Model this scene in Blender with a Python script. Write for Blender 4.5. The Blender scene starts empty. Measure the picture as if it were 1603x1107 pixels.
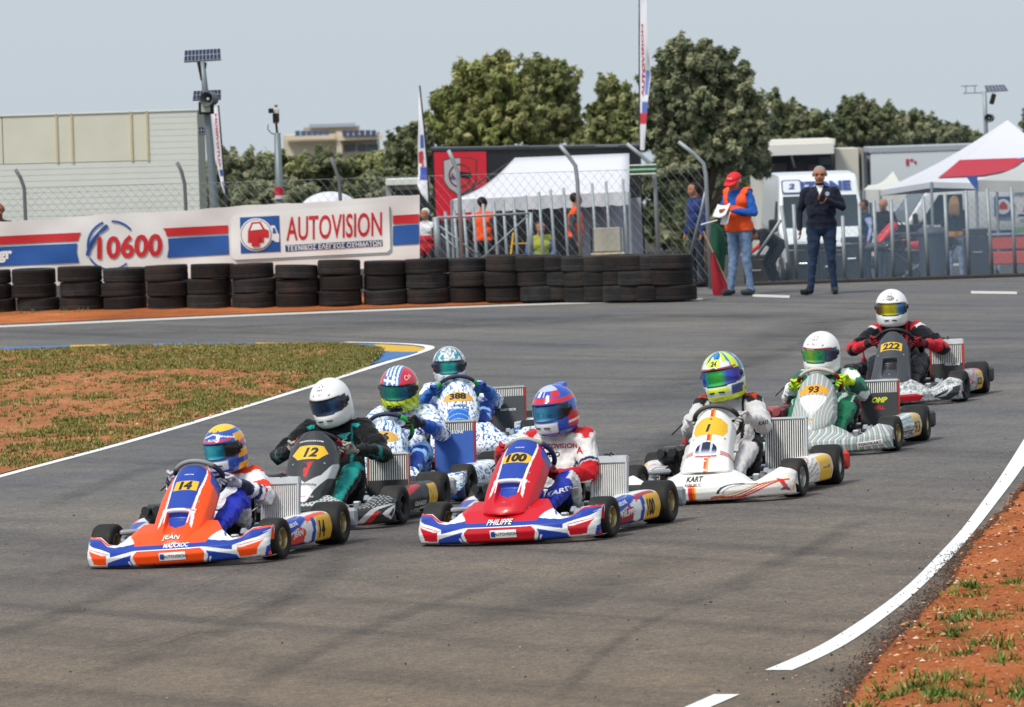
import bpy, bmesh, math, random
import numpy as np
from mathutils import Vector, Matrix, Euler
from mathutils.bvhtree import BVHTree

# ------------------------------------------------------------------ scene, camera, sky, sun, exposure
scene = bpy.context.scene
COL = scene.collection
W0, H0 = 1603.0, 1107.0            # size of the photograph, used only to read positions from it
FPX = 9200.0                       # focal length in those pixels
CAM_H = 2.9
PITCH = math.atan((553.5 - 140.0) / FPX)
ROLL = math.radians(1.9)

cam_data = bpy.data.cameras.new('camera')
cam = bpy.data.objects.new('camera', cam_data)
COL.objects.link(cam)
_f = Vector((0, math.cos(PITCH), -math.sin(PITCH)))
_r0 = Vector((1, 0, 0))
_u0 = _r0.cross(_f)
CR = _r0 * math.cos(ROLL) - _u0 * math.sin(ROLL)
CU = _u0 * math.cos(ROLL) + _r0 * math.sin(ROLL)
CF = _f
CP = Vector((0, 0, CAM_H))
cam.matrix_world = Matrix((
    (CR.x, CU.x, -CF.x, CP.x), (CR.y, CU.y, -CF.y, CP.y), (CR.z, CU.z, -CF.z, CP.z), (0, 0, 0, 1)))
cam_data.sensor_fit = 'HORIZONTAL'
cam_data.sensor_width = 36.0
cam_data.lens = 36.0 * FPX / W0
cam_data.clip_start = 0.5
cam_data.clip_end = 9000
cam_data.dof.use_dof = True
cam_data.dof.focus_distance = 40.5
cam_data.dof.aperture_fstop = 10.0
scene.camera = cam

SUN_ELEV, SUN_AZ = math.radians(53), math.radians(222)   # azimuth from +Y (away from camera) towards +X
world = bpy.data.worlds.new('World')
scene.world = world
world.use_nodes = True
wn = world.node_tree
for n in list(wn.nodes):
    wn.nodes.remove(n)
_sky = wn.nodes.new('ShaderNodeTexSky')
_sky.sky_type = 'NISHITA'
_sky.sun_disc = False
_sky.sun_elevation = SUN_ELEV
_sky.sun_rotation = SUN_AZ
_sky.altitude = 0
_sky.air_density = 1.0
_sky.dust_density = 3.0
_sky.ozone_density = 2.0
_bg = wn.nodes.new('ShaderNodeBackground')
_bg.inputs['Strength'].default_value = 0.10
_wo = wn.nodes.new('ShaderNodeOutputWorld')
_veil = wn.nodes.new('ShaderNodeMix'); _veil.data_type = 'RGBA'      # thin even haze over the whole sky
_veil.inputs['Factor'].default_value = 0.80
_veil.inputs['B'].default_value = (5.6, 6.3, 6.9, 1)
wn.links.new(_sky.outputs[0], _veil.inputs['A'])
wn.links.new(_veil.outputs['Result'], _bg.inputs['Color'])
wn.links.new(_bg.outputs[0], _wo.inputs['Surface'])

sun_data = bpy.data.lights.new('sun', 'SUN')
sun_data.energy = 2.35
sun_data.angle = math.radians(12.0)
sun_data.color = (1.0, 0.95, 0.88)
sun = bpy.data.objects.new('sun', sun_data)
COL.objects.link(sun)
_sd = Vector((math.sin(SUN_AZ) * math.cos(SUN_ELEV), math.cos(SUN_AZ) * math.cos(SUN_ELEV), math.sin(SUN_ELEV)))
sun.rotation_euler = _sd.to_track_quat('Z', 'Y').to_euler()
sun.location = (0, 30, 60)

scene.view_settings.view_transform = 'Standard'
scene.view_settings.look = 'None'
scene.view_settings.exposure = 0.26
scene.view_settings.gamma = 1.0
scene.view_settings.use_curve_mapping = False
scene.render.engine = 'CYCLES'
scene.cycles.use_denoising = True
scene.cycles.max_bounces = 6
scene.cycles.transparent_max_bounces = 12
scene.cycles.caustics_reflective = False
scene.cycles.caustics_refractive = False

# ------------------------------------------------------------------ reading positions from the photograph
def ray(px, py):
    return (CF * FPX + CR * (px - W0 / 2) - CU * (py - H0 / 2)).normalized()

BANK = 0.025                       # the bend is banked: it rises towards the right, level again further off
def GZ(x, y):
    """height of the banked ground"""
    t = np.clip((np.asarray(y, float) - 50.0) / 24.0, 0, 1)
    return BANK * np.clip(x, -14.0, 14.0) * (1 - t * t * (3 - 2 * t))

def G(px, py):
    """the point of the ground seen at a pixel"""
    d = ray(px, py)
    z = 0.0
    for _ in range(12):
        p = CP + d * ((z - CAM_H) / d.z)
        z = float(GZ(p.x, p.y))
    return p

def P(px, py, Y):
    """the point at ground distance Y seen at a pixel"""
    d = ray(px, py)
    return CP + d * (Y / d.y)

def paddock_z(y):
    """height of the paddock ground, which falls away behind the track"""
    if y < 84.0:
        return 0.0
    return -0.0360 * (min(y, 133.0) - 84.0) - 0.02 * max(y - 133.0, 0.0)

# ------------------------------------------------------------------ helpers
rng = np.random.default_rng(7)
random.seed(7)

def srgb(h):
    h = h.lstrip('#')
    c = [int(h[i:i + 2], 16) / 255 for i in (0, 2, 4)]
    return tuple((x / 12.92 if x <= 0.04045 else ((x + 0.055) / 1.055) ** 2.4) for x in c)

def srgba(h):
    return (*srgb(h), 1.0)

def tag(o, label=None, cat=None, group=None, kind=None):
    if label: o['label'] = label
    if cat: o['category'] = cat
    if group: o['group'] = group
    if kind: o['kind'] = kind
    return o

def empty(name, loc=(0, 0, 0), rz=0.0, parent=None):
    o = bpy.data.objects.new(name, None)
    COL.objects.link(o)
    o.location = loc
    o.rotation_euler = (0, 0, rz)
    o.empty_display_size = 0.1
    if parent: o.parent = parent
    return o

def link_mesh(name, me, parent=None):
    o = bpy.data.objects.new(name, me)
    COL.objects.link(o)
    if parent: o.parent = parent
    return o

def set_smooth(me, flag=True):
    me.polygons.foreach_set('use_smooth', np.full(len(me.polygons), flag, dtype=bool))

def make_mesh(name, V, F, mat=None, colors=None, smooth=True, fmat=None):
    me = bpy.data.meshes.new(name)
    me.from_pydata([tuple(v) for v in V], [], [tuple(int(i) for i in f) for f in F])
    if mat is not None:
        for m in (mat if isinstance(mat, (list, tuple)) else [mat]):
            me.materials.append(m)
    if colors is not None:
        a = me.color_attributes.new('paint', 'FLOAT_COLOR', 'POINT')
        c = np.ones((len(V), 4), dtype=np.float32)
        c[:, :3] = np.asarray(colors)[:, :3]
        a.data.foreach_set('color', c.ravel())
    if fmat is not None:
        me.polygons.foreach_set('material_index', np.asarray(fmat, dtype=np.int32))
    set_smooth(me, smooth)
    me.update()
    return me

def mesh_np(name, V, F, mat=None, colors=None, smooth=False):
    """fast mesh from numpy arrays, all faces of the same size"""
    V = np.asarray(V, dtype=np.float32); F = np.asarray(F, dtype=np.int32)
    me = bpy.data.meshes.new(name)
    nv, nf, k = len(V), len(F), F.shape[1]
    me.vertices.add(nv); me.loops.add(nf * k); me.polygons.add(nf)
    me.vertices.foreach_set('co', V.ravel())
    me.loops.foreach_set('vertex_index', F.ravel())
    me.polygons.foreach_set('loop_start', np.arange(nf, dtype=np.int32) * k)
    me.polygons.foreach_set('loop_total', np.full(nf, k, dtype=np.int32))
    if mat is not None:
        for m in (mat if isinstance(mat, (list, tuple)) else [mat]):
            me.materials.append(m)
    me.update(calc_edges=True)
    if colors is not None:
        a = me.color_attributes.new('paint', 'FLOAT_COLOR', 'POINT')
        c = np.ones((nv, 4), dtype=np.float32)
        c[:, :3] = np.asarray(colors)[:, :3]
        a.data.foreach_set('color', c.ravel())
    set_smooth(me, smooth)
    me.validate()
    return me

class MB:
    """collects simple shapes that become one mesh"""
    def __init__(self):
        self.v, self.f, self.c = [], [], []
        self.col = (0.5, 0.5, 0.5)
    def add(self, V, F):
        b = len(self.v)
        self.v.extend([tuple(p) for p in V]); self.c.extend([self.col] * len(V))
        self.f.extend([tuple(i + b for i in f) for f in F])
        return self
    def box(self, c, s, rot=None, bev=0.0):
        """box with chamfered edges; c centre, s full size, rot a 3x3 Matrix"""
        hx, hy, hz = s[0] / 2, s[1] / 2, s[2] / 2
        b = min(bev, hx * .9, hy * .9, hz * .9)
        if b <= 0:
            V = [(x * hx, y * hy, z * hz) for z in (-1, 1) for y in (-1, 1) for x in (-1, 1)]
            F = [(0, 2, 3, 1), (4, 5, 7, 6), (0, 1, 5, 4), (2, 6, 7, 3), (0, 4, 6, 2), (1, 3, 7, 5)]
        else:
            V, idx = [], {}
            for sx in (-1, 1):
                for sy in (-1, 1):
                    for sz in (-1, 1):
                        for k in range(3):
                            d = [hx, hy, hz]
                            for j in range(3):
                                if j != k: d[j] -= b
                            idx[(sx, sy, sz, k)] = len(V)
                            V.append((sx * d[0], sy * d[1], sz * d[2]))
            F = []
            for k in range(3):
                o1, o2 = (k + 1) % 3, (k + 2) % 3
                for s0 in (-1, 1):
                    q = []
                    for a, bb in ((-1, -1), (1, -1), (1, 1), (-1, 1)):
                        sg = [0, 0, 0]; sg[k] = s0; sg[o1] = a; sg[o2] = bb
                        q.append(idx[(*sg, k)])
                    F.append(q if s0 > 0 else q[::-1])
            for k in range(3):            # edges along axis k
                o1, o2 = (k + 1) % 3, (k + 2) % 3
                for a in (-1, 1):
                    for bb in (-1, 1):
                        e = []
                        for s0 in (-1, 1):
                            sg = [0, 0, 0]; sg[k] = s0; sg[o1] = a; sg[o2] = bb
                            e.append((idx[(*sg, o1)], idx[(*sg, o2)]))
                        q = [e[0][0], e[1][0], e[1][1], e[0][1]]
                        F.append(q if a * bb < 0 else q[::-1])
            for sx in (-1, 1):
                for sy in (-1, 1):
                    for sz in (-1, 1):
                        t = [idx[(sx, sy, sz, k)] for k in range(3)]
                        F.append(t if sx * sy * sz > 0 else t[::-1])
        if rot is not None:
            V = [rot @ Vector(p) for p in V]
        return self.add([(p[0] + c[0], p[1] + c[1], p[2] + c[2]) for p in V], F)
    def tube(self, path, r, n=8, closed=False, caps=True):
        pts = [Vector(p) for p in path]
        m = len(pts)
        rad = r if isinstance(r, (list, tuple)) else [r] * m
        V, F = [], []
        ref = None
        for i, p in enumerate(pts):
            if closed:
                t = pts[(i + 1) % m] - pts[i - 1]
            else:
                t = pts[min(i + 1, m - 1)] - pts[max(i - 1, 0)]
            t.normalize()
            if ref is None:
                ref = Vector((0, 0, 1)) if abs(t.z) < 0.9 else Vector((1, 0, 0))
            a = (ref - t * ref.dot(t)).normalized()
            ref = a
            b = t.cross(a)
            for k in range(n):
                w = 2 * math.pi * k / n
                V.append(p + a * (math.cos(w) * rad[i]) + b * (math.sin(w) * rad[i]))
        for i in range(m if closed else m - 1):
            j = (i + 1) % m
            for k in range(n):
                l = (k + 1) % n
                F.append((i * n + k, i * n + l, j * n + l, j * n + k))
        if caps and not closed:
            F.append(tuple(range(n))[::-1]); F.append(tuple((m - 1) * n + k for k in range(n)))
        return self.add(V, F)
    def lathe(self, prof, n=24, axis='x', c=(0, 0, 0)):
        """profile (radius, position along the axis)"""
        V, F = [], []
        for r, h in prof:
            for k in range(n):
                w = 2 * math.pi * k / n
                a, b = r * math.cos(w), r * math.sin(w)
                p = (h, a, b) if axis == 'x' else ((a, h, b) if axis == 'y' else (a, b, h))
                V.append((p[0] + c[0], p[1] + c[1], p[2] + c[2]))
        for i in range(len(prof) - 1):
            for k in range(n):
                l = (k + 1) % n
                F.append((i * n + k, i * n + l, (i + 1) * n + l, (i + 1) * n + k))
        return self.add(V, F)
    def prism(self, outline, y0, y1, plane='xz'):
        """outline in a plane, pulled along the third axis"""
        n = len(outline)
        def pt(a, b, h):
            return (a, h, b) if plane == 'xz' else ((h, a, b) if plane == 'yz' else (a, b, h))
        V = [pt(a, b, y0) for a, b in outline] + [pt(a, b, y1) for a, b in outline]
        F = [tuple(range(n)), tuple(range(2 * n - 1, n - 1, -1))]
        for i in range(n):
            j = (i + 1) % n
            F.append((i, i + n, j + n, j))
        return self.add(V, F)
    def sphere(self, c, r, n=12, m=8, sc=(1, 1, 1)):
        V, F = [], []
        for i in range(m + 1):
            t = math.pi * i / m
            for k in range(n):
                w = 2 * math.pi * k / n
                V.append((c[0] + r * sc[0] * math.sin(t) * math.cos(w), c[1] + r * sc[1] * math.sin(t) * math.sin(w), c[2] + r * sc[2] * math.cos(t)))
        for i in range(m):
            for k in range(n):
                l = (k + 1) % n
                F.append((i * n + k, (i + 1) * n + k, (i + 1) * n + l, i * n + l))
        return self.add(V, F)
    def build(self, name, mat, parent=None, smooth=False, attr=False):
        me = make_mesh(name, self.v, self.f, mat, self.c if attr else None, smooth)
        bm = bmesh.new(); bm.from_mesh(me)
        bmesh.ops.recalc_face_normals(bm, faces=bm.faces)
        bm.to_mesh(me); bm.free()
        return link_mesh(name, me, parent)

def auto_smooth(o, deg=35):
    me = o.data
    set_smooth(me, True)
    try:
        me.set_sharp_from_angle(angle=math.radians(deg))
    except Exception:
        pass
    return o

# ------------------------------------------------------------------ materials
MATS = {}
def principled(name, color=(0.5, 0.5, 0.5), rough=0.5, metal=0.0, coat=0.0, spec=0.5, attr=False,
               var=0.0, vscale=20.0, bump=0.0, bscale=60.0, dirt=None, sheen=0.0, trans=0.0, alpha=1.0, emit=None, estr=0.0):
    if name in MATS: return MATS[name]
    m = bpy.data.materials.new(name)
    m.use_nodes = True
    nt = m.node_tree
    b = nt.nodes['Principled BSDF']
    N = nt.nodes.new; L = nt.links.new
    if isinstance(color, str): color = srgb(color)
    b.inputs['Roughness'].default_value = rough
    b.inputs['Metallic'].default_value = metal
    b.inputs['Coat Weight'].default_value = coat
    b.inputs['Coat Roughness'].default_value = 0.08
    b.inputs['Specular IOR Level'].default_value = spec
    b.inputs['Sheen Weight'].default_value = sheen
    b.inputs['Alpha'].default_value = alpha
    if trans: b.inputs['Transmission Weight'].default_value = trans
    if emit is not None:
        b.inputs['Emission Color'].default_value = (*emit, 1); b.inputs['Emission Strength'].default_value = estr
    src = None
    if attr:
        a = N('ShaderNodeVertexColor'); a.layer_name = 'paint'
        src = a.outputs['Color']
    else:
        rgb = N('ShaderNodeRGB'); rgb.outputs[0].default_value = (*color[:3], 1)
        src = rgb.outputs[0]
    tc = N('ShaderNodeTexCoord')
    if var > 0:
        no = N('ShaderNodeTexNoise'); no.inputs['Scale'].default_value = vscale
        no.inputs['Detail'].default_value = 6; no.inputs['Roughness'].default_value = 0.6
        L(tc.outputs['Object'], no.inputs['Vector'])
        mr = N('ShaderNodeMapRange')
        mr.inputs['From Min'].default_value = 0.25; mr.inputs['From Max'].default_value = 0.75
        mr.inputs['To Min'].default_value = 1 - var; mr.inputs['To Max'].default_value = 1 + var
        L(no.outputs['Fac'], mr.inputs['Value'])
        mx = N('ShaderNodeVectorMath'); mx.operation = 'SCALE'
        L(src, mx.inputs[0]); L(mr.outputs[0], mx.inputs['Scale'])
        src = mx.outputs[0]
    if dirt is not None:                     # (colour, amount, scale): blotches of dust
        no2 = N('ShaderNodeTexNoise'); no2.inputs['Scale'].default_value = dirt[2]
        no2.inputs['Detail'].default_value = 8; no2.inputs['Roughness'].default_value = 0.65
        L(tc.outputs['Object'], no2.inputs['Vector'])
        m2 = N('ShaderNodeMapRange')
        m2.inputs['From Min'].default_value = 0.45; m2.inputs['From Max'].default_value = 0.8
        m2.inputs['To Min'].default_value = 0; m2.inputs['To Max'].default_value = dirt[1]
        L(no2.outputs['Fac'], m2.inputs['Value'])
        mi = N('ShaderNodeMix'); mi.data_type = 'RGBA'
        L(m2.outputs[0], mi.inputs['Factor']); L(src, mi.inputs['A'])
        mi.inputs['B'].default_value = (*dirt[0], 1)
        src = mi.outputs['Result']
    L(src, b.inputs['Base Color'])
    if bump > 0:
        nb = N('ShaderNodeTexNoise'); nb.inputs['Scale'].default_value = bscale
        nb.inputs['Detail'].default_value = 5
        L(tc.outputs['Object'], nb.inputs['Vector'])
        bp = N('ShaderNodeBump'); bp.inputs['Strength'].default_value = bump; bp.inputs['Distance'].default_value = 0.01
        L(nb.outputs['Fac'], bp.inputs['Height']); L(bp.outputs[0], b.inputs['Normal'])
    MATS[name] = m
    return m

DUST = srgb('8a6a50')
def M_plain(hexcol, rough=0.5, metal=0.0, coat=0.0, var=0.06, key=''):
    return principled(f'plain_{hexcol}_{rough}_{metal}_{coat}{key}', hexcol, rough, metal, coat, var=var, vscale=9)

M_PAINT = principled('kart_paint', attr=True, rough=0.42, coat=0.22, spec=0.35, dirt=(DUST, 0.06, 9.0), var=0.03, vscale=30)
M_SUIT = principled('suit_cloth', attr=True, rough=0.85, sheen=0.15, var=0.07, vscale=14, bump=0.7, bscale=17, spec=0.2)
M_CLOTH = principled('plain_cloth', attr=True, rough=0.9, sheen=0.1, var=0.12, vscale=9, bump=0.9, bscale=14, spec=0.2)
M_HELMET = principled('helmet_paint', attr=True, rough=0.18, coat=0.6, var=0.02)
M_VISOR = principled('visor_mirror', attr=True, rough=0.13, metal=0.5, coat=0.5)
M_TYRE = principled('tyre_rubber', '141414', 0.72, var=0.25, vscale=12, bump=0.15, bscale=120, dirt=(srgb('6a5648'), 0.22, 6.0))
M_BLACK = principled('black_plastic', '121314', 0.45, var=0.1)
M_BLACKCLOTH = principled('black_cloth', '15161a', 0.9, var=0.1, bump=0.4)
M_STEEL = principled('bare_steel', 'b8bcc0', 0.32, 0.85, var=0.1)
M_ALU = principled('aluminium', 'c9ccce', 0.38, 0.7, var=0.08)
M_CHROME = principled('chassis_tube', '8c9094', 0.3, 0.8, var=0.1)
M_GALV = principled('galvanised', '9aa2a6', 0.55, 0.35, var=0.12, vscale=16)
M_GOLDRIM = principled('gold_rim', 'b9a878', 0.35, 0.75, var=0.08)
M_SILVRIM = principled('silver_rim', 'b9b9b4', 0.35, 0.75, var=0.08)
M_DARKRIM = principled('dark_rim', '2a2a2c', 0.4, 0.4, var=0.08)
M_YELLOW = principled('plate_yellow', 'e8b820', 0.4, coat=0.2, var=0.04)
M_INK = principled('print_black', '15130f', 0.5)
M_WHITEINK = principled('print_white', 'efefec', 0.5)
M_REDINK = principled('print_red', 'c02024', 0.5)
M_BLUEINK = principled('print_blue', '1d4a96', 0.5)

# ------------------------------------------------------------------ surfaces and prints
def inpoly(U, V, poly):
    inside = np.zeros(U.shape, dtype=bool)
    n = len(poly)
    for i in range(n):
        x1, y1 = poly[i]; x2, y2 = poly[(i + 1) % n]
        if y1 == y2: continue
        c = ((y1 > V) != (y2 > V)) & (U < (x2 - x1) * (V - y1) / (y2 - y1) + x1)
        inside ^= c
    return inside

def smoothstep(a, b, x):
    t = np.clip((x - a) / (b - a), 0, 1)
    return t * t * (3 - 2 * t)

def vnoise(x, y, seed=0):
    """smooth value noise, vectorised"""
    xi = np.floor(x).astype(np.int64); yi = np.floor(y).astype(np.int64)
    fx = x - xi; fy = y - yi
    fx = fx * fx * (3 - 2 * fx); fy = fy * fy * (3 - 2 * fy)
    def h(a, b):
        n = (a * 374761393 + b * 668265263 + seed * 974711) & 0x7fffffff
        n = ((n ^ (n >> 13)) * 1274126177) & 0x7fffffff
        return ((n ^ (n >> 16)) & 0xffff) / 65535.0
    return (h(xi, yi) * (1 - fx) + h(xi + 1, yi) * fx) * (1 - fy) + (h(xi, yi + 1) * (1 - fx) + h(xi + 1, yi + 1) * fx) * fy

def fbm(x, y, seed=0, o=4):
    s, a, t = 0, 1.0, 0
    for k in range(o):
        s = s + a * vnoise(x * 2 ** k, y * 2 ** k, seed + k); t += a; a *= 0.5
    return s / t

def grid_faces(nu, nv, flip=False, wrap=False):
    i, j = np.meshgrid(np.arange(nu if wrap else nu - 1), np.arange(nv - 1), indexing='ij')
    i = i.ravel(); j = j.ravel(); i2 = (i + 1) % nu
    F = np.stack([i * nv + j, i2 * nv + j, i2 * nv + j + 1, i * nv + j + 1], 1)
    return F[:, ::-1] if flip else F

def loft(name, A, B, nu, nv, zfn, mat, kind=None, parent=None):
    """sheet between two ground curves"""
    def resample(C, n):
        C = np.array([[p[0], p[1]] for p in C]); d = np.r_[0, np.cumsum(np.hypot(*np.diff(C, axis=0).T))]
        t = np.linspace(0, d[-1], n)
        return np.stack([np.interp(t, d, C[:, 0]), np.interp(t, d, C[:, 1])], 1)
    a, b = resample(A, nu), resample(B, nu)
    v = np.linspace(0, 1, nv)[None, :, None]
    XY = a[:, None, :] * (1 - v) + b[:, None, :] * v
    X, Y = XY[..., 0], XY[..., 1]
    Z = GZ(X, Y) + zfn(X, Y, np.broadcast_to(np.linspace(0, 1, nv)[None, :], X.shape), np.broadcast_to(np.linspace(0, 1, nu)[:, None], X.shape))
    me = mesh_np(name, np.stack([X, Y, Z], -1).reshape(-1, 3), grid_faces(nu, nv), mat, smooth=True)
    bm = bmesh.new(); bm.from_mesh(me)
    bmesh.ops.recalc_face_normals(bm, faces=bm.faces)
    if sum(f.normal.z for f in bm.faces) < 0:
        bmesh.ops.reverse_faces(bm, faces=bm.faces)
    bm.to_mesh(me); bm.free()
    o = link_mesh(name, me, parent)
    if kind: o['kind'] = kind
    return o, X, Y

_TXT = {}
def text_mesh(s, bold=0.0, shear=0.0, sub=0.12, spacing=1.0):
    """flat letters as (V, F), x centred, cap height 1"""
    key = (s, bold, shear, sub, spacing)
    if key in _TXT: return _TXT[key]
    cu = bpy.data.curves.new('lettering', 'FONT')
    cu.body = s; cu.size = 1.0; cu.offset = bold; cu.shear = shear
    cu.space_character = spacing
    cu.align_x = 'CENTER'; cu.resolution_u = 3
    o = bpy.data.objects.new('lettering', cu)
    COL.objects.link(o)
    dg = bpy.context.evaluated_depsgraph_get()
    dg.update()
    me = bpy.data.meshes.new_from_object(o.evaluated_get(dg))
    bpy.data.objects.remove(o)
    bm = bmesh.new(); bm.from_mesh(me)
    bmesh.ops.remove_doubles(bm, verts=bm.verts, dist=1e-4)
    bmesh.ops.triangulate(bm, faces=bm.faces)
    for _ in range(3):
        ed = [e for e in bm.edges if e.calc_length() > sub * 2]
        if not ed: break
        bmesh.ops.subdivide_edges(bm, edges=ed, cuts=1, use_grid_fill=False)
        bmesh.ops.triangulate(bm, faces=bm.faces)
    V = np.array([v.co[:] for v in bm.verts], dtype=float).reshape(-1, 3)
    F = [tuple(v.index for v in f.verts) for f in bm.faces]
    bm.free(); bpy.data.meshes.remove(me)
    if len(V):
        V = V / 0.73                      # cap height to 1
        V[:, 0] -= (V[:, 0].max() + V[:, 0].min()) / 2
        V[:, 1] -= (V[:, 1].max() + V[:, 1].min()) / 2
    _TXT[key] = (V, F)
    return V, F

def bvh_of(o):
    me = o.data
    return BVHTree.FromPolygons([v.co[:] for v in me.vertices], [p.vertices[:] for p in me.polygons])

def decal(name, VF, mat, parent, bvh, O, R, U, D, size=(1, 1), lift=0.003, reach=0.6):
    """lay a flat shape (print, plate, sticker) on a surface: O a point before it, D towards it"""
    V, F = VF
    O = Vector(O); R = Vector(R).normalized(); U = Vector(U).normalized(); D = Vector(D).normalized()
    out, ok = [], []
    for x, y, *_ in V:
        o = O + R * (x * size[0]) + U * (y * size[1])
        h = bvh.ray_cast(o - D * 0.3, D, reach + 0.3) if bvh else (o, -D, 0, 0)
        if h[0] is None:
            out.append(o + D * 0.05); ok.append(False)
        else:
            n = h[1]
            if n.dot(D) > 0: n = -n
            out.append(h[0] + (n - D).normalized() * lift); ok.append(True)
    F = [f for f in F if all(ok[i] for i in f)]
    if not F: return None
    me = make_mesh(name, out, F, mat, smooth=False)
    return link_mesh(name, me, parent)

def plate_VF(outline, n=10):
    """a flat outline filled as a grid of triangles (outline in -1..1)"""
    bm = bmesh.new()
    vs = [bm.verts.new((x, y, 0)) for x, y in outline]
    bm.faces.new(vs)
    bmesh.ops.triangulate(bm, faces=bm.faces)
    for _ in range(4):
        ed = [e for e in bm.edges if e.calc_length() > 2.5 / n]
        if not ed: break
        bmesh.ops.subdivide_edges(bm, edges=ed, cuts=1)
        bmesh.ops.triangulate(bm, faces=bm.faces)
    bm.verts.index_update()
    V = [v.co[:] for v in bm.verts]; F = [tuple(v.index for v in f.verts) for f in bm.faces]
    bm.free()
    return V, F

def rect_VF(w=1, h=1, n=8):
    return plate_VF([(-w, -h), (w, -h), (w, h), (-w, h)], n)

def ellipse_VF(n=24, k=8):
    return plate_VF([(math.cos(2 * math.pi * i / n), math.sin(2 * math.pi * i / n)) for i in range(n)], k)

def remeshed(name, mb, voxel, smooth_it=3, smooth_f=0.5):
    """one continuous surface grown over a set of overlapping shapes"""
    me = make_mesh(name, mb.v, mb.f)
    o = bpy.data.objects.new(name, me)
    COL.objects.link(o)
    r = o.modifiers.new('r', 'REMESH'); r.mode = 'VOXEL'; r.voxel_size = voxel
    s = o.modifiers.new('s', 'SMOOTH'); s.iterations = smooth_it; s.factor = smooth_f
    dg = bpy.context.evaluated_depsgraph_get()
    dg.update()
    out = bpy.data.meshes.new_from_object(o.evaluated_get(dg))
    bpy.data.objects.remove(o); bpy.data.meshes.remove(me)
    out.name = name
    set_smooth(out, True)
    return out

def paint_mesh(me, colors):
    for a in list(me.color_attributes):
        me.color_attributes.remove(a)
    a = me.color_attributes.new('paint', 'FLOAT_COLOR', 'POINT')
    c = np.ones((len(me.vertices), 4), dtype=np.float32)
    c[:, :3] = colors
    a.data.foreach_set('color', c.ravel())

def coords(me):
    a = np.empty(len(me.vertices) * 3, dtype=np.float32)
    me.vertices.foreach_get('co', a)
    return a.reshape(-1, 3).astype(float)

def normals(me):
    a = np.empty(len(me.vertices) * 3, dtype=np.float32)
    me.vertices.foreach_get('normal', a)
    return a.reshape(-1, 3).astype(float)

def capsule(mb, a, b, ra, rb, n=14, sq=1.0, side=None):
    """a limb piece: two round ends of different radius; sq squashes it along `side`"""
    a, b = Vector(a), Vector(b)
    t = (b - a); L = t.length
    if L < 1e-6: t = Vector((0, 0, 1))
    t.normalize()
    ref = Vector(side) if side is not None else (Vector((0, 0, 1)) if abs(t.z) < 0.9 else Vector((1, 0, 0)))
    u = (ref - t * ref.dot(t)).normalized(); w = t.cross(u)
    V, F = [], []
    rings = []
    for i in range(5):
        th = math.pi / 2 * i / 4
        rings.append((a - t * (ra * math.cos(th)), ra * math.sin(th)))
    for i in range(5):
        th = math.pi / 2 * i / 4
        rings.append((b + t * (rb * math.sin(th)), rb * math.cos(th)))
    for c, r in rings:
        for k in range(n):
            an = 2 * math.pi * k / n
            V.append(c + u * (r * sq * math.cos(an)) + w * (r * math.sin(an)))
    for i in range(len(rings) - 1):
        for k in range(n):
            l = (k + 1) % n
            F.append((i * n + k, i * n + l, (i + 1) * n + l, (i + 1) * n + k))
    mb.add(V, F)

def seg_t(Pn, a, b):
    """distance to and position along a bone for many points"""
    a = np.array(a, float); b = np.array(b, float)
    ab = b - a
    t = np.clip(((Pn - a) @ ab) / (ab @ ab), 0, 1)
    d = np.linalg.norm(Pn - (a + t[:, None] * ab), axis=1)
    return d, t
def rot_x(a): return Matrix.Rotation(a, 3, 'X')
def rot_y(a): return Matrix.Rotation(a, 3, 'Y')
def rot_z(a): return Matrix.Rotation(a, 3, 'Z')
def C_(h): return np.array(srgb(h))
# ------------------------------------------------------------------ ground materials
def node_mat(name):
    m = bpy.data.materials.new(name); m.use_nodes = True
    nt = m.node_tree
    return m, nt, nt.nodes['Principled BSDF'], nt.nodes.new, nt.links.new

def ramp(N, L, src, stops):
    r = N('ShaderNodeValToRGB')
    el = r.color_ramp.elements
    while len(el) < len(stops): el.new(0.5)
    for e, (p, c) in zip(el, stops):
        e.position = p; e.color = (*c[:3], 1)
    L(src, r.inputs[0])
    return r.outputs[0]

def noise(N, L, vec, scale, detail=5, rough=0.6, dist=0.0):
    n = N('ShaderNodeTexNoise')
    n.inputs['Scale'].default_value = scale; n.inputs['Detail'].default_value = detail
    n.inputs['Roughness'].default_value = rough; n.inputs['Distortion'].default_value = dist
    L(vec, n.inputs['Vector'])
    return n.outputs['Fac']

def mixc(N, L, f, a, b, mode='MIX'):
    m = N('ShaderNodeMix'); m.data_type = 'RGBA'; m.blend_type = mode
    for s, v in ((m.inputs['Factor'], f), (m.inputs['A'], a), (m.inputs['B'], b)):
        if isinstance(v, (int, float)): s.default_value = v
        elif isinstance(v, tuple): s.default_value = (*v[:3], 1)
        else: L(v, s)
    return m.outputs['Result']

def maprange(N, L, v, a, b, c, d):
    m = N('ShaderNodeMapRange')
    for k, x in zip(('From Min', 'From Max', 'To Min', 'To Max'), (a, b, c, d)): m.inputs[k].default_value = x
    L(v, m.inputs['Value'])
    return m.outputs[0]

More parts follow.
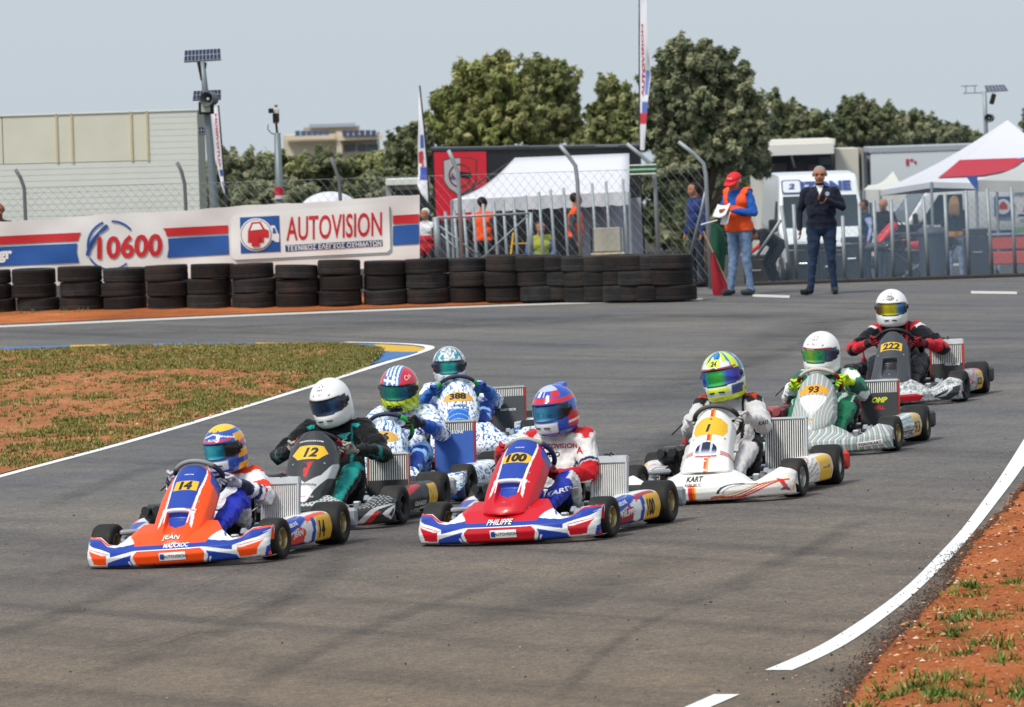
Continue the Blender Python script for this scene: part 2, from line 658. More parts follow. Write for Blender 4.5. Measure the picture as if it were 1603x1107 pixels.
def asphalt_material():
    m, nt, b, N, L = node_mat('asphalt')
    tc = N('ShaderNodeTexCoord'); o = tc.outputs['Object']
    mp = N('ShaderNodeMapping'); mp.inputs['Rotation'].default_value = (0, 0, math.radians(-33)); L(o, mp.inputs['Vector'])
    st = N('ShaderNodeMapping'); st.inputs['Scale'].default_value = (1.0, 0.07, 1.0); L(mp.outputs[0], st.inputs['Vector'])
    big = noise(N, L, o, 0.22, 4, 0.55)
    mid = noise(N, L, o, 2.2, 6, 0.65)
    streak = noise(N, L, st.outputs[0], 1.3, 6, 0.6, 0.4)
    fine = noise(N, L, o, 95.0, 3, 0.75)
    grain = N('ShaderNodeTexVoronoi'); grain.inputs['Scale'].default_value = 70; L(o, grain.inputs['Vector'])
    c = ramp(N, L, big, [(0.3, srgb('5a5b60')), (0.72, srgb('716d68'))])
    sy = N('ShaderNodeSeparateXYZ'); L(o, sy.inputs[0])
    near = maprange(N, L, sy.outputs[1], 27.0, 46.0, 1.0, 0.0)          # dusty brown before, rubbered grey beyond
    warm = mixc(N, L, big, srgb('635a50'), srgb('786856'))
    c = mixc(N, L, near, c, warm)
    s1 = ramp(N, L, streak, [(0.33, (0.62, 0.62, 0.64)), (0.50, (0.98, 0.98, 0.98)), (0.66, (1.16, 1.12, 1.06))])
    c = mixc(N, L, 0.85, c, s1, 'MULTIPLY')
    m1 = ramp(N, L, mid, [(0.3, (0.84, 0.84, 0.85)), (0.7, (1.13, 1.11, 1.08))])
    c = mixc(N, L, 1.0, c, m1, 'MULTIPLY')
    f1 = ramp(N, L, fine, [(0.34, (0.60, 0.60, 0.60)), (0.5, (1, 1, 1)), (0.66, (1.5, 1.48, 1.44))])
    c = mixc(N, L, 1.0, c, f1, 'MULTIPLY')
    vc = N('ShaderNodeTexVoronoi'); vc.inputs['Scale'].default_value = 62; L(o, vc.inputs['Vector'])      # single stones of the aggregate
    sv = N('ShaderNodeSeparateColor'); L(vc.outputs['Color'], sv.inputs[0])
    v1 = ramp(N, L, sv.outputs[0], [(0.0, (0.72, 0.72, 0.72)), (0.5, (0.99, 0.99, 0.99)), (1.0, (1.32, 1.30, 1.27))])
    c = mixc(N, L, 1.0, c, v1, 'MULTIPLY')
    gr = noise(N, L, o, 16.0, 6, 0.8)
    g1 = ramp(N, L, gr, [(0.34, (0.78, 0.78, 0.78)), (0.5, (1, 1, 1)), (0.66, (1.22, 1.21, 1.19))])
    c = mixc(N, L, 1.0, c, g1, 'MULTIPLY')
    L(c, b.inputs['Base Color'])
    b.inputs['Roughness'].default_value = 0.82
    b.inputs['Specular IOR Level'].default_value = 0.35
    bp = N('ShaderNodeBump'); bp.inputs['Strength'].default_value = 0.5; bp.inputs['Distance'].default_value = 0.006
    L(grain.outputs['Distance'], bp.inputs['Height']); L(bp.outputs[0], b.inputs['Normal'])
    return m

def dirt_material(name, c1, c2, c3, fine=22.0):
    m, nt, b, N, L = node_mat(name)
    tc = N('ShaderNodeTexCoord'); o = tc.outputs['Object']
    big = noise(N, L, o, 0.7, 6, 0.65)
    med = noise(N, L, o, fine, 8, 0.72)
    c = ramp(N, L, big, [(0.3, c1), (0.55, c2), (0.75, c3)])
    f = ramp(N, L, med, [(0.30, (0.42, 0.38, 0.36)), (0.5, (1, 1, 1)), (0.70, (1.45, 1.4, 1.34))])
    c = mixc(N, L, 1.0, c, f, 'MULTIPLY')
    L(c, b.inputs['Base Color'])
    b.inputs['Roughness'].default_value = 0.95
    b.inputs['Specular IOR Level'].default_value = 0.15
    bp = N('ShaderNodeBump'); bp.inputs['Strength'].default_value = 0.9; bp.inputs['Distance'].default_value = 0.03
    L(med, bp.inputs['Height']); L(bp.outputs[0], b.inputs['Normal'])
    return m

def line_material(name, color, wear=0.5, under='6a6560', scale=9.0):
    m, nt, b, N, L = node_mat(name)
    tc = N('ShaderNodeTexCoord'); o = tc.outputs['Object']
    n1 = noise(N, L, o, scale, 8, 0.7)
    n2 = noise(N, L, o, 120.0, 3, 0.7)
    k = maprange(N, L, n1, 0.60 - 0.1 * wear, 0.74, 0, wear)
    base = ramp(N, L, n2, [(0.3, tuple(x * 0.86 for x in srgb(color))), (0.7, srgb(color))])
    c = mixc(N, L, k, base, srgb(under))
    L(c, b.inputs['Base Color'])
    b.inputs['Roughness'].default_value = 0.75
    return m

M_ASPHALT = asphalt_material()
M_DIRT = dirt_material('red_earth', srgb('9a5830'), srgb('c2703f'), srgb('d09062'), 34.0)
M_DIRT2 = dirt_material('paddock_dirt', srgb('3a3734'), srgb('474440'), srgb('524a42'), 6.0)
M_LINE = line_material('white_line_paint', 'f2f2f0', 0.22)
M_LINE_FAR = line_material('worn_line_paint', 'd2cec6', 0.8)
M_KERB_Y = line_material('yellow_kerb_paint', 'dcae2a', 0.55, '7a7058', 5.0)
M_KERB_B = line_material('blue_kerb_paint', '3f74b4', 0.65, '74706c', 5.0)

# ------------------------------------------------------------------ the ground sheet and the track
gy = np.r_[-80, -20, 0, 20, 40, np.arange(48, 77, 2), 84, 91, 98, 115, 133, 160, 220, 400, 1000, 6000]
gx = np.r_[-4000, -800, -200, -80, -40, -20, -14, -7, 0, 7, 14, 20, 40, 80, 200, 800, 4000]
GX, GY = np.meshgrid(gx, gy, indexing='ij')
GH = np.vectorize(paddock_z)(GY) - 0.02 + GZ(GX, GY)
me = mesh_np('ground', np.stack([GX, GY, GH], -1).reshape(-1, 3), grid_faces(len(gx), len(gy)), M_DIRT2, smooth=True)
ground = link_mesh('ground', me); ground['kind'] = 'structure'

tx = np.r_[-30, -22, -14, np.linspace(-11, 11, 7), 14, 22, 30]; ty = np.r_[-20, 0, 20, 40, np.arange(48, 77, 2), 83.4]
TX, TY = np.meshgrid(tx, ty, indexing='ij')
me = mesh_np('track', np.stack([TX, TY, GZ(TX, TY)], -1).reshape(-1, 3), grid_faces(len(tx), len(ty)), M_ASPHALT, smooth=True)
track = link_mesh('track', me); track['kind'] = 'structure'

def band(name, L_px, R_px, mat, z=0.004, n=60, parent=None, kind='structure'):
    """painted strip between two curves read from the photograph"""
    A = [G(*p) for p in L_px]; B = [G(*p) for p in R_px]
    o, _, _ = loft(name, A, B, n, 3, lambda X, Y, v, u: X * 0 + z, mat, kind if not parent else None, parent)
    return o

def stripe(name, C_px, width, mat, z=0.004, n=80, parent=None):
    C = smooth_curve([G(*p) for p in C_px], n)
    A, B = offset_curve(C, width / 2), offset_curve(C, -width / 2)
    o, _, _ = loft(name, A, B, n, 3, lambda X, Y, v, u: X * 0 + z, mat, None, parent)
    return o

def smooth_curve(pts, n):
    Pn = np.array([[p[0], p[1]] for p in pts], float)
    d = np.r_[0, np.cumsum(np.hypot(*np.diff(Pn, axis=0).T))]
    t = np.linspace(0, d[-1], n)
    # Catmull-Rom (uniform in arc length)
    out = []
    for x in t:
        i = min(max(np.searchsorted(d, x) - 1, 0), len(Pn) - 2)
        u = (x - d[i]) / max(d[i + 1] - d[i], 1e-9)
        p0, p1, p2, p3 = Pn[max(i - 1, 0)], Pn[i], Pn[i + 1], Pn[min(i + 2, len(Pn) - 1)]
        h = d[i + 1] - d[i]
        m1 = (p2 - p0) / max(d[i + 1] - d[max(i - 1, 0)], 1e-9) * h
        m2 = (p3 - p1) / max(d[min(i + 2, len(Pn) - 1)] - d[i], 1e-9) * h
        out.append((2 * u**3 - 3 * u**2 + 1) * p1 + (u**3 - 2 * u**2 + u) * m1 + (-2 * u**3 + 3 * u**2) * p2 + (u**3 - u**2) * m2)
    return np.array(out)

def offset_curve(C, d):
    T = np.gradient(C, axis=0); T /= np.linalg.norm(T, axis=1)[:, None]
    return C + np.stack([-T[:, 1], T[:, 0]], 1) * d

# edge lines
INNER = [(-420, 862), (-200, 802), (0, 746), (200, 692), (400, 632), (500, 601), (600, 569.5), (645, 556), (668, 548), (673, 545), (668, 542), (640, 539), (590, 537), (540, 536)]
stripe('edge_line', INNER, 0.11, M_LINE, parent=track, n=140)
RL = [(1197, 1050), (1245, 1030), (1290, 1008), (1340, 977), (1390, 942), (1430, 909), (1470, 868), (1505, 830), (1535, 790), (1565, 748), (1603, 688), (1640, 625)]
RR = [(1240, 1050), (1285, 1030), (1330, 1006), (1375, 975), (1420, 940), (1460, 903), (1500, 862), (1535, 820), (1562, 785), (1590, 748), (1630, 690), (1668, 630)]
band('edge_line', smooth_curve([(*p,) for p in RL], 60), smooth_curve([(*p,) for p in RR], 60), M_LINE, parent=track)
band('edge_line', [(1040, 1122), (1118, 1088)], [(1080, 1122), (1158, 1088)], M_LINE, parent=track, n=4)
band('edge_line', [(1178, 461), (1236, 463)], [(1178, 465), (1236, 467)], M_LINE_FAR, parent=track, n=4)
band('edge_line', [(1520, 456), (1592, 457)], [(1520, 460), (1592, 461)], M_LINE_FAR, parent=track, n=4)
band('edge_line', [(-420, 529), (400, 492), (800, 477), (1100, 467.5)], [(-420, 532), (400, 495), (800, 479.5), (1100, 470)], M_LINE_FAR, parent=track, n=40)
# painted kerb round the tip of the infield
band('kerb_paint', [(548, 539.5), (600, 540), (648, 542.5), (666, 546)], [(572, 547), (610, 551), (648, 552), (661, 549)], M_KERB_Y, z=0.006, parent=track, n=20)
band('kerb_paint', [(505, 538.5), (545, 539), (585, 540)], [(505, 542), (555, 545), (600, 548)], M_KERB_B, z=0.0075, parent=track, n=20)
band('kerb_paint', [(580, 549), (620, 552), (656, 552)], [(560, 577), (600, 567), (640, 557)], M_KERB_B, z=0.009, parent=track, n=20)
band('kerb_paint', [(400, 537), (500, 538)], [(400, 543), (510, 543)], M_KERB_Y, z=0.006, parent=track, n=10)
band('kerb_paint', [(240, 538), (400, 537)], [(240, 545), (400, 543)], M_KERB_B, z=0.0045, parent=track, n=10)
band('kerb_paint', [(110, 541), (170, 540)], [(110, 546), (170, 545)], M_KERB_Y, z=0.0065, parent=track, n=10)
band('kerb_paint', [(-30, 546), (110, 541)], [(-30, 551), (110, 546)], M_KERB_B, z=0.0065, parent=track, n=10)

# rubber laid down by the tyres: soft dark bands on the asphalt
def rubber_material():
    m, nt, b, N, L = node_mat('rubber_mark')
    tc = N('ShaderNodeTexCoord')
    uv = tc.outputs['UV']
    sp = N('ShaderNodeSeparateXYZ'); L(uv, sp.inputs[0])
    n1 = noise(N, L, tc.outputs['Object'], 1.6, 6, 0.7)
    n2 = noise(N, L, tc.outputs['Object'], 60, 3, 0.7)
    def mth(op, a, c):
        q = N('ShaderNodeMath'); q.operation = op
        for s, v in zip(q.inputs, (a, c)):
            if isinstance(v, (int, float)): s.default_value = v
            else: L(v, s)
        return q.outputs[0]
    def tent(x):
        return mth('MULTIPLY', mth('MULTIPLY', x, mth('SUBTRACT', 1.0, x)), 4.0)
    a = mth('MULTIPLY', mth('POWER', tent(sp.outputs[0]), 0.4), mth('POWER', tent(sp.outputs[1]), 1.2))
    a = mth('MULTIPLY', a, maprange(N, L, n1, 0.35, 0.65, 0.03, 0.34))
    a = mth('MULTIPLY', a, maprange(N, L, n2, 0.35, 0.65, 0.6, 1.1))
    L(a, b.inputs['Alpha'])
    b.inputs['Base Color'].default_value = (0.022, 0.022, 0.024, 1)
    b.inputs['Roughness'].default_value = 0.75
    return m
M_RUBBER = rubber_material()

def rubber(C_px, width, z, n=40):
    C = smooth_curve([G(*p) for p in C_px], n)
    A, B = offset_curve(C, width / 2), offset_curve(C, -width / 2)
    V = np.stack([np.c_[Q, GZ(Q[:, 0], Q[:, 1]) + z] for Q in (A, (A + B) / 2, B)], 1).reshape(-1, 3)
    F = grid_faces(n, 3)
    me = mesh_np('rubber_mark', V, F, M_RUBBER, smooth=True)
    if me.polygons[0].normal.z < 0: me.flip_normals()
    uv = me.uv_layers.new(name='uv')
    uu = np.repeat(np.linspace(0, 1, n), 3); vv = np.tile([0, 0.5, 1], n)
    li = np.empty(len(me.loops), dtype=np.int32); me.loops.foreach_get('vertex_index', li)
    uv.data.foreach_set('uv', np.stack([uu[li], vv[li]], 1).astype(np.float32).ravel())
    return link_mesh('rubber_mark', me, track)

for k, (c, w) in enumerate([
    ([(-60, 1112), (100, 1072), (300, 1003), (420, 955), (500, 905), (560, 850)], 0.34),
    ([(-60, 1005), (60, 975), (150, 940), (240, 905)], 0.3),
    ([(360, 1107), (420, 1060), (520, 1010), (640, 960), (800, 905)], 0.22),
    ([(1050, 950), (1150, 918), (1230, 875), (1290, 850), (1345, 815)], 0.26),
    ([(860, 1107), (960, 1010), (1080, 945), (1200, 915)], 0.12),
    ([(-20, 528), (300, 521), (600, 514), (900, 503), (1150, 497), (1400, 500)], 3.0),
    ([(-20, 519), (300, 513), (700, 503), (1000, 495), (1250, 497)], 1.6),
    ([(1100, 590), (1250, 545), (1290, 520), (1300, 500)], 0.5),
    ([(1000, 640), (1120, 585), (1240, 520), (1320, 500), (1500, 505)], 1.2),
    ([(1320, 862), (1370, 855), (1420, 848)], 0.03),
    ([(1310, 880), (1345, 873), (1358, 869)], 0.03),
    ([(880, 800), (980, 740), (1060, 690), (1140, 640)], 0.5),
    ([(60, 800), (200, 745), (330, 710)], 0.3),
    ([(560, 1010), (680, 985), (800, 960), (980, 900), (1100, 860)], 0.7),
    ([(-30, 900), (130, 905), (600, 845), (900, 770), (1100, 700), (1300, 640), (1450, 590), (1560, 545)], 2.2),
    ([(-20, 1060), (200, 1010), (380, 950), (470, 915)], .06), ([(-20, 1075), (200, 1024), (390, 960), (480, 925)], .05), ([(700, 1010), (850, 965), (960, 930)], .05), ([(1060, 940), (1160, 905), (1250, 868), (1330, 822)], .07),
    ([(1120, 1000), (1200, 985), (1290, 962)], .04), ([(200, 960), (330, 915), (420, 880)], .05), ([(1180, 720), (1330, 690), (1480, 640)], .06),
]):
    rubber(c, w, 0.0045 + 0.0008 * k)

# ------------------------------------------------------------------ infield island and verges
def hump(X, Y, v, u, amp=0.03, sc=1.6, seed=3, edge=0.12):
    e = np.minimum(np.minimum(v, 1 - v) / edge, 1) * np.minimum(np.minimum(u, 1 - u) / 0.02, 1)
    return 0.012 + e * (0.02 + amp * fbm(X * sc, Y * sc, seed))

ISL_A = [(-420, 859), (-200, 799), (0, 744), (200, 690), (400, 630), (500, 599), (560, 579), (578, 570), (588, 562), (592, 554)]
ISL_B = [(-420, 569), (-200, 559), (100, 546), (250, 542), (400, 541), (510, 541), (545, 543), (572, 546), (586, 549), (591, 552)]
ISL_A = smooth_curve([G(*p) for p in ISL_A], 120); ISL_B = smooth_curve([G(*p) for p in ISL_B], 120)
M_DIRT3 = dirt_material('pale_earth', srgb('9a6440'), srgb('bb7a50'), srgb('c4966c'), 26.0)
infield, IX, IY = loft('infield', ISL_A, ISL_B, 220, 70, lambda X, Y, v, u: hump(X, Y, v, u), M_DIRT3, 'structure')

DE = [(1290, 1150), (1322, 1107), (1350, 1065), (1376, 1028), (1410, 990), (1452, 955), (1490, 912), (1500, 888), (1520, 850), (1556, 812), (1608, 748), (1655, 686)]
DE = smooth_curve([G(*p) for p in DE], 260)
_j = np.arange(260)
DE[:, 0] += 0.05 * (fbm(_j * 0.11, _j * 0 + 2.0, 5) - 0.5) + 0.05 * (fbm(_j * 0.45, _j * 0, 9, 2) - 0.5)
DF = np.stack([DE[:, 0] + 3.2, DE[:, 1] - 0.4], 1)
def verge_z(X, Y, v, u):
    return 0.004 + 0.035 * smoothstep(0.0, 0.12, v) + 0.035 * fbm(X * 3, Y * 3, 11) * smoothstep(0, 0.1, v)
verge, VX, VY = loft('verge', DE, DF, 260, 90, verge_z, M_DIRT, 'structure')

TS_A = [(-420, 528), (0, 508), (400, 491), (700, 479), (860, 474), (930, 472)]
TS_B = [(-420, 508), (0, 489), (400, 472), (700, 462), (880, 458), (930, 457)]
TS_A = smooth_curve([G(*p) for p in TS_A], 60); TS_B = smooth_curve([G(*p) for p in TS_B], 60)
TS_B = TS_B + np.array([0, 2.0]) * 0
strip, SX, SY = loft('dirt_strip', TS_A, TS_B, 120, 12, lambda X, Y, v, u: 0.006 + 0.03 * smoothstep(0, 0.5, v) + 0.03 * fbm(X * 3, Y * 3, 21) * smoothstep(0, 0.3, v), M_DIRT, 'structure')

# ------------------------------------------------------------------ grass, stones
M_GRASS = principled('grass_blades', attr=True, rough=0.7, spec=0.2)
def blades(name, X, Y, Z, H, nb, palette, label, wid=0.006, lean=0.6, seed=1):
    r = np.random.default_rng(seed)
    n = len(X) * nb
    bx = np.repeat(X, nb) + r.normal(0, 0.022, n); by = np.repeat(Y, nb) + r.normal(0, 0.022, n)
    bz = np.repeat(Z, nb) - 0.006 + GZ(bx, by)
    h = np.repeat(H, nb) * r.uniform(0.5, 1.2, n)
    a = r.uniform(0, 2 * math.pi, n); l = r.uniform(0.1, 1.0, n) * lean * h
    wx, wy = np.cos(a + 1.57) * wid, np.sin(a + 1.57) * wid
    tipx, tipy = bx + np.cos(a) * l, by + np.sin(a) * l
    V = np.stack([np.stack([bx - wx, by - wy, bz], 1), np.stack([bx + wx, by + wy, bz], 1), np.stack([tipx, tipy, bz + h], 1)], 1).reshape(-1, 3)
    F = np.arange(n * 3).reshape(-1, 3)
    pal = np.array(palette)
    c = pal[r.integers(0, len(pal), len(X))]
    c = np.repeat(c, nb, axis=0) * r.uniform(0.6, 1.35, (n, 1))
    c = np.repeat(c, 3, axis=0)
    me = mesh_np(name, V, F, M_GRASS, c)
    return tag(link_mesh(name, me), label, 'grass', kind='stuff')

G_PAL = [srgb(h) for h in ('6a7436', '78803e', '5c6830', '8a8448', '98885a', '7a7c3e', 'a08e62')]
G_DRY = [srgb(h) for h in ('9a8650', 'a8925c', '868042', '787a3a', 'b09a64')]
G_FRESH = [srgb(h) for h in ('4e7428', '5f8434', '446626', '728c44')]

def interp_z(xs, ys, fn):
    return fn(xs, ys)

r_ = np.random.default_rng(5)
# infield: grass along the far side and the near-left edge, earth between
nq = 46000
ui = r_.integers(0, IX.shape[0] - 1, nq); vi = r_.integers(0, IX.shape[1] - 1, nq)
fx, fy = r_.random(nq), r_.random(nq)
gxs = IX[ui, vi] * (1 - fx) + IX[ui + 1, vi] * fx + (IX[ui, vi + 1] - IX[ui, vi]) * fy
gys = IY[ui, vi] * (1 - fx) + IY[ui + 1, vi] * fx + (IY[ui, vi + 1] - IY[ui, vi]) * fy
vv = (vi + fy) / (IX.shape[1] - 1); uu = (ui + fx) / (IX.shape[0] - 1)
fieldn = fbm(gxs * 0.55 + 3.1, gys * 0.28 + 1.7, 31)
fine_n = fbm(gxs * 2.2, gys * 1.1, 41)
_bare = [tuple(G(*p))[:2] for p in [(-420, 640), (-60, 598), (130, 590), (330, 586), (470, 592), (440, 612), (330, 634), (200, 652), (60, 690), (-100, 720), (-420, 800)]]
jx, jy = gxs + (fine_n - .5) * 1.6, gys + (fieldn - .5) * 5.0
bare = inpoly(jx, jy, _bare)
dens = np.clip(np.where(bare, .10 + (fine_n > .62) * .5, .72 + (fine_n - .5) * 2.2 + (fieldn - .5) * 1.2), 0.03, .95)
keep = r_.random(nq) < dens
zz = np.full(nq, 0.0)
def z_of(X, Y, v, u):
    return hump(X, Y, v, u)
zz = z_of(gxs, gys, vv, uu)
hs = 0.016 + 0.035 * fbm(gxs * 1.3, gys * 1.3, 51) * r_.uniform(0.4, 1.3, nq)
blades('infield_grass', gxs[keep], gys[keep], zz[keep], hs[keep], 9, G_PAL + G_PAL + [srgb('5a7030'), srgb('667c36')] + G_DRY, 'short patchy olive grass on the infield island', 0.009, 1.1, 2)

# verge at the lower right: separate fresh clumps
cl = []
for px, py, n, s in [(1523, 928, 26, .16), (1560, 930, 30, .16), (1500, 938, 22, .12), (1595, 925, 36, .2), (1540, 985, 40, .2), (1580, 990, 46, .22), (1487, 1008, 26, .07), (1500, 985, 16, .1), (1560, 970, 40, .2), (1600, 990, 40, .2),
                     (1502, 1037, 24, .1), (1575, 1045, 46, .16), (1590, 1070, 50, .18), (1530, 1075, 36, .14), (1466, 1082, 24, .09), (1440, 1104, 70, .18), (1500, 1106, 80, .2), (1560, 1100, 80, .2), (1600, 1100, 80, .2), (1420, 1112, 50, .14), (1545, 1040, 20, .1), (1603, 1030, 40, .16)]:
    c = G(px, py)
    for _ in range(int(n * 2)):
        x, y = c.x + r_.normal(0, s * .8), c.y + r_.normal(0, s * 2.0)
        if x > np.interp(y, DE[::-1, 1] if DE[0, 1] > DE[-1, 1] else DE[:, 1], DE[::-1, 0] if DE[0, 1] > DE[-1, 1] else DE[:, 0]) + .06 and fbm(np.array([x * 9.]), np.array([y * 5.]), 61, 2)[0] > .52: cl.append((x, y, 0.01 + 0.055 * r_.random() ** 2))
cl = np.array(cl)
def vz(x, y):
    return 0.04 + 0.02 * fbm(x * 3, y * 3, 11)
blades('verge_grass', cl[:, 0], cl[:, 1], vz(cl[:, 0], cl[:, 1]), cl[:, 2], 9, G_FRESH + [srgb('3e5c22'), srgb('4a6a28')] + G_PAL[:2] + G_DRY[:2], 'fresh green grass clumps on the red verge', 0.007, 1.7, 3)
# weeds before the tyres
wd = []
for px, py, n, s in [(375, 482, 30, .1), (425, 482, 14, .06), (20, 497, 20, .2), (120, 494, 10, .15), (520, 480, 10, .1), (290, 484, 20, .15), (700, 474, 10, .2), (820, 470, 10, .2), (620, 476, 10, .2)]:
    c = G(px, py)
    for _ in range(n):
        wd.append((c.x + r_.normal(0, s), c.y + r_.normal(0, s), 0.03 + 0.1 * r_.random() ** 2))
wd = np.array(wd)
blades('strip_weeds', wd[:, 0], wd[:, 1], wd[:, 0] * 0 + 0.03, wd[:, 2], 6, G_PAL, 'thin weeds growing at the foot of the tyre wall', 0.008, 0.6, 4)

def stones(name, X, Y, Z, S, palette, label, seed=1):
    r = np.random.default_rng(seed)
    base = np.array([(1, 0, 0), (-1, 0, 0), (0, 1, 0), (0, -1, 0), (0, 0, 1), (0, 0, -1)], float)
    fc = np.array([(0, 2, 4), (2, 1, 4), (1, 3, 4), (3, 0, 4), (2, 0, 5), (1, 2, 5), (3, 1, 5), (0, 3, 5)])
    n = len(X)
    V = base[None] * r.uniform(0.5, 1.3, (n, 6, 1)) * np.stack([S, S, S * 0.6], 1)[:, None, :]
    a = r.uniform(0, 6.28, n); ca, sa = np.cos(a), np.sin(a)
    V = np.stack([V[..., 0] * ca[:, None] - V[..., 1] * sa[:, None], V[..., 0] * sa[:, None] + V[..., 1] * ca[:, None], V[..., 2]], -1)
    V += np.stack([X, Y, Z + GZ(X, Y)], 1)[:, None, :]
    F = (fc[None] + (np.arange(n) * 6)[:, None, None]).reshape(-1, 3)
    pal = np.array(palette)
    c = np.repeat(pal[r.integers(0, len(pal), n)] * r.uniform(0.7, 1.2, (n, 1)), 6, axis=0)
    me = mesh_np(name, V.reshape(-1, 3), F, principled('stones', attr=True, rough=0.9), c)
    return tag(link_mesh(name, me), label, 'stones', kind='stuff')

S_PAL = [srgb(h) for h in ('b06a44', '9a5632', 'c88a62', 'a8603a', 'd0a888', '8a4a2c', 'b87850')]
n = 9000
ui = r_.random(n) ; vi = r_.random(n) ** 1.3
ii = (ui * 259).astype(int); jj = (vi * 89).astype(int)
px_, py_ = VX[ii, jj] + r_.normal(0, .02, n), VY[ii, jj] + r_.normal(0, .05, n)
edge = vi < 0.02
stones('verge_stones', px_, py_, verge_z(px_, py_, vi, ui) + 0.002, 0.004 + 0.020 * r_.random(n) ** 4, S_PAL + [srgb('e0c8b0'), srgb('5c3424')], 'loose stones and clods scattered on the red verge', 5)
n = 5000
ii = (r_.random(n) * 219).astype(int); jj = (r_.random(n) * 69).astype(int)
px_, py_ = IX[ii, jj], IY[ii, jj]
stones('infield_stones', px_ + r_.normal(0, .03, n), py_ + r_.normal(0, .05, n), hump(px_, py_, jj / 69., ii / 219.) + 0.002, 0.006 + 0.018 * r_.random(n) ** 4, S_PAL, 'small stones scattered on the infield earth', 6)
n = 900                                                   # grit on the asphalt
pp = [G(r_.uniform(0, 1603), 620 + 480 * r_.random()) for _ in range(500)] + [G(1150 + 440 * t, 1090 - 420 * t * t + r_.normal(0, 40)) for t in r_.random(400)]
stones('track_grit', np.array([p.x for p in pp]), np.array([p.y for p in pp]), np.full(n, 0.006), 0.003 + 0.009 * r_.random(n) ** 4, [srgb('2a2624'), srgb('8a6248'), srgb('3a3632'), srgb('c0a890')], 'grit and crumbs lying on the asphalt', 7)
# earth and dark gravel along the asphalt edge
n = 16000
t_ = r_.random(n); ii = (t_ * 259).astype(int)
off = -np.abs(r_.normal(0, 0.07, n)) * (1 - .85 * smoothstep(.42, .6, t_)) + .015 + .03 * smoothstep(.42, .6, t_)
stones('edge_gravel', DE[ii, 0] + off, DE[ii, 1] + r_.normal(0, .02, n), np.full(n, 0.006) + .012 * (off > 0), 0.002 + 0.006 * r_.random(n) ** 2, [srgb('3a322c'), srgb('2c2824'), srgb('4a3c32'), srgb('5a4434'), srgb('8a5638')], 'dark gravel and crumbs between the asphalt edge and the red verge', 8)
# ------------------------------------------------------------------ background
def sc(Y): return FPX / Y                      # photograph pixels per metre at a distance
def on_plane(pts, Y): return [P(x, y, Y) for x, y in pts]

# tyre wall ----------------------------------------------------------
def tyre_mesh(seed):
    r = random.Random(seed)
    R, w = .305, .195
    prof = [(.17, -w * .40), (.19, -w * .47), (.24, -w * .5), (.285, -w * .495), (R * .985, -w * .45)]
    for q in (-.33, -.2, -.07, .07, .2, .33):
        prof += [(R, w * (q - .045)), (R, w * (q + .025)), (R - .007, w * (q + .03)), (R - .007, w * (q + .05))] if r.random() < .8 else [(R, w * q)]
    prof += [(R * .985, w * .45), (.285, w * .495), (.24, w * .5), (.19, w * .47), (.17, w * .40)]
    m = MB().lathe(prof, 36, 'z')
    me = make_mesh('tyre', m.v, m.f, [principled('wall_tyre', '1b1b1c', .85, var=.4, vscale=5, bump=.6, bscale=40, dirt=(srgb('7a4a34'), .18, 3.5)), principled('wall_tyre_grey', '2a2a2b', .9, var=.4, vscale=6, bump=.6, bscale=40, dirt=(srgb('5e5650'), .25, 3.0)), principled('wall_tyre_dusty', '232221', .9, var=.4, vscale=6, bump=.6, bscale=40, dirt=(srgb('7a5240'), .22, 2.5)), principled('wall_tyre', '1b1b1c')][seed], smooth=True)
    bm = bmesh.new(); bm.from_mesh(me); bmesh.ops.recalc_face_normals(bm, faces=bm.faces); bm.to_mesh(me); bm.free()
    me.set_sharp_from_angle(angle=math.radians(50))
    return me
TYM = [tyre_mesh(i) for i in range(4)]
ORD = ['leftmost', 'second', 'third', 'fourth', 'fifth', 'sixth', 'seventh', 'eighth', 'ninth', 'tenth', 'eleventh', 'twelfth', 'thirteenth', 'fourteenth', 'fifteenth', 'sixteenth', 'seventeenth', 'eighteenth', 'nineteenth', 'twentieth', 'rightmost']
stacks = [(-14, 495, 0), (56, 493, 0), (127, 491.5, .0), (196, 490, 0), (263, 489, .02), (330, 487.5, 0), (397, 486, 0), (466, 484.5, 0), (535, 482.5, .03), (603, 480, 0), (670, 478, 0), (734, 476, 0), (795, 475.5, .02),
          (846, 475, 0), (882, 474, 0), (916, 474, -.0), (948, 474, 0), (977, 474, 0), (1000, 474, 0), (1022, 473.5, 0), (1054, 473, .0)]
for i, (px, py, up) in enumerate(stacks):
    g = G(px, py)
    wpx = 68 / sc(g.y) / .61
    g = g + Vector((0, .28 + (-.012 * max(i - 12, 0) if i > 12 else 0), 0))
    st = empty('tyre_stack', (g.x, g.y, g.z + .022), random.uniform(0, 6))
    r = random.Random(i)
    z = .0
    for k in range(3):
        o = link_mesh('tyre', TYM[(i + k * 3) % 4], st)
        f = wpx * r.uniform(.99, 1.06)
        h = r.uniform(.188, .212) + up * .5 * (k == 2)
        o.scale = (f, f, h / .195)
        o.location = (r.uniform(-.03, .03), r.uniform(-.03, .03), z + h / 2)
        o.rotation_euler = (r.uniform(-.02, .02) + (.06 * (k == 2) * (i in (7, 8))), r.uniform(-.02, .02), r.uniform(0, 6))
        z += h + .003
    tag(st, f'stack of three worn black tyres, {ORD[i]}' + (' from the left' if 0 < i < 20 else '') + ' in the tyre wall', 'tyre stack', 'stacks of the tyre wall')

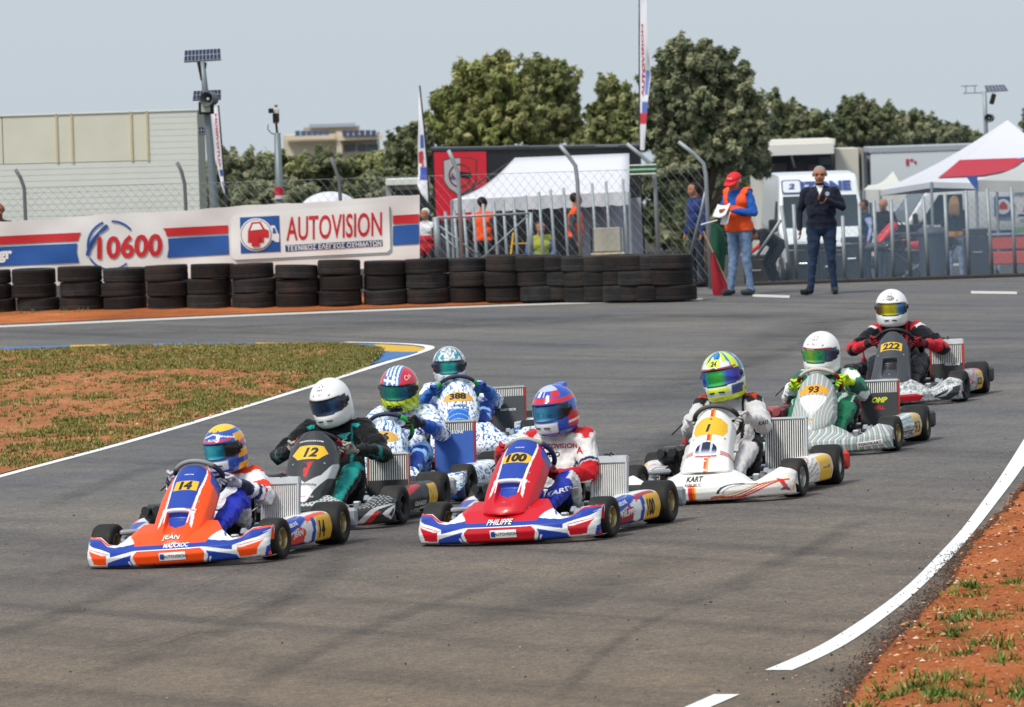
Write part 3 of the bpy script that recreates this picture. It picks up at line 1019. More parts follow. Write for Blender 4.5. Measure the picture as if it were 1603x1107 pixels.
# banner ---------------------------------------------------------------
YB = 82.6
def wrinkle(px, py):
    return .016 * math.sin(px * .035 + py * .05) * math.sin(px * .011 + 1) + .004 * math.sin(px * .07 - py * .10) + .02 * math.exp(-((px - 655) / 20) ** 2)
def bn(px, py, lift=0.0):
    return P(px, py, YB + wrinkle(px, py) - lift * 2.2)
SLOPE = math.radians(3.15)
banner = empty('banner', P(320, 440, YB))
tag(banner, 'long white advertising banner behind the tyre wall, striped red and blue', 'banner')
def b_obj(name, V, F, mat):
    me = make_mesh(name, [Vector(v) - banner.location for v in V], F, mat, smooth=True)
    return link_mesh(name, me, banner)
nx, ny = 150, 26
V = []; 
for i in range(nx):
    x = -50 + 707 * i / (nx - 1)
    yt = 347 - 41.5 * (x / 655) + 1.0 * math.sin(x * .028) + .5 * math.sin(x * .11); yb = 452 - 36 * (x / 655)
    for j in range(ny): V.append(bn(x, yt + (yb - yt) * j / (ny - 1)))
bc = b_obj('cloth', V, grid_faces(nx, ny), principled('banner_cloth', 'e6e5e2', .7, var=.03, vscale=2, dirt=(srgb('b8ada0'), .2, .8), bump=.25, bscale=3))
BI = {}
def b_poly(pts, mat, lift=.006, name='printed_stripe', n=14):
    xs = [p[0] for p in pts]; ys = [p[1] for p in pts]
    cx, cy, w, h = (min(xs) + max(xs)) / 2, (min(ys) + max(ys)) / 2, (max(xs) - min(xs)) / 2, (max(ys) - min(ys)) / 2
    VF = plate_VF([((x - cx) / w, (y - cy) / h) for x, y in pts], n)
    return b_obj(name, [bn(cx + v[0] * w, cy + v[1] * h, lift) for v in VF[0]], VF[1], mat)
def b_text(s, cx, cy, h, wide, mat, lift=.008, bold=.0, slope=SLOPE, shear=0.0, width=None):
    V, F = text_mesh(s, bold, shear, .15)
    if width: wide = width / (V[:, 0].max() - V[:, 0].min()) / h
    return b_obj('lettering', [bn(cx + x * h * wide * math.cos(slope) - y * h * math.sin(slope) * 0, cy - y * h - x * h * wide * math.sin(slope), lift) for x, y, _ in V], F, mat)
M_BR = principled('banner_red', 'c8242c', .6, var=.05); M_BB = principled('banner_blue', '1f549e', .6, var=.05); M_BW = principled('banner_white', 'ecebe8', .6)
def arcpts(cx, cy, r, a0, a1, n): return [(cx + r * math.cos(math.radians(a)), cy - r * math.sin(math.radians(a))) for a in np.linspace(a0, a1, n)]
b_poly([(-45, 373), (0, 370), (60, 367), (127, 364), (124, 370), (122, 377), (60, 380), (0, 383), (-45, 386)], M_BR)
b_poly([(-45, 389), (0, 386.5), (60, 383.5), (121, 381), (120, 395), (124, 411), (60, 414), (0, 416.5), (-45, 419)], M_BB)
b_text('gr', 8, 402, 17, 1.0, M_BW, bold=.05)
b_poly([(255, 357.5), (357, 352.5), (357, 365.5), (261, 370), (259, 363)], M_BR)
b_poly([(263, 373.5), (357.5, 368), (358.5, 398), (261.5, 403.5), (264, 390)], M_BB)
b_text('10600', 203, 385.5, 34, 1.0, M_BR, bold=.03, width=102)
def arc_strip(cx, cy, r, a0, a1, w, mat, lift=.007):
    A = arcpts(cx, cy, r + w / 2, a0, a1, 14); B = arcpts(cx, cy, r - w / 2, a1, a0, 14)
    V = [bn(x, y, lift) for x, y in A] + [bn(x, y, lift) for x, y in B[::-1]]
    return b_obj('printed_arc', V, [(i, i + 1, 14 + i + 1, 14 + i) for i in range(13)], mat)
arc_strip(176, 384, 37.5, 40, 92, 3.0, M_BB); arc_strip(176, 384, 38.5, 112, 195, 3.4, M_BB); arc_strip(173, 384, 38, 212, 312, 2.8, M_BB)
b_poly([(134, 400), (137, 386), (146, 371), (160, 356), (166, 351), (170, 354), (168, 358), (156, 366), (151, 368), (142, 380), (141, 388), (143, 389), (139, 401)], M_BB, .0085, 'phone_emblem')
# framed panel with the wordmark
pan = [(366, 338), (361, 343), (363, 402), (368, 407), (606, 395), (611, 390), (609, 322), (604, 319)]
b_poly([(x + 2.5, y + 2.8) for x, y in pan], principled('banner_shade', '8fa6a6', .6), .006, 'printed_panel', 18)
b_poly(pan, M_BW, .009, 'printed_panel', 18)
b_poly([(375.5, 340.5), (437, 337.5), (439.5, 394), (377, 397)], M_BB, .012, 'printed_panel')
b_poly(arcpts(401, 367.5, 26, 0, 360, 25)[:-1], M_BW, .015, 'printed_disc'); b_poly(arcpts(401, 367.5, 24, 0, 360, 25)[:-1], principled('banner_line', '2a4a80', .6), .018, 'printed_disc'); b_poly(arcpts(401, 367.5, 23, 0, 360, 25)[:-1], M_BW, .021, 'printed_disc')
b_poly([(388, 380), (388, 362), (394, 348), (408, 347), (414, 358), (421, 361), (421, 372), (413, 372), (413, 380)], M_BR, .024, 'printed_car'); b_poly([(392, 361), (396, 351), (406, 350), (411, 359)], M_BW, .027, 'printed_car'); b_poly([(394, 386), (394, 368), (400, 364), (406, 370), (406, 386)], M_BR, .030, 'printed_car')
b_poly([(424, 353), (430, 353), (435, 365), (437, 367), (437, 379), (431, 379), (431, 376), (426, 376), (426, 366)], M_BW, .0145, 'printed_car'); b_poly([(427, 357), (430, 357), (433, 365), (427, 366)], M_BB, .0165, 'printed_car')
b_text('AUTOVISION', 523, 354.5, 38, .6, M_BR, .012, .012, width=150)
b_poly([(446.5, 384), (598.5, 375.5), (599, 385), (447, 394)], principled('banner_navy', '1c3f74', .6), .012, 'printed_panel')
b_text('ΤΕΧΝΙΚΟΣ ΕΛΕΓΧΟΣ ΟΧΗΜΑΤΩΝ', 523, 384.8, 7.8, .8, M_BW, .015, .02, width=148)
b_poly([(615, 337.5), (656, 335), (656, 349), (615, 351)], M_BR); b_poly([(615, 354), (656, 351), (656, 381.5), (615, 384)], M_BB)

# chain link fence -----------------------------------------------------------
YF = 83.4
cf = empty('chain_link_fence', P(500, 460, YF))
tag(cf, 'chain link fence with bent galvanised posts behind the banner and tyres', 'fence')
fence_posts = [[(24, 265), (32, 278), (38, 295), (40, 345), (44, 480)], [(277, 254), (284, 268), (289, 288), (291, 328), (296, 470)], [(518, 246), (524, 262), (531, 282), (533, 317), (538, 460)],
               [(702, 235), (709, 251), (717, 270), (719, 300), (724, 440)], [(876, 227), (889, 243), (901, 260), (904, 285), (910, 430)], [(981, 225), (1003, 243), (1020, 258), (1025, 280), (1032, 430)], [(1062, 222), (1085, 240), (1101, 256), (1105, 275), (1113, 464)]]
for k, pl in enumerate(fence_posts):
    pts = [P(x, y, YF + (0 if k < 6 else -.6)) - cf.location for x, y in pl]
    MB().tube(pts, .026 if k < 3 else .029, 10).build('post', M_GALV if k > 2 else principled('post_dark', '6a6e70', .6, .2, var=.1), cf, True)
MB().tube([P(1104, 300, YF - .55) - cf.location, P(1098, 330, YF - .5) - cf.location, P(1075, 420, YF - .2) - cf.location], .02, 8).build('brace', M_GALV, cf, True)
def link_mesh_wires(x0, x1, top0, top1, bot0, bot1, Y0, Y1, cell, rad, origin, name='wire_mesh', mat=None):
    """woven wires: each runs zigzag from top to bottom; thin flat strips with three sides"""
    A0, A1 = P(x0, top0, Y0), P(x1, top1, Y1); B0, B1 = P(x0, bot0, Y0), P(x1, bot1, Y1)
    Wd = (A1 - A0).length; Hh = (A0 - B0).length
    nw = int(Wd / cell); nh = int(Hh / (cell / 1.0))
    V, F = [], []
    ang = [(math.cos(a), math.sin(a)) for a in (0, 2.094, 4.189)]
    rr = np.arange(nh + 1) / nh
    for i in range(nw):
        for par in (0,):
            xs = (i + np.where((np.arange(nh + 1) + i) % 2 == 0, 0.0, 1.0)) / nw
            xs = np.clip(xs, 0, 1)
            T = np.array(A0)[None] * (1 - xs)[:, None] + np.array(A1)[None] * xs[:, None]
            Bm = np.array(B0)[None] * (1 - xs)[:, None] + np.array(B1)[None] * xs[:, None]
            pts = T * (1 - rr)[:, None] + Bm * rr[:, None]
            b = len(V)
            for p in pts:
                for ca, sa in ang: V.append((p[0] + rad * ca, p[1] + rad * sa * 1.0, p[2] + rad * .3 * ca))
            for j in range(nh):
                for q in range(3):
                    w = (q + 1) % 3
                    F.append((b + j * 3 + q, b + j * 3 + w, b + j * 3 + 3 + w, b + j * 3 + 3 + q))
    V = np.array(V) - np.array(origin)
    me = mesh_np(name, V, np.array(F), mat or M_GALV)
    return me
me = link_mesh_wires(-20, 1108, 297.5, 262, 440, 440, YF + .05, YF + .05, .062, .0028, cf.location)
tag(link_mesh('wire_mesh', me, cf), kind='stuff')
MB().tube([P(-20, 297, YF + .05) - cf.location, P(1108, 262, YF + .05) - cf.location], .003, 6).build('top_wire', M_GALV, cf)

# right hand fence of galvanised posts -----------------------------------------
YR = 84.0
rf = empty('paddock_fence', G(1400, 440))
tag(rf, 'low fence of bare galvanised posts along the right edge of the track', 'fence')
rposts = [((1223, 322), (1239, 436)), ((1242, 320), (1248, 436)), ((1319, 338), (1323, 442)), ((1345, 322), (1350, 440)), ((1368, 313), (1373, 442)), ((1395, 312), (1399, 442)), ((1418, 310), (1426, 438)), ((1445, 307), (1454, 437)), ((1479, 303), (1485, 436)), ((1512, 298), (1517, 436)), ((1545, 295), (1554, 435)), ((1583, 293), (1590, 433)), ((1612, 291), (1618, 432)), ((1296, 340), (1300, 442))]
for a, b in rposts:
    MB().tube([P(*a, YR) - rf.location, P(*b, YR) - rf.location], .026, 8).build('post', M_GALV, rf, True)
MB().tube([P(1222, 345, YR) - rf.location, P(1184, 402, YR + .3) - rf.location], .024, 8).build('brace', M_GALV, rf, True)
me = link_mesh_wires(1318, 1620, 322, 300, 442, 434, YR + .04, YR + .04, .05, .0017, rf.location, mat=principled('fence_net', '5c6a76', .7))
tag(link_mesh('wire_mesh', me, rf), kind='stuff')
ke = MB()
for i in range(12):
    x = 1180 + i * 38; g = P(x, 440, YR - .25)
    ke.box((g.x - rf.location.x + .12, g.y - rf.location.y, .012), (.40, .2, .06), rot_z(random.uniform(-.1, .1)), .015)
tag(ke.build('ground_rubble', principled('rubble', '3a3430', .9, var=.3), rf), kind='stuff')

# palisade running back behind the tyre wall --------------------------------------
pf = empty('palisade_fence', P(840, 405, 95))
tag(pf, 'receding row of galvanised fence posts before the white gazebo', 'fence')
for x, y in [(190, 505), (237, 500), (287, 495), (335, 480), (388, 465), (443, 450), (492, 440), (547, 432), (610, 420), (680, 403), (740, 392), (808, 380), (880, 368), (957, 357), (1030, 347), (1118, 335)]:
    px, py = 640 + x * .2995, 180 + y * .2995
    Y = 91 + (px - 697) / 290 * 12.5
    t = P(px, py, Y)
    b = Vector((t.x + .06, t.y, paddock_z(Y) - .05))
    MB().tube([t - pf.location, b - pf.location], .024, 8).build('post', M_GALV, pf, True)
gate = empty('leaning_gate', P(755, 405, 90))
tag(gate, 'galvanised tube gate panel leaning at the end of the banner', 'gate')
def gt(pts, r=.02, nm='rail'):
    return MB().tube([P(x, y, 90) - gate.location for x, y in pts], r, 8).build(nm, M_GALV, gate, True)
gt([(682, 340), (687, 408)], .05, 'upright'); gt([(831, 333), (832, 408)], .03, 'upright'); gt([(683, 341), (831, 334)]); gt([(686, 352), (760, 408)], .012, 'brace'); gt([(826, 338), (750, 408)], .012, 'brace'); gt([(690, 366), (735, 408)], .012, 'brace')

# white prefab wall building on the left --------------------------------------------
YC = 97.0
wb = empty('prefab_building', P(150, 400, YC))
tag(wb, 'cream prefab building of wide panels and horizontal siding on the left', 'building')
wb.location.z = paddock_z(YC)
def wp(px, py, Y=YC): return P(px, py, Y) - wb.location
def slab(name, q, th, mat, bev=.0):
    """flat piece with four photograph corners, some thickness backwards"""
    F4 = [wp(*p) for p in q]; Bk = [v + Vector((0, th, 0)) for v in F4]
    m = MB().add(F4 + Bk, [(0, 1, 2, 3), (7, 6, 5, 4), (0, 4, 5, 1), (1, 5, 6, 2), (2, 6, 7, 3), (3, 7, 4, 0)])
    return m.build(name, mat, wb)
M_CREAM = principled('cream_panel', 'dedbc8', .55, var=.05, vscale=1.5, dirt=(srgb('a89a78'), .2, 1.2)); M_WHITEP = principled('white_siding', 'dfe1d8', .5, var=.04, vscale=2, dirt=(srgb('a8a898'), .12, .8))
def ytop(x): return 182.5 - 9.5 * x / 310
def ymid(x): return 258 - 8 * x / 310
seams = [-60, 3, 88, 112, 205, 230]
for a, b in zip(seams[:-1], seams[1:]):
    slab('wall_panel', [(a + .6, ytop(a)), (b - .6, ytop(b)), (b - .6 + 2.4, ymid(b) - 1), (a + .6 + 2.4, ymid(a) - 1)], .08, M_CREAM)
for x in (88, 205, 112, 230):
    slab('seam_strip', [(x - 1.6, ytop(x) - 1), (x + 1.4, ytop(x) - 1), (x + 3.8, ymid(x)), (x + .8, ymid(x))], -.02, principled('seam', 'cdbd94', .6, var=.15))
for k in range(8):
    f0, f1 = k / 8, (k + 1) / 8
    def yy(x, f): return ytop(x) + (ymid(x) - ytop(x)) * f
    slab('siding_board', [(231 + 2.5 * f0, yy(231, f0)), (308 + 2.5 * f0, yy(308, f0)), (308 + 2.5 * f1, yy(308, f1) - .35), (231 + 2.5 * f1, yy(231, f1) - .35)], .08, M_WHITEP)
for k in range(20):
    f0, f1 = k * 9.2, (k + 1) * 9.2
    slab('siding_board', [(-60, ymid(-60) + f0), (310 + f0 * .033, ymid(310) + f0), (310 + f1 * .033, ymid(310) + f1 - .4), (-60, ymid(-60) + f1 - .4)], .10, M_WHITEP)
slab('inner_wall', [(-62, ytop(-60) + 1), (307, ytop(308) + 1), (316, 440), (-56, 445)], 2.5, principled('inner_wall', 'a8a898', .8)).location.y += .085
slab('roof_edge', [(-62, ytop(-62) - 2), (309, ytop(309) - 2), (309, ytop(309)), (-62, ytop(-62))], 2.6, M_WHITEP).location.y -= .02

# lamp post with solar panels ------------------------------------------------------
def pole_thing(name, label, cat, Y, base):
    e = empty(name, (P(*base, Y).x, Y, paddock_z(Y)))
    tag(e, label, cat)
    return e, (lambda x, y, dy=0: P(x, y, Y + dy) - e.location)
lp, q = pole_thing('solar_lamp_post', 'tall grey post with two solar panels and a horn loudspeaker beside the prefab wall', 'lamp post', 93.0, (338, 325))
bt = q(338, 330); bt.z = 0
MB().tube([bt, q(335, 315), q(329, 230), q(321, 140), q(317, 97)], [.07, .07, .062, .05, .04], 12).build('pole', principled('pole_grey', '7c868a', .5, .3, var=.08), lp, True)
M_PV = principled('solar_cells', '26304e', .18, .3, var=.1, vscale=40)
def solar(parent, q, quad, tilt, cols, rows):
    """panel with cells; quad its four corners in the photograph, tilt how far the top leans back"""
    a, b, c, d = [q(*p, dy) for p, dy in zip(quad, (tilt, tilt, 0, 0))]
    n = (b - a).cross(d - a).normalized()
    if n.y > 0: n = -n
    m = MB().add([a, b, c, d] + [v - n * .03 for v in (a, b, c, d)], [(0, 1, 2, 3), (7, 6, 5, 4), (0, 4, 5, 1), (1, 5, 6, 2), (2, 6, 7, 3), (3, 7, 4, 0)])
    po = m.build('solar_panel', principled('solar_frame', 'b8bcc0', .4, .5), parent)
    for i in range(cols):
        for j in range(rows):
            def pt(u, v): return (a * (1 - u) + b * u) * (1 - v) + (d * (1 - u) + c * u) * v + n * .004
            u0, u1, v0, v1 = (i + .08) / cols, (i + .92) / cols, (j + .06) / rows, (j + .94) / rows
            MB().add([pt(u0, v0), pt(u1, v0), pt(u1, v1), pt(u0, v1)], [(0, 1, 2, 3)]).build('cell', M_PV, po)
    return po
solar(lp, q, [(289, 79), (345, 76), (346, 92.5), (288, 96)], .25, 10, 2)
solar(lp, q, [(303, 142.5), (346, 140.5), (346, 154), (301.5, 156)], .2, 8, 2)
solar(lp, q, [(311, 199), (323, 198.5), (323, 209), (311, 210)], .12, 3, 2)
MB().tube([q(311, 97), q(317, 126)], .03, 6).build('bracket', M_BLACK, lp)
MB().tube([q(321, 98), q(317, 126)], .03, 6).build('bracket', M_BLACK, lp)
def horn(parent, c, r, dirn):
    m = MB().lathe([(r * .3, .24), (r * .34, .1), (r * .55, .02), (r * .9, -.04), (r, -.06), (r * 1.04, -.05), (r * .95, .0), (r * .95, .2), (r * .5, .26), (.001, .26)], 20, 'y')
    R = Vector((0, 1, 0)).rotation_difference(Vector(dirn)).to_matrix()
    m.v = [Vector(c) + R @ Vector(v) for v in m.v]
    o = m.build('loudspeaker', principled('horn_grey', '5c6264', .5, .1), parent, True)
    m = MB().sphere(Vector(c) + R @ Vector((0, .03, 0)), r * .28, 10, 6); m.build('horn_core', principled('horn_core', 'c8ccca', .5), parent, True)
    return o
horn(lp, q(325, 155, -.25), .115, (.35, 1, 0))
m = MB().box(q(323, 169, -.12), (.24, .12, .20), None, .01); m.build('control_box', M_BLACK, lp)
m = MB().box(q(322, 169, -.19), (.14, .03, .14), None, .01); m.build('lamp_glass', principled('lamp_glass', 'b8bca8', .2), lp)

cp, q = pole_thing('signal_pole', 'slim grey pole with camera boxes and a red and white band', 'pole', 100.0, (437, 315))
bt = q(438, 320); bt.z = 0
MB().tube([bt, q(438, 315), q(434, 208)], [.07, .07, .055], 10).build('pole', principled('pole_grey', '7c868a', .5, .3, var=.08), cp, True)
MB().tube([q(434, 210), q(432, 190)], [.02, .02], 6).build('mast', M_BLACK, cp)
MB().lathe([(.078, 0), (.078, .20)], 12, 'z', q(437, 311)).build('red_band', principled('band_red', 'c8243c', .5), cp, True)
MB().lathe([(.079, 0), (.079, .06)], 12, 'z', q(437.6, 311.5, -.02)).build('white_band', principled('band_white', 'd8d4d0', .5), cp, True)
MB().box(q(432, 184), (.11, .12, .14), None, .01).build('camera_box', M_BLACK, cp); MB().box(q(432, 174), (.10, .12, .09), None, .01).build('camera_box', principled('camera_cream', 'cfc6b8', .5), cp)
MB().box(q(424, 173.5, -.03), (.08, .16, .085), None, .01).build('camera_hood', M_BLACK, cp); MB().box(q(432, 166), (.055, .06, .05), None, .01).build('beacon', principled('beacon', '9a6a58', .5), cp); MB().box(q(432, 191), (.10, .1, .05), None, .01).build('camera_foot', principled('camera_rust', '7a3c2c', .6), cp)
MB().tube([q(433, 212), q(424, 208), q(419, 202), q(420, 195)], .008, 6).build('cable', M_BLACK, cp, True)

rp, q = pole_thing('antenna_mast', 'thin mast with tilted solar panel, floodlight and horn above the marquee', 'mast', 140.0, (1542, 200))
bt = q(1544, 240); bt.z = 0
MB().tube([bt, q(1543, 190), q(1541, 143)], .05, 8).build('pole', M_GALV, rp, True)
solar(rp, q, [(1541, 134), (1572, 132.5), (1578, 141), (1544, 143)], .5, 6, 2)
MB().tube([q(1505, 135), q(1530, 134)], .015, 6).build('antenna_bar', M_GALV, rp); MB().tube([q(1508, 146), q(1540, 145)], .015, 6).build('antenna_bar', M_GALV, rp)
for x in (1512, 1526): MB().tube([q(x, 135), q(x, 146)], .013, 6).build('antenna_rod', M_GALV, rp)
MB().box(q(1554, 155), (.11, .12, .26), rot_y(.3), .02).build('floodlight', M_BLACK, rp)
horn(rp, q(1548, 185, -.1), .10, (.3, 1, 0))

# feather flags ---------------------------------------------------------------------
def feather(label, Y, pole_px, edge_px, txt, tcol, up=True, base_drop=True, acc=None):
    e = empty('feather_flag', (P(*pole_px[-1], Y).x, Y, paddock_z(Y)))
    tag(e, label, 'flag', 'feather flags')
    rel = lambda x, y, dy=0: P(x, y, Y + dy) - e.location
    pts = [rel(*p) for p in pole_px]
    b = pts[-1].copy(); b.z = 0; b.x += .03
    MB().tube(pts + [b], .014, 6).build('pole', principled('flag_pole', '2c2e34', .4), e, True)
    pa = np.array(pole_px, float); eb = np.array(edge_px, float); sg_ = -1 if eb[2, 0] > pa[1, 0] else 1
    n, k = 70, 9
    ya = np.linspace(eb[0, 1], eb[-1, 1], n)
    xa = np.interp(ya, pa[:, 1], pa[:, 0]); xb = np.interp(ya, eb[:, 1], eb[:, 0])
    V = []
    for i in range(n):
        for j in range(k):
            f = j / (k - 1)
            V.append(rel(xa[i] + (xb[i] - xa[i]) * f, ya[i], .10 * f * math.sin(ya[i] * .05 + f * 2) + .22 * f * sg_))
    C = np.zeros((n * k, 3)) + C_('e6e6ec')
    if acc:
        yy = np.repeat(ya, k); ff = np.tile(np.linspace(0, 1, k), n)
        for (y0, y1, f0, f1, col) in acc: C[(yy > y0) & (yy < y1) & (ff >= f0) & (ff <= f1)] = C_(col)
    me = mesh_np('cloth', V, grid_faces(n, k), principled('flag_cloth', attr=True, rough=.8), C, smooth=True)
    cl = link_mesh('cloth', me, e)
    if txt:
        t0, t1, f, h = txt[1:5]
        Vt, Ft = text_mesh(txt[0], .03, 0, .4)
        L = Vt[:, 0].max() - Vt[:, 0].min()
        out = []
        for x, y, _ in Vt:
            u = x / L + .5
            py = t1 + (t0 - t1) * u                     # reads upwards
            xa_, xb_ = np.interp(py, pa[:, 1], pa[:, 0]), np.interp(py, eb[:, 1], eb[:, 0])
            ff = f - y * h
            out.append(rel(xa_ + (xb_ - xa_) * ff, py, .10 * ff * math.sin(py * .05 + ff * 2) + .22 * ff * sg_ - .012))
        link_mesh('lettering', make_mesh('lettering', out, Ft, principled('flag_' + tcol, tcol, .7), smooth=False), cl)
    return e
feather('short white flag with red wordmark beside the solar lamp post', 94.0, [(342, 165), (346, 215), (350, 265), (355, 322)], [(331, 168), (333, 200), (337, 250), (342, 268), (347, 292), (354, 310)], ('AUTOVISION', 178, 262, .5, .28), 'd02848', acc=[(266, 276, .2, .8, '2a4a94'), (284, 296, .3, .7, '6a74b0')])
feather('narrow white flag standing at the left edge of the black trailer', 96.0, [(657, 134), (664, 200), (669, 260), (672, 325)], [(656, 136), (655, 190), (654, 235), (655, 270), (653, 290), (660, 305), (670, 318)], ('AUTO', 236, 262, .5, .3), 'c82a3c', acc=[(212, 232, .2, .7, '4a64b0'), (262, 282, .1, .8, '4a5cb4'), (238, 256, .5, .9, 'c8384a')])
feather('tall white flag with red wordmark in front of the large tree', 95.0, [(1001, -6), (1001, 60), (1001, 150), (1002, 255)], [(1012, -8), (1013, 40), (1015, 80), (1019, 118), (1015, 150), (1012, 190), (1009, 235)], ('AUTOVISION', 38, 152, .35, .24), 'c82a40', acc=[(110, 150, .55, .9, '7888c4'), (158, 176, .3, 1, '5a70b8'), (176, 196, 0, 1, 'c83848')])
# ------------------------------------------------------------------ trees
M_BARK = principled('bark', '5a4a3c', .95, var=.3, vscale=6, bump=.9, bscale=12)
def leaf_material():
    m, nt, b, N, L = node_mat('leaves')
    a = N('ShaderNodeVertexColor'); a.layer_name = 'paint'
    L(a.outputs['Color'], b.inputs['Base Color'])
    b.inputs['Roughness'].default_value = .6; b.inputs['Specular IOR Level'].default_value = .25
    tr = N('ShaderNodeBsdfTranslucent'); L(a.outputs['Color'], tr.inputs['Color'])
    mx = N('ShaderNodeMixShader'); mx.inputs[0].default_value = .36
    L(b.outputs[0], mx.inputs[1]); L(tr.outputs[0], mx.inputs[2]); L(mx.outputs[0], nt.nodes['Material Output'].inputs['Surface'])
    return m
M_LEAF = leaf_material()
PAL_OLIVE = [srgb(h) for h in ('7a8252', '8c9060', '687246', '9c9c6c', '828656')]
PAL_LIGHT = [srgb(h) for h in ('888e54', '989a64', '747c48', 'a6a472', '808450')]
PAL_DARK = [srgb(h) for h in ('707858', '808662', '606a4c', '8e9070', '767c5a')]
PAL_GREY = [srgb(h) for h in ('7e8466', '8e9270', '6e7658', '9c9c7a', '687054')]

def leaves(r, cen, rad, nsub, nleaf, size, pal, droop=0.0):
    """leaf quads in sub-clumps spread over an uneven crown lobe"""
    d = r.normal(0, 1, (nsub, 3)); d /= np.linalg.norm(d, axis=1)[:, None]
    q = r.random(nsub) ** .42
    lump = 1 + .22 * np.sin(d[:, 0] * 5 + cen[0]) * np.sin(d[:, 2] * 4 + cen[2] * 3)
    sub = np.array(cen)[None] + d * q[:, None] * np.array(rad)[None] * lump[:, None]
    srad = (.27 * np.mean(rad) * (nsub / 40.0) ** -.33) * r.uniform(.35, 1.25, nsub)
    idx = r.integers(0, nsub, nleaf)
    off = r.normal(0, 1, (nleaf, 3)); off /= np.linalg.norm(off, axis=1)[:, None]
    off *= (r.random(nleaf) ** .5)[:, None] * srad[idx][:, None]
    od = d[idx] + np.array([0, 0, .5]); od /= np.linalg.norm(od, axis=1)[:, None]
    al = (off * od).sum(1)[:, None]
    off = (off - od * al) * .72 + od * al * 1.75          # sprays pointing outwards
    c = sub[idx] + off
    nrm = off / (np.linalg.norm(off, axis=1)[:, None] + 1e-6) + r.normal(0, .55, (nleaf, 3)) + np.array([0, 0, .35])
    nrm /= np.linalg.norm(nrm, axis=1)[:, None]
    t = np.cross(nrm, r.normal(0, 1, (nleaf, 3))); t /= np.linalg.norm(t, axis=1)[:, None] + 1e-6
    b = np.cross(nrm, t)
    s = size * .78 * r.uniform(.6, 1.4, nleaf)
    L_ = t * (s * 1.5)[:, None]; W_ = b * (s * .5)[:, None]
    V = np.stack([c - L_, c + W_, c + L_, c - W_], 1).reshape(-1, 3)
    pal = np.array(pal)
    cs = pal[r.integers(0, len(pal), nsub)] * r.uniform(.95, 1.65, (nsub, 1)) * np.array([1.0, 1.0, 1.05])
    C = np.repeat(cs[idx] * r.uniform(.8, 1.2, (nleaf, 1)), 4, axis=0)
    return V, C

def tree(label, Y, base_px, lobes, pal, dens=1.0, size=.075, group=None, name='tree', trunk_r=.13, seed=0, trunk=True):
    r = np.random.default_rng(100 + seed)
    s = sc(Y)
    b = P(*base_px, Y); zb = paddock_z(Y)
    e = empty(name, (b.x, Y, zb))
    tag(e, label, 'tree', group)
    VV, CC = [], []
    cents = []
    for px, py, rx, ry in lobes:
        c = P(px, py, Y); rad = (rx / s, rx / s * .9, ry / s)
        c = c + Vector((0, r.uniform(-.3, .3) * rx / s, 0)) - Vector((b.x, Y, zb))
        cents.append((c, rad))
        n = int(dens * 6.4 * rx * ry)
        V, C = leaves(r, tuple(c), rad, max(30, int(rx * ry / 16)), n, size, pal)
        VV.append(V); CC.append(C)
    V = np.concatenate(VV); C = np.concatenate(CC)
    me = mesh_np('crown', V, np.arange(len(V)).reshape(-1, 4), M_LEAF, C)
    link_mesh('crown', me, e)
    if trunk:
        m = MB()
        top = sum((c for c, _ in cents), Vector()) / len(cents)
        fork = Vector((top.x * .3, 0, max(top.z * .42, .8)))
        m.tube([(0, 0, -.1), (fork.x * .4, 0, fork.z * .5), fork], [trunk_r * 1.3, trunk_r, trunk_r * .8], 10)
        for c, rad in cents:
            mid = fork.lerp(c, .5) + Vector((r.uniform(-.2, .2), r.uniform(-.2, .2), .1))
            m.tube([fork, mid, c, c + Vector((r.uniform(-.5, .5) * rad[0], 0, .5 * rad[2]))], [trunk_r * .6, trunk_r * .42, trunk_r * .22, .02], 7)
        m.build('trunk', M_BARK, e, True)
    return e

tree('broad light green tree rising behind the black trailer, left of the tall flag', 150, (790, 330), [(735, 165, 52, 55), (770, 120, 48, 38), (720, 205, 45, 40), (790, 160, 50, 55), (800, 205, 55, 40), (760, 195, 50, 45), (695, 185, 28, 40)], PAL_LIGHT, 1.0, .08, seed=1)
tree('dense mid green tree with darker right side touching the light green tree', 153, (865, 330), [(855, 125, 42, 40), (868, 170, 40, 48), (845, 200, 40, 40), (880, 145, 26, 40), (838, 150, 30, 45)], PAL_OLIVE, 1.0, .08, seed=2)
tree('largest olive tree with open crown behind the tall white flag', 128, (1100, 345), [(1070, 95, 40, 36), (1110, 105, 42, 30), (1050, 140, 45, 45), (1100, 160, 60, 48), (1150, 120, 28, 28), (1160, 170, 42, 45), (1185, 200, 32, 32), (1040, 195, 42, 42), (1090, 225, 60, 42), (1140, 225, 45, 40), (1180, 255, 26, 28), (1060, 260, 40, 30), (1020, 165, 25, 30)], PAL_GREY, .85, .075, seed=3, trunk_r=.12)
tree('small grey green tree left of the tall white flag', 140, (965, 340), [(958, 150, 32, 26), (975, 185, 42, 38), (945, 195, 28, 35), (985, 215, 40, 30), (950, 225, 30, 20)], PAL_OLIVE, 1.0, .078, seed=4)
tree('low bush tree between the two big trees', 170, (915, 330), [(908, 212, 24, 24), (925, 225, 24, 20)], PAL_OLIVE, 1.0, .10, seed=5)
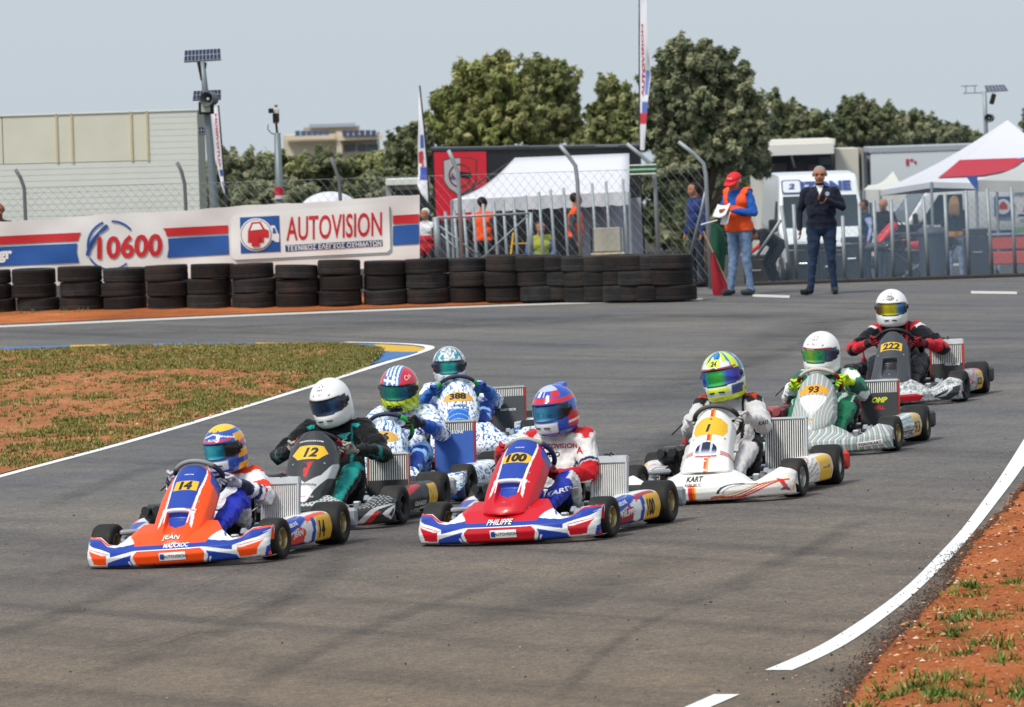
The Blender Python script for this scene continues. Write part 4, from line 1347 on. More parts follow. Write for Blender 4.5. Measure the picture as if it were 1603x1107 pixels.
for k, (lab, bx, lobes, pal, Y) in enumerate([
    ('dark olive tree right of the largest tree, above the open truck', 1245, [(1218, 175, 22, 32), (1245, 192, 34, 30), (1270, 205, 36, 30), (1230, 215, 36, 28)], PAL_DARK, 190),
    ('tallest of the dark olive trees above the white box trailer', 1350, [(1345, 178, 34, 26), (1378, 185, 28, 28), (1330, 205, 34, 30), (1365, 215, 44, 30)], PAL_DARK, 195),
    ('grey green olive tree above the white box trailer, nearest the marquee', 1430, [(1412, 195, 34, 26), (1440, 205, 34, 24), (1470, 212, 36, 20), (1420, 225, 50, 22)], PAL_GREY, 200),
    ('low dark tree at the marquee roof', 1500, [(1500, 215, 30, 18), (1530, 222, 30, 14)], PAL_DARK, 205),
    ('tree filling the gap above the open truck body', 1295, [(1290, 215, 26, 20), (1305, 225, 34, 22)], PAL_OLIVE, 200),
    ('tree at the right edge of the picture behind the marquee', 1612, [(1612, 195, 16, 26)], PAL_DARK, 190),
]):
    tree(lab, Y, (bx, 340), lobes, pal, .8, .10, 'olive trees behind the paddock', seed=20 + k)
for k, (lab, bx, lobes, pal, Y) in enumerate([
    ('grey olive tree just right of the solar lamp post', 375, [(372, 265, 34, 32), (395, 285, 40, 36), (352, 290, 24, 30)], PAL_GREY, 150),
    ('olive tree behind the signal pole', 435, [(428, 266, 34, 26), (455, 282, 38, 32), (420, 290, 36, 32)], PAL_OLIVE, 155),
    ('olive tree below the left half of the distant building', 500, [(492, 258, 38, 20), (515, 272, 42, 30), (480, 290, 40, 30)], PAL_DARK, 160),
    ('olive tree below the right half of the distant building', 575, [(560, 266, 36, 22), (592, 268, 38, 28), (560, 292, 44, 30), (606, 252, 22, 14)], PAL_OLIVE, 165),
    ('olive tree left of the flag at the black trailer', 640, [(630, 232, 30, 26), (650, 225, 26, 34), (635, 268, 40, 40), (668, 262, 26, 50)], PAL_DARK, 160),
    ('pale olive bush above the middle of the banner', 450, [(445, 305, 50, 22), (400, 310, 40, 20)], PAL_GREY, 140),
    ('pale olive bush above the right end of the banner', 610, [(600, 305, 50, 24), (645, 300, 30, 26)], PAL_GREY, 142),
]):
    tree(lab, Y, (bx, 350), lobes, pal, .8, .085, 'olive trees behind the banner', seed=40 + k)
# far wood reading as one mass behind the single trees
r = np.random.default_rng(77)
VV, CC = [], []
for k in range(105):
    px = -350 + 2340 * k / 104; Y = 215 + 25 * r.random()
    py = 278 + 10 * r.random() + (-30 if px > 1180 else 0)
    c = P(px, py, Y); s = sc(Y)
    V, C = leaves(r, tuple(c), (34 / s, 30 / s, 34 / s), 24, 1400, .15, PAL_DARK)
    VV.append(V); CC.append(C)
    V, C = leaves(r, tuple(c - Vector((0, 0, 1.6))), (36 / s, 30 / s, 50 / s), 24, 900, .18, PAL_DARK)
    VV.append(V); CC.append(C)
V = np.concatenate(VV)
tag(link_mesh('far_wood', mesh_np('far_wood', V, np.arange(len(V)).reshape(-1, 4), M_LEAF, np.concatenate(CC))), 'far belt of olive trees closing the view behind the paddock', 'wood', kind='stuff')

# ------------------------------------------------------------------ distant building
YD = 430.0
db = empty('apartment_building', (P(515, 240, YD).x, YD, paddock_z(YD)))
tag(db, 'distant cream building with roof terraces and solar panels above the trees', 'building')
def dq(x, y, dy=0): return P(x, y, YD + dy) - db.location
def dbox(name, x0, y0, x1, y1, depth, mat, dy=0):
    a, b = dq(x0, y0, dy), dq(x1, y1, dy)
    return MB().box(((a.x + b.x) / 2, (a.y + b.y) / 2 + depth / 2, (a.z + b.z) / 2), (abs(b.x - a.x), depth, abs(a.z - b.z)), None, 0).build(name, mat, db)
M_DC = principled('far_cream', 'd6cab2', .8, var=.06); M_DW = principled('far_window', '5a6478', .3)
dbox('wall', 443, 212, 597, 420, 9, M_DC); dbox('upper_storey', 475, 200, 560, 211, 6, principled('far_grey', 'a89c90', .8), 1.5); dbox('parapet', 526, 206, 536, 240, .6, M_DC, -.9); dbox('cornice', 530, 213, 598, 218, 1.2, principled('far_trim', 'e0d2b8', .8), -1.2); dbox('cornice', 446, 214, 524, 217, 1.0, principled('far_trim', 'e0d2b8', .8), -1.2)
for x0, x1 in ((540, 556), (560, 572), (575, 592)): dbox('window', x0, 226, x1, 236, .3, M_DW, -.2)
for x0 in range(462, 512, 9): dbox('solar_panel', x0, 205, x0 + 8, 213.5, .2, principled('far_solar', '48587c', .3), -.6)
for x0 in range(536, 590, 9): dbox('solar_panel', x0, 204, x0 + 8, 212.5, .2, principled('far_solar', '48587c', .3), -1.4)
dbox('roof_frame', 484, 195, 556, 198, .6, principled('far_frame', '9aa4b4', .6), 1.0)

# ------------------------------------------------------------------ black and red trailer
YT = 118.0
tr = empty('black_trailer', (P(840, 400, YT).x, YT, paddock_z(YT)))
tag(tr, 'black race trailer with a red panel carrying a helmet shield emblem', 'trailer')
def tq(x, y, dy=0): return P(x, y, YT + dy) - tr.location
def tquad(name, pts, mat, dy, th=.0):
    F4 = [tq(x, y, dy) for x, y in pts]
    if th:
        Bk = [v + Vector((0, th, 0)) for v in F4]; n = len(F4)
        m = MB().add(F4 + Bk, [tuple(range(n)), tuple(range(2 * n - 1, n - 1, -1))] + [(i, i + n, (i + 1) % n + n, (i + 1) % n) for i in range(n)])
    else:
        m = MB().add(F4, [tuple(range(len(F4)))])
    return m.build(name, mat, tr)
M_TB = principled('trailer_black', '1c1e24', .4, coat=.2, var=.05)
tquad('body', [(676, 234), (1003, 229), (1009, 420), (682, 420)], M_TB, 0, 2.4)
tquad('roof_rail', [(674, 232), (1004, 227), (1004, 231), (674, 236)], principled('rail_dark', '3a3e44', .5), -.05, 2.5)
for x in (810, 880, 950): tquad('roof_vent', [(x - 18, 228), (x + 18, 227.5), (x + 18, 230), (x - 18, 230.5)], principled('vent_grey', '6a6e70', .5), -.06, .6)
rp_ = tquad('red_panel', [(679, 238), (761, 237), (763, 345), (683, 345)], principled('trailer_red', 'd81c34', .4, coat=.2, var=.05), -.03, .025)
tquad('shield', [(693, 250), (706, 246), (735, 246), (747, 250), (746, 285), (735, 298), (719, 309), (703, 297), (694, 285)], principled('shield_line', '6a4030', .5), -.036)
tquad('shield', [(695, 252), (707, 248.5), (720, 248), (720, 306), (704, 295), (696, 284)], principled('shield_silver', 'b8b4b8', .5), -.042)
tquad('shield', [(720, 248), (735, 248.5), (745, 252), (744, 284), (734, 296), (720, 306)], principled('shield_red', 'd02434', .5), -.042)
def ring(cx, cy, r0, r1, mat, dy, n=18):
    V = [tq(cx + r * math.cos(2 * math.pi * i / n) * .95, cy + r * math.sin(2 * math.pi * i / n), dy) for r in (r0, r1) for i in range(n)]
    MB().add(V, [(i, (i + 1) % n, n + (i + 1) % n, n + i) for i in range(n)]).build('emblem_ring', mat, tr)
ring(720, 275, 16.5, 19, principled('shield_line', '6a4030', .5), -.048)
tquad('emblem_visor', [(717, 268), (737, 271), (736, 280), (718, 277)], M_BLACK, -.052)
tquad('emblem_mark', [(704, 281), (708, 270), (714, 281)], principled('emblem_violet', '5a3c78', .5), -.05)
tquad('door', [(690, 345), (708, 344), (709, 405), (692, 405)], principled('door_grey', '3a3e44', .5), -.04, .02)

# ------------------------------------------------------------------ white gazebo
def tent(label, legs, roof, mats, name='gazebo', wall=None):
    pass
YG = 108.0
gz = empty('gazebo', (P(850, 400, YG).x, YG, paddock_z(YG)))
tag(gz, 'white gazebo with sloping canopy standing before the black trailer', 'gazebo')
def gq(x, y, Y=YG): return P(x, y, Y) - gz.location
M_TENT = principled('tent_white', 'd6d6dc', .75, var=.03, vscale=1.2, bump=.3, bscale=1.5)
A_, B_, R0, R1 = gq(707, 313, 105.5), gq(985, 300, 105.5), gq(806, 247, 108.5), gq(985, 240, 108.5)
C_l, D_l = gq(740, 296, 111.5), gq(1003, 288, 111.5)
def curved_quad(a, b, c, d, sag, n=14, mcount=10):
    V = []
    for i in range(n):
        for j in range(mcount):
            u, v = i / (n - 1), j / (mcount - 1)
            p = (a * (1 - u) + b * u) * (1 - v) + (d * (1 - u) + c * u) * v
            p = p + Vector((0, 0, -sag * math.sin(math.pi * v) * (1 - .3 * u)))
            V.append(p)
    return V, grid_faces(n, mcount)
V, F = curved_quad(A_, B_, R1, R0, .12); me = make_mesh('canopy', V, F, M_TENT); o = link_mesh('canopy', me, gz); so = o.modifiers.new('t', 'SOLIDIFY'); so.thickness = .01
V, F = curved_quad(C_l, D_l, R1, R0, .12); link_mesh('canopy', make_mesh('canopy', V, F, M_TENT), gz)
link_mesh('canopy', make_mesh('canopy', [A_, R0, C_l], [(0, 1, 2)], M_TENT, smooth=False), gz)
def valance(a, b, h, n=40):
    V = []
    for i in range(n):
        u = i / (n - 1); p = a * (1 - u) + b * u
        w = .015 * math.sin(i * 1.3)
        V += [p + Vector((0, w - .01, 0)), p + Vector((0, w * 1.6 - .01, -h - .03 * abs(math.sin(i * .9))))]
    return make_mesh('valance', V, [(2 * i, 2 * i + 1, 2 * i + 3, 2 * i + 2) for i in range(n - 1)], M_TENT)
link_mesh('valance', valance(A_, B_, .22), gz); link_mesh('valance', valance(A_, C_l, .22, 16), gz)
for p in (A_, B_, C_l, D_l):
    MB().tube([p, Vector((p.x, p.y, paddock_z(p.y + gz.location.y) - gz.location.z))], .025, 8).build('leg', M_GALV, gz)
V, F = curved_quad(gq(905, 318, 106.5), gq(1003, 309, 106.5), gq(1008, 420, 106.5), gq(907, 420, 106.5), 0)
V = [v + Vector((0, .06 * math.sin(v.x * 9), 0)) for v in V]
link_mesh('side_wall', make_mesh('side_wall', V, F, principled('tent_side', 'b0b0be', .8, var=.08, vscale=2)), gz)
V, F = curved_quad(gq(1004, 310, 106.5), gq(1020, 300, 112), gq(1020, 420, 112), gq(1008, 420, 106.5), 0)

# parasol dome
pd = empty('white_parasol', (P(515, 320, 112).x, 112, paddock_z(112)))
tag(pd, 'white dome parasol peeking over the middle of the banner', 'parasol')
c0 = P(515, 300, 112) - pd.location
V = []; n = 24
for i in range(8):
    t = i / 7 * 1.25
    for k in range(n): V.append((c0.x + .62 * math.sin(t) * math.cos(2 * math.pi * k / n), .62 * math.sin(t) * math.sin(2 * math.pi * k / n), c0.z - .46 + .46 * math.cos(t)))
link_mesh('canopy', make_mesh('canopy', V, [(i * n + k, i * n + (k + 1) % n, (i + 1) * n + (k + 1) % n, (i + 1) * n + k) for i in range(7) for k in range(n)], M_TENT), pd)
MB().tube([c0, (c0.x, 0, 0)], .02, 8).build('pole', M_GALV, pd)
# shelter roof at the end of the banner
sh_ = empty('bus_shelter', (P(640, 340, 110).x, 110, paddock_z(110))); tag(sh_, 'small white flat roofed shelter behind the end of the banner', 'shelter')
def sq(x, y, dy=0): return P(x, y, 110 + dy) - sh_.location
for nm, q_, mt in (('roof', (604, 280, 672, 288), 'dcdcd4'), ('fascia', (618, 289, 672, 296), 'b0b0a8'), ('column', (604, 289, 616, 380), '9aa0a4'), ('back_wall', (618, 297, 672, 380), '585c58')):
    a, b = sq(q_[0], q_[1]), sq(q_[2], q_[3])
    MB().box(((a.x + b.x) / 2, 0 if nm != 'back_wall' else .6, (a.z + b.z) / 2), (b.x - a.x, .9 if nm == 'roof' else .2, a.z - b.z), None, .01).build(nm, principled('shelter_' + mt, mt, .6, var=.08), sh_)

# ------------------------------------------------------------------ vans and trucks
M_VAN = principled('van_white', 'e4e8ea', .3, coat=.4, var=.02)
M_GLASS = principled('dark_glass', '2a343a', .08, .0, spec=.6)
def van(label, Y, px, rz, prints=None, name='delivery_van'):
    """high roofed van: local -X is forward, Y across, origin on the ground under the middle"""
    zb = paddock_z(Y)
    e = empty(name, (P(px, 350, Y).x, Y, zb), rz)
    tag(e, label, 'van', 'white vans in the paddock')
    prof = [(-2.75, .42), (-2.80, .75), (-2.72, 1.02), (-2.40, 1.18), (-2.05, 1.32), (-1.50, 2.10), (-1.34, 2.42), (-1.08, 2.53), (0, 2.58), (2.5, 2.55), (2.72, 2.45), (2.78, 1.4), (2.75, .42)]
    n = len(prof); V = []
    for sgn, w in ((-1, .985), (1, .985)):
        for x, z in prof:
            tap = 1 - .11 * smoothstep(1.1, 2.56, z) - .10 * smoothstep(-1.9, -2.8, x)
            V.append((x, sgn * w * tap, z))
    m = MB().add(V, [tuple(range(n)), tuple(range(2 * n - 1, n - 1, -1))] + [(i, i + n, (i + 1) % n + n, (i + 1) % n) for i in range(n)])
    o = m.build('body', M_VAN, e)
    bv = o.modifiers.new('b', 'BEVEL'); bv.width = .05; bv.segments = 2; bv.limit_method = 'ANGLE'; bv.angle_limit = .5
    # windscreen
    def face(name, pts, mat, off=.012):
        pts = [Vector(p) for p in pts]; nn = (pts[1] - pts[0]).cross(pts[2] - pts[0]).normalized()
        c = sum(pts, Vector()) / len(pts)
        if nn.dot(c - Vector((0, 0, 1.3))) < 0: nn = -nn
        k = len(pts); Vv = [p + nn * off for p in pts] + [p - nn * .02 for p in pts]
        return MB().add(Vv, [tuple(range(k)), tuple(range(2 * k - 1, k - 1, -1))] + [(i, i + k, (i + 1) % k + k, (i + 1) % k) for i in range(k)]).build(name, mat, e)
    face('windscreen', [(-2.02, -.88, 1.363), (-2.02, .88, 1.363), (-1.53, .83, 2.057), (-1.53, -.83, 2.057)], M_GLASS)
    face('bonnet', [(-2.68, -.70, 1.05), (-2.68, .70, 1.05), (-2.12, .80, 1.26), (-2.12, -.80, 1.26)], M_VAN, .014)
    for s in (-1, 1):
        def wy(z): return s * .985 * (1 - .11 * float(smoothstep(1.1, 2.56, z)))
        face('side_window', [(-1.75, wy(1.3), 1.30), (-.75, wy(1.3), 1.30), (-.75, wy(1.95), 1.95), (-1.28, wy(1.95), 1.95)], M_GLASS)
        face('door_panel', [(-1.72, wy(.5), .50), (-.70, wy(.5), .50), (-.70, wy(1.26), 1.26), (-1.72, wy(1.26), 1.26)], M_VAN, .016)
        MB().box((-1.86, s * 1.10, 1.42), (.10, .20, .30), None, .04).build('mirror', M_BLACK, e)
        face('headlight', [(-2.79, s * .55, .80), (-2.74, s * .86, .80), (-2.66, s * .84, 1.02), (-2.75, s * .55, 1.0)], principled('headlight', 'c0c8cc', .1, .3))
        for x in (-1.85, 1.65):
            wm = MB().lathe([(.20, -.10), (.32, -.11), (.35, -.08), (.35, .08), (.32, .11), (.20, .10)], 24, 'y', (x, s * .88, .35)); wo = wm.build('wheel', M_TYRE, e, True)
            MB().lathe([(.2, -.02), (.19, .09), (.06, .10), (.001, .10)] if s > 0 else [(.2, .02), (.19, -.09), (.06, -.10), (.001, -.10)], 20, 'y', (x, s * .88, .35)).build('hub_cap', M_STEEL, wo, True)
    MB().box((-2.79, 0, .86), (.05, 1.0, .16), None, .02).build('grille', M_BLACK, e)
    MB().box((-2.80, 0, .52), (.16, 1.86, .26), None, .05).build('bumper', principled('van_bumper', '3a3e42', .5), e)
    if prints: prints(e)
    return e
M_VBLUE = principled('van_print_blue', '24428c', .5)
def van1_prints(e):
    # on the brow over the windscreen
    a, b = Vector((-1.50, 0, 2.10)), Vector((-1.34, 0, 2.42)); up = (b - a).normalized(); nrm = Vector((-up.z, 0, up.x)); c = a.lerp(b, .52) + nrm * .03
    V, F = text_mesh('IZONE', .05, .0, .5); w = .22
    link_mesh('lettering', make_mesh('lettering', [c + Vector((0, -(x * w * 1.25 + .16), 0)) + up * (y * w) for x, y, _ in V], F, M_VBLUE, smooth=False), e)
    for k, (h, mt) in enumerate(((.17, M_VBLUE), (.145, M_VAN))):
        VF = plate_VF([(-1, -.8), (-.8, -1), (.8, -1), (1, -.8), (1, .8), (.8, 1), (-.8, 1), (-1, .8)], 4)
        link_mesh('logo', make_mesh('logo', [c + nrm * (.003 + .003 * k) + Vector((0, -(x * h * 1.35 - .62), 0)) + up * (y * h) for x, y, _ in VF[0]], VF[1], mt, smooth=False), e)
    V, F = text_mesh('2', .06, .2, .5)
    link_mesh('logo', make_mesh('logo', [c + nrm * .010 + Vector((0, -(x * .18 - .62), 0)) + up * (y * .13) for x, y, _ in V], F, M_VBLUE, smooth=False), e)
# rz: local -X points at the camera when rz = 90 deg
van('white van facing the track behind the man in navy, lettered above its windscreen', 134, 1274, math.radians(92.5), van1_prints)
def van2_prints(e):
    s = 1 if False else -1
    y = -.985 - .02
    V, F = text_mesh('AUTOVISION', .02, 0, .5)
    link_mesh('lettering', make_mesh('lettering', [(1.25 + x * .26 * .62, y, 1.62 + z * .26) for x, z, _ in V], F, M_BR, smooth=False), e)
    link_mesh('print_panel', make_mesh('print_panel', [(-.05, y, 1.42), (.36, y, 1.42), (.36, y, 1.86), (-.05, y, 1.86)], [(0, 1, 2, 3)], M_BB, smooth=False), e)
    VF = ellipse_VF(20, 5)
    link_mesh('print_disc', make_mesh('print_disc', [(.15 + x * .17, y - .004, 1.64 + z * .17) for x, z, _ in VF[0]], VF[1], M_WHITEINK, smooth=False), e)
    link_mesh('print_car', make_mesh('print_car', [(.06, y - .008, 1.58), (.25, y - .008, 1.58), (.25, y - .008, 1.66), (.19, y - .008, 1.74), (.11, y - .008, 1.74), (.06, y - .008, 1.66)], [(0, 1, 2, 3, 4, 5)], M_BR, smooth=False), e)
    link_mesh('printed_stripe', make_mesh('printed_stripe', [(.48, y, 1.40), (2.1, y, 1.40), (2.1, y, 1.46), (.48, y, 1.46)], [(0, 1, 2, 3)], M_BB, smooth=False), e)
    link_mesh('printed_stripe', make_mesh('printed_stripe', [(-.6, y, .62), (2.7, y, .62), (2.7, y, 1.12), (-.2, y, 1.12)], [(0, 1, 2, 3)], M_BB, smooth=False), e)
    link_mesh('printed_stripe', make_mesh('printed_stripe', [(.2, y, 2.02), (2.5, y, 2.02), (2.5, y, 2.25), (.5, y, 2.25)], [(0, 1, 2, 3)], M_BB, smooth=False), e)
van('white van with red and blue side lettering standing sideways under the marquee', 131, 1545, math.radians(8), van2_prints)

tk = empty('open_truck', (P(1260, 400, 158).x, 158, paddock_z(158)))
tag(tk, 'cream truck body with an open hatch behind the white van', 'truck')
def kq(x, y, dy=0): return P(x, y, 158 + dy) - tk.location
def kbox(name, x0, y0, x1, y1, dep, mat, dy=0, bev=.01):
    a, b = kq(x0, y0, dy), kq(x1, y1, dy)
    return MB().box(((a.x + b.x) / 2, dy + dep / 2, (a.z + b.z) / 2), (abs(b.x - a.x), dep, abs(a.z - b.z)), None, bev).build(name, mat, tk)
M_TRW = principled('truck_white', 'dcd9d0', .5, var=.04); M_DKIN = principled('hatch_inside', '2c2c2e', .8, var=.3, vscale=2)
kbox('body', 1180, 228, 1306, 440, 3.0, M_TRW, .5); kbox('roof', 1170, 222, 1308, 228, 4.0, M_TRW, -.6)
kbox('hatch_lid', 1166, 228, 1306, 241, .3, principled('hatch_lid', 'e4e2dc', .5), -.9); kbox('opening', 1206, 243, 1302, 273, .06, M_DKIN, .46)
kbox('side_panel', 1307, 233, 1350, 440, 2.4, principled('truck_cream', 'd4d0c2', .5, var=.04), .2); kbox('panel_edge', 1349, 232, 1353, 300, 2.0, principled('edge_grey', 'a8a49a', .5), .1)
for x0, x1, y0, y1, c in ((1210, 1232, 256, 272, '4a3c3c'), (1238, 1262, 252, 272, '1c1c20'), (1282, 1300, 247, 258, '3c4a48'), (1264, 1280, 258, 272, '5a2c30')):
    kbox('stored_crate', x0, y0, x1, y1, .3, principled('crate_' + c, c, .7), .14)
MB().tube([kq(1238, 240, -.6), kq(1244, 262, .1)], .03, 6).build('gas_strut', M_STEEL, tk)
tl = empty('box_trailer', (P(1420, 400, 162).x, 162, paddock_z(162)))
tag(tl, 'plain white box trailer with a small red mark left of the marquee', 'trailer')
def lq(x, y, dy=0): return P(x, y, 162 + dy) - tl.location
def lbox(name, x0, y0, x1, y1, dep, mat, dy=0):
    a, b = lq(x0, y0, dy), lq(x1, y1, dy)
    return MB().box(((a.x + b.x) / 2, dy + dep / 2, (a.z + b.z) / 2), (abs(b.x - a.x), dep, abs(a.z - b.z)), None, .01).build(name, mat, tl)
lbox('body', 1363, 233, 1530, 440, 2.4, principled('trailer_white', 'd6dce0', .45, var=.03)); lbox('dark_gap', 1352, 238, 1362, 420, 2.0, principled('gap_shade', '4a4e52', .6), .3); lbox('roof_edge', 1360, 231, 1532, 234, 2.5, M_ALU, -.03)  # dark slab fills the gap left of the body, shade painted as its colour
for x0, y0, x1, y1 in ((1418, 249, 1423, 259), (1424, 249, 1430, 252), (1431, 252, 1435, 256)): lbox('red_mark', x0, y0, x1, y1, .02, M_REDINK, -.03)

# ------------------------------------------------------------------ marquee and small tents
def pyramid(name, label, cor, apex, vh, Y, front_print=None, mat=None):
    e = empty(name, (P(*apex[:2], apex[2]).x, apex[2], paddock_z(apex[2])))
    tag(e, label, 'tent', 'tents of the paddock')
    q = [P(x, y, yy) - e.location for x, y, yy in cor]; a = P(*apex) - e.location
    mt = mat or M_TENT
    for i in range(len(q)):
        b0, b1 = q[i], q[(i + 1) % len(q)]
        n = 12; V, F = [], []
        for u in range(n):
            for v in range(n):
                f, g = u / (n - 1), v / (n - 1)
                p = (b0 * (1 - f) + b1 * f).lerp(a, g); V.append(p + Vector((0, 0, -.10 * math.sin(math.pi * g))))
        me = make_mesh('roof_panel', V, grid_faces(n, n), mt); link_mesh('roof_panel', me, e)
        V = []
        for u in range(20):
            f = u / 19; p = b0 * (1 - f) + b1 * f
            V += [p, p + Vector((0, .01 * math.sin(u), -vh))]
        link_mesh('valance', make_mesh('valance', V, [(2 * k, 2 * k + 1, 2 * k + 3, 2 * k + 2) for k in range(19)], mt), e)
        MB().tube([b0, Vector((b0.x, b0.y, paddock_z(b0.y + e.location.y) - e.location.z))], .03, 8).build('leg', M_GALV, e)
    return e, q, a
mq, q, a = pyramid('marquee', 'large white marquee with a red and blue roof band at the right', [(1458, 285, 122), (1735, 292, 122), (1690, 280, 130), (1378, 298, 129)], (1577, 188, 126), .12, 126)
def roof_pt(px, py): # a point of the front roof face seen at a pixel
    n = (q[1] - q[0]).cross(a - q[0]).normalized(); d = ray(px, py); o = CP - mq.location
    t = (q[0] - o).dot(n) / d.dot(n); h = o + d * t
    # sag of the cloth
    g = max(0, min(1, (h.z - q[0].z) / (a.z - q[0].z)))
    return h + Vector((0, 0, -.10 * math.sin(math.pi * g))) - ray(px, py) * .10
def roof_patch(pts, mat, lift=0):
    xs = [p[0] for p in pts]; ys = [p[1] for p in pts]; cx, cy, w, h = (min(xs) + max(xs)) / 2, (min(ys) + max(ys)) / 2, (max(xs) - min(xs)) / 2, (max(ys) - min(ys)) / 2
    VF = plate_VF([((x - cx) / w, (y - cy) / h) for x, y in pts], 8)
    link_mesh('printed_band', make_mesh('printed_band', [roof_pt(cx + v[0] * w, cy + v[1] * h) - CF * lift for v in VF[0]], VF[1], mat), mq)
roof_patch([(1468, 276), (1502, 243), (1592, 240), (1603, 243), (1580, 262), (1540, 272)], principled('marquee_red', 'b8142c', .7)); roof_patch([(1595, 240), (1660, 238), (1660, 250), (1606, 246)], principled('marquee_blue', '2a50a8', .7)); 
pyramid('canopy_tent', 'grey canopy tent cut by the right edge of the picture', [(1528, 282, 112), (1690, 285, 112), (1690, 285, 118), (1560, 282, 118)], (1640, 232, 115), .22, 115, mat=principled('tent_grey', 'bcbcb8', .75, var=.05))
e_, _, _ = pyramid('small_tent', 'low white tent left of the marquee', [(1352, 297, 136), (1425, 297, 136), (1420, 290, 142), (1360, 290, 142)], (1398, 268, 139), .3, 139, mat=principled('tent_cream', 'd8d6cc', .75, var=.05))
V, F = curved_quad(P(1513, 277, 111.8) - mq.location, P(1530, 274, 111.8) - mq.location, P(1530, 299, 111.8) - mq.location, P(1522, 290, 111.8) - mq.location, 0, 4, 4)
link_mesh('blue_corner', make_mesh('blue_corner', V, F, principled('marquee_blue', '2a50a8', .7)), mq)
# ------------------------------------------------------------------ karts (local axes: -Y is forward, +X the kart's left, origin on the ground)
def smooth_rows(A, it=2, axis=1):
    for _ in range(it):
        B = A.copy()
        sl = [slice(None)] * A.ndim
        def s(a, b):
            q = list(sl); q[axis] = slice(a, b); return tuple(q)
        B[s(1, -1)] = (A[s(0, -2)] + 2 * A[s(1, -1)] + A[s(2, None)]) / 4
        A = B
    return A

def interp_s(x, kn, vals, it=6, n=401):
    """smoothed piecewise interpolation"""
    t = np.linspace(kn[0], kn[-1], n); y = np.interp(t, kn, vals)
    for _ in range(it * 6):
        y[1:-1] = (y[:-2] + 2 * y[1:-1] + y[2:]) / 4
    return np.interp(x, t, y)

FAIR = {
    'A': dict(k=[0, .40, .50, .62, .72, .82, 1], z=[.275, .268, .21, .158, .165, .212, .215], d=[.30, .28, .17, .10, .10, .11, .10]),
    'B': dict(k=[0, .25, .42, .56, .70, .82, .92, 1], z=[.235, .228, .18, .128, .175, .215, .20, .165], d=[.28, .26, .2, .10, .12, .13, .11, .09]),
}
def make_fairing(kart, style, paint, nu=250, nv=84):
    S = FAIR[style]
    u = np.linspace(-1, 1, nu); a = np.abs(u)
    ph = np.clip((a - .90) / .10, 0, 1) * math.pi / 2
    x = np.where(a < .9, .625 * a, .5625 + .054 * np.sin(ph)) * np.sign(u)
    y0 = -0.995 + 0.15 * (np.abs(x) / .6) ** 2.3 + .055 * (1 - np.cos(ph))
    zt = interp_s(a, S['k'], S['z'], 2); dyt = interp_s(a, S['k'], S['d'], 2)
    v = np.linspace(0, 1, nv)
    kv = [0, .10, .28, .42, .52, .78, 1]
    Y = np.zeros((nu, nv)); Z = np.zeros((nu, nv))
    for i in range(nu):
        ky = [.055, .018, 0, .010, .028, dyt[i] * .52, dyt[i]]
        zm = .138
        kz = [.022, .034, .085, .122, zm, zm + (zt[i] - zm) * .62, zt[i]]
        Y[i] = y0[i] + np.interp(v, kv, ky); Z[i] = np.interp(v, kv, kz)
    Y = smooth_rows(Y, 5); Z = smooth_rows(Z, 5)
    X = np.repeat(x[:, None], nv, 1)
    U = np.repeat(u[:, None], nv, 1); Vv = np.repeat(v[None], nu, 0)
    C = paint(U, Vv, X, Z)
    sn = fbm(X * 60, Z * 40, 71, 3); s2 = fbm(X * 9 + 4, Z * 120, 73, 3)            # scuffs along the lip, rubber smears
    wear = np.clip((sn - .50) * 6, 0, 1) * smoothstep(.16, .0, Vv) * .75 + np.clip((s2 - .63) * 5, 0, 1) * .35 * (Vv < .6)
    C = C * (1 - wear[..., None]) + C_('4a443e') * wear[..., None]
    # the turned-in edges: underside and inner back
    def row(Yr, Zr): return np.stack([x, Yr, Zr], 1)[:, None, :]
    Pm = np.stack([X, Y, Z], -1)
    Pm = np.concatenate([row(Y[:, 0] + .10, Z[:, 0] + .004), Pm, row(Y[:, -1] + .012, Z[:, -1] - .006), row(Y[:, -1] + .014, np.maximum(Z[:, -1] - .09, .05))], 1)
    C = np.concatenate([C[:, :1], C, C[:, -1:], C[:, -1:]], 1)
    me = mesh_np('front_fairing', Pm.reshape(-1, 3), grid_faces(nu, nv + 3), M_PAINT, C.reshape(-1, 3), smooth=True)
    return link_mesh('front_fairing', me, kart)

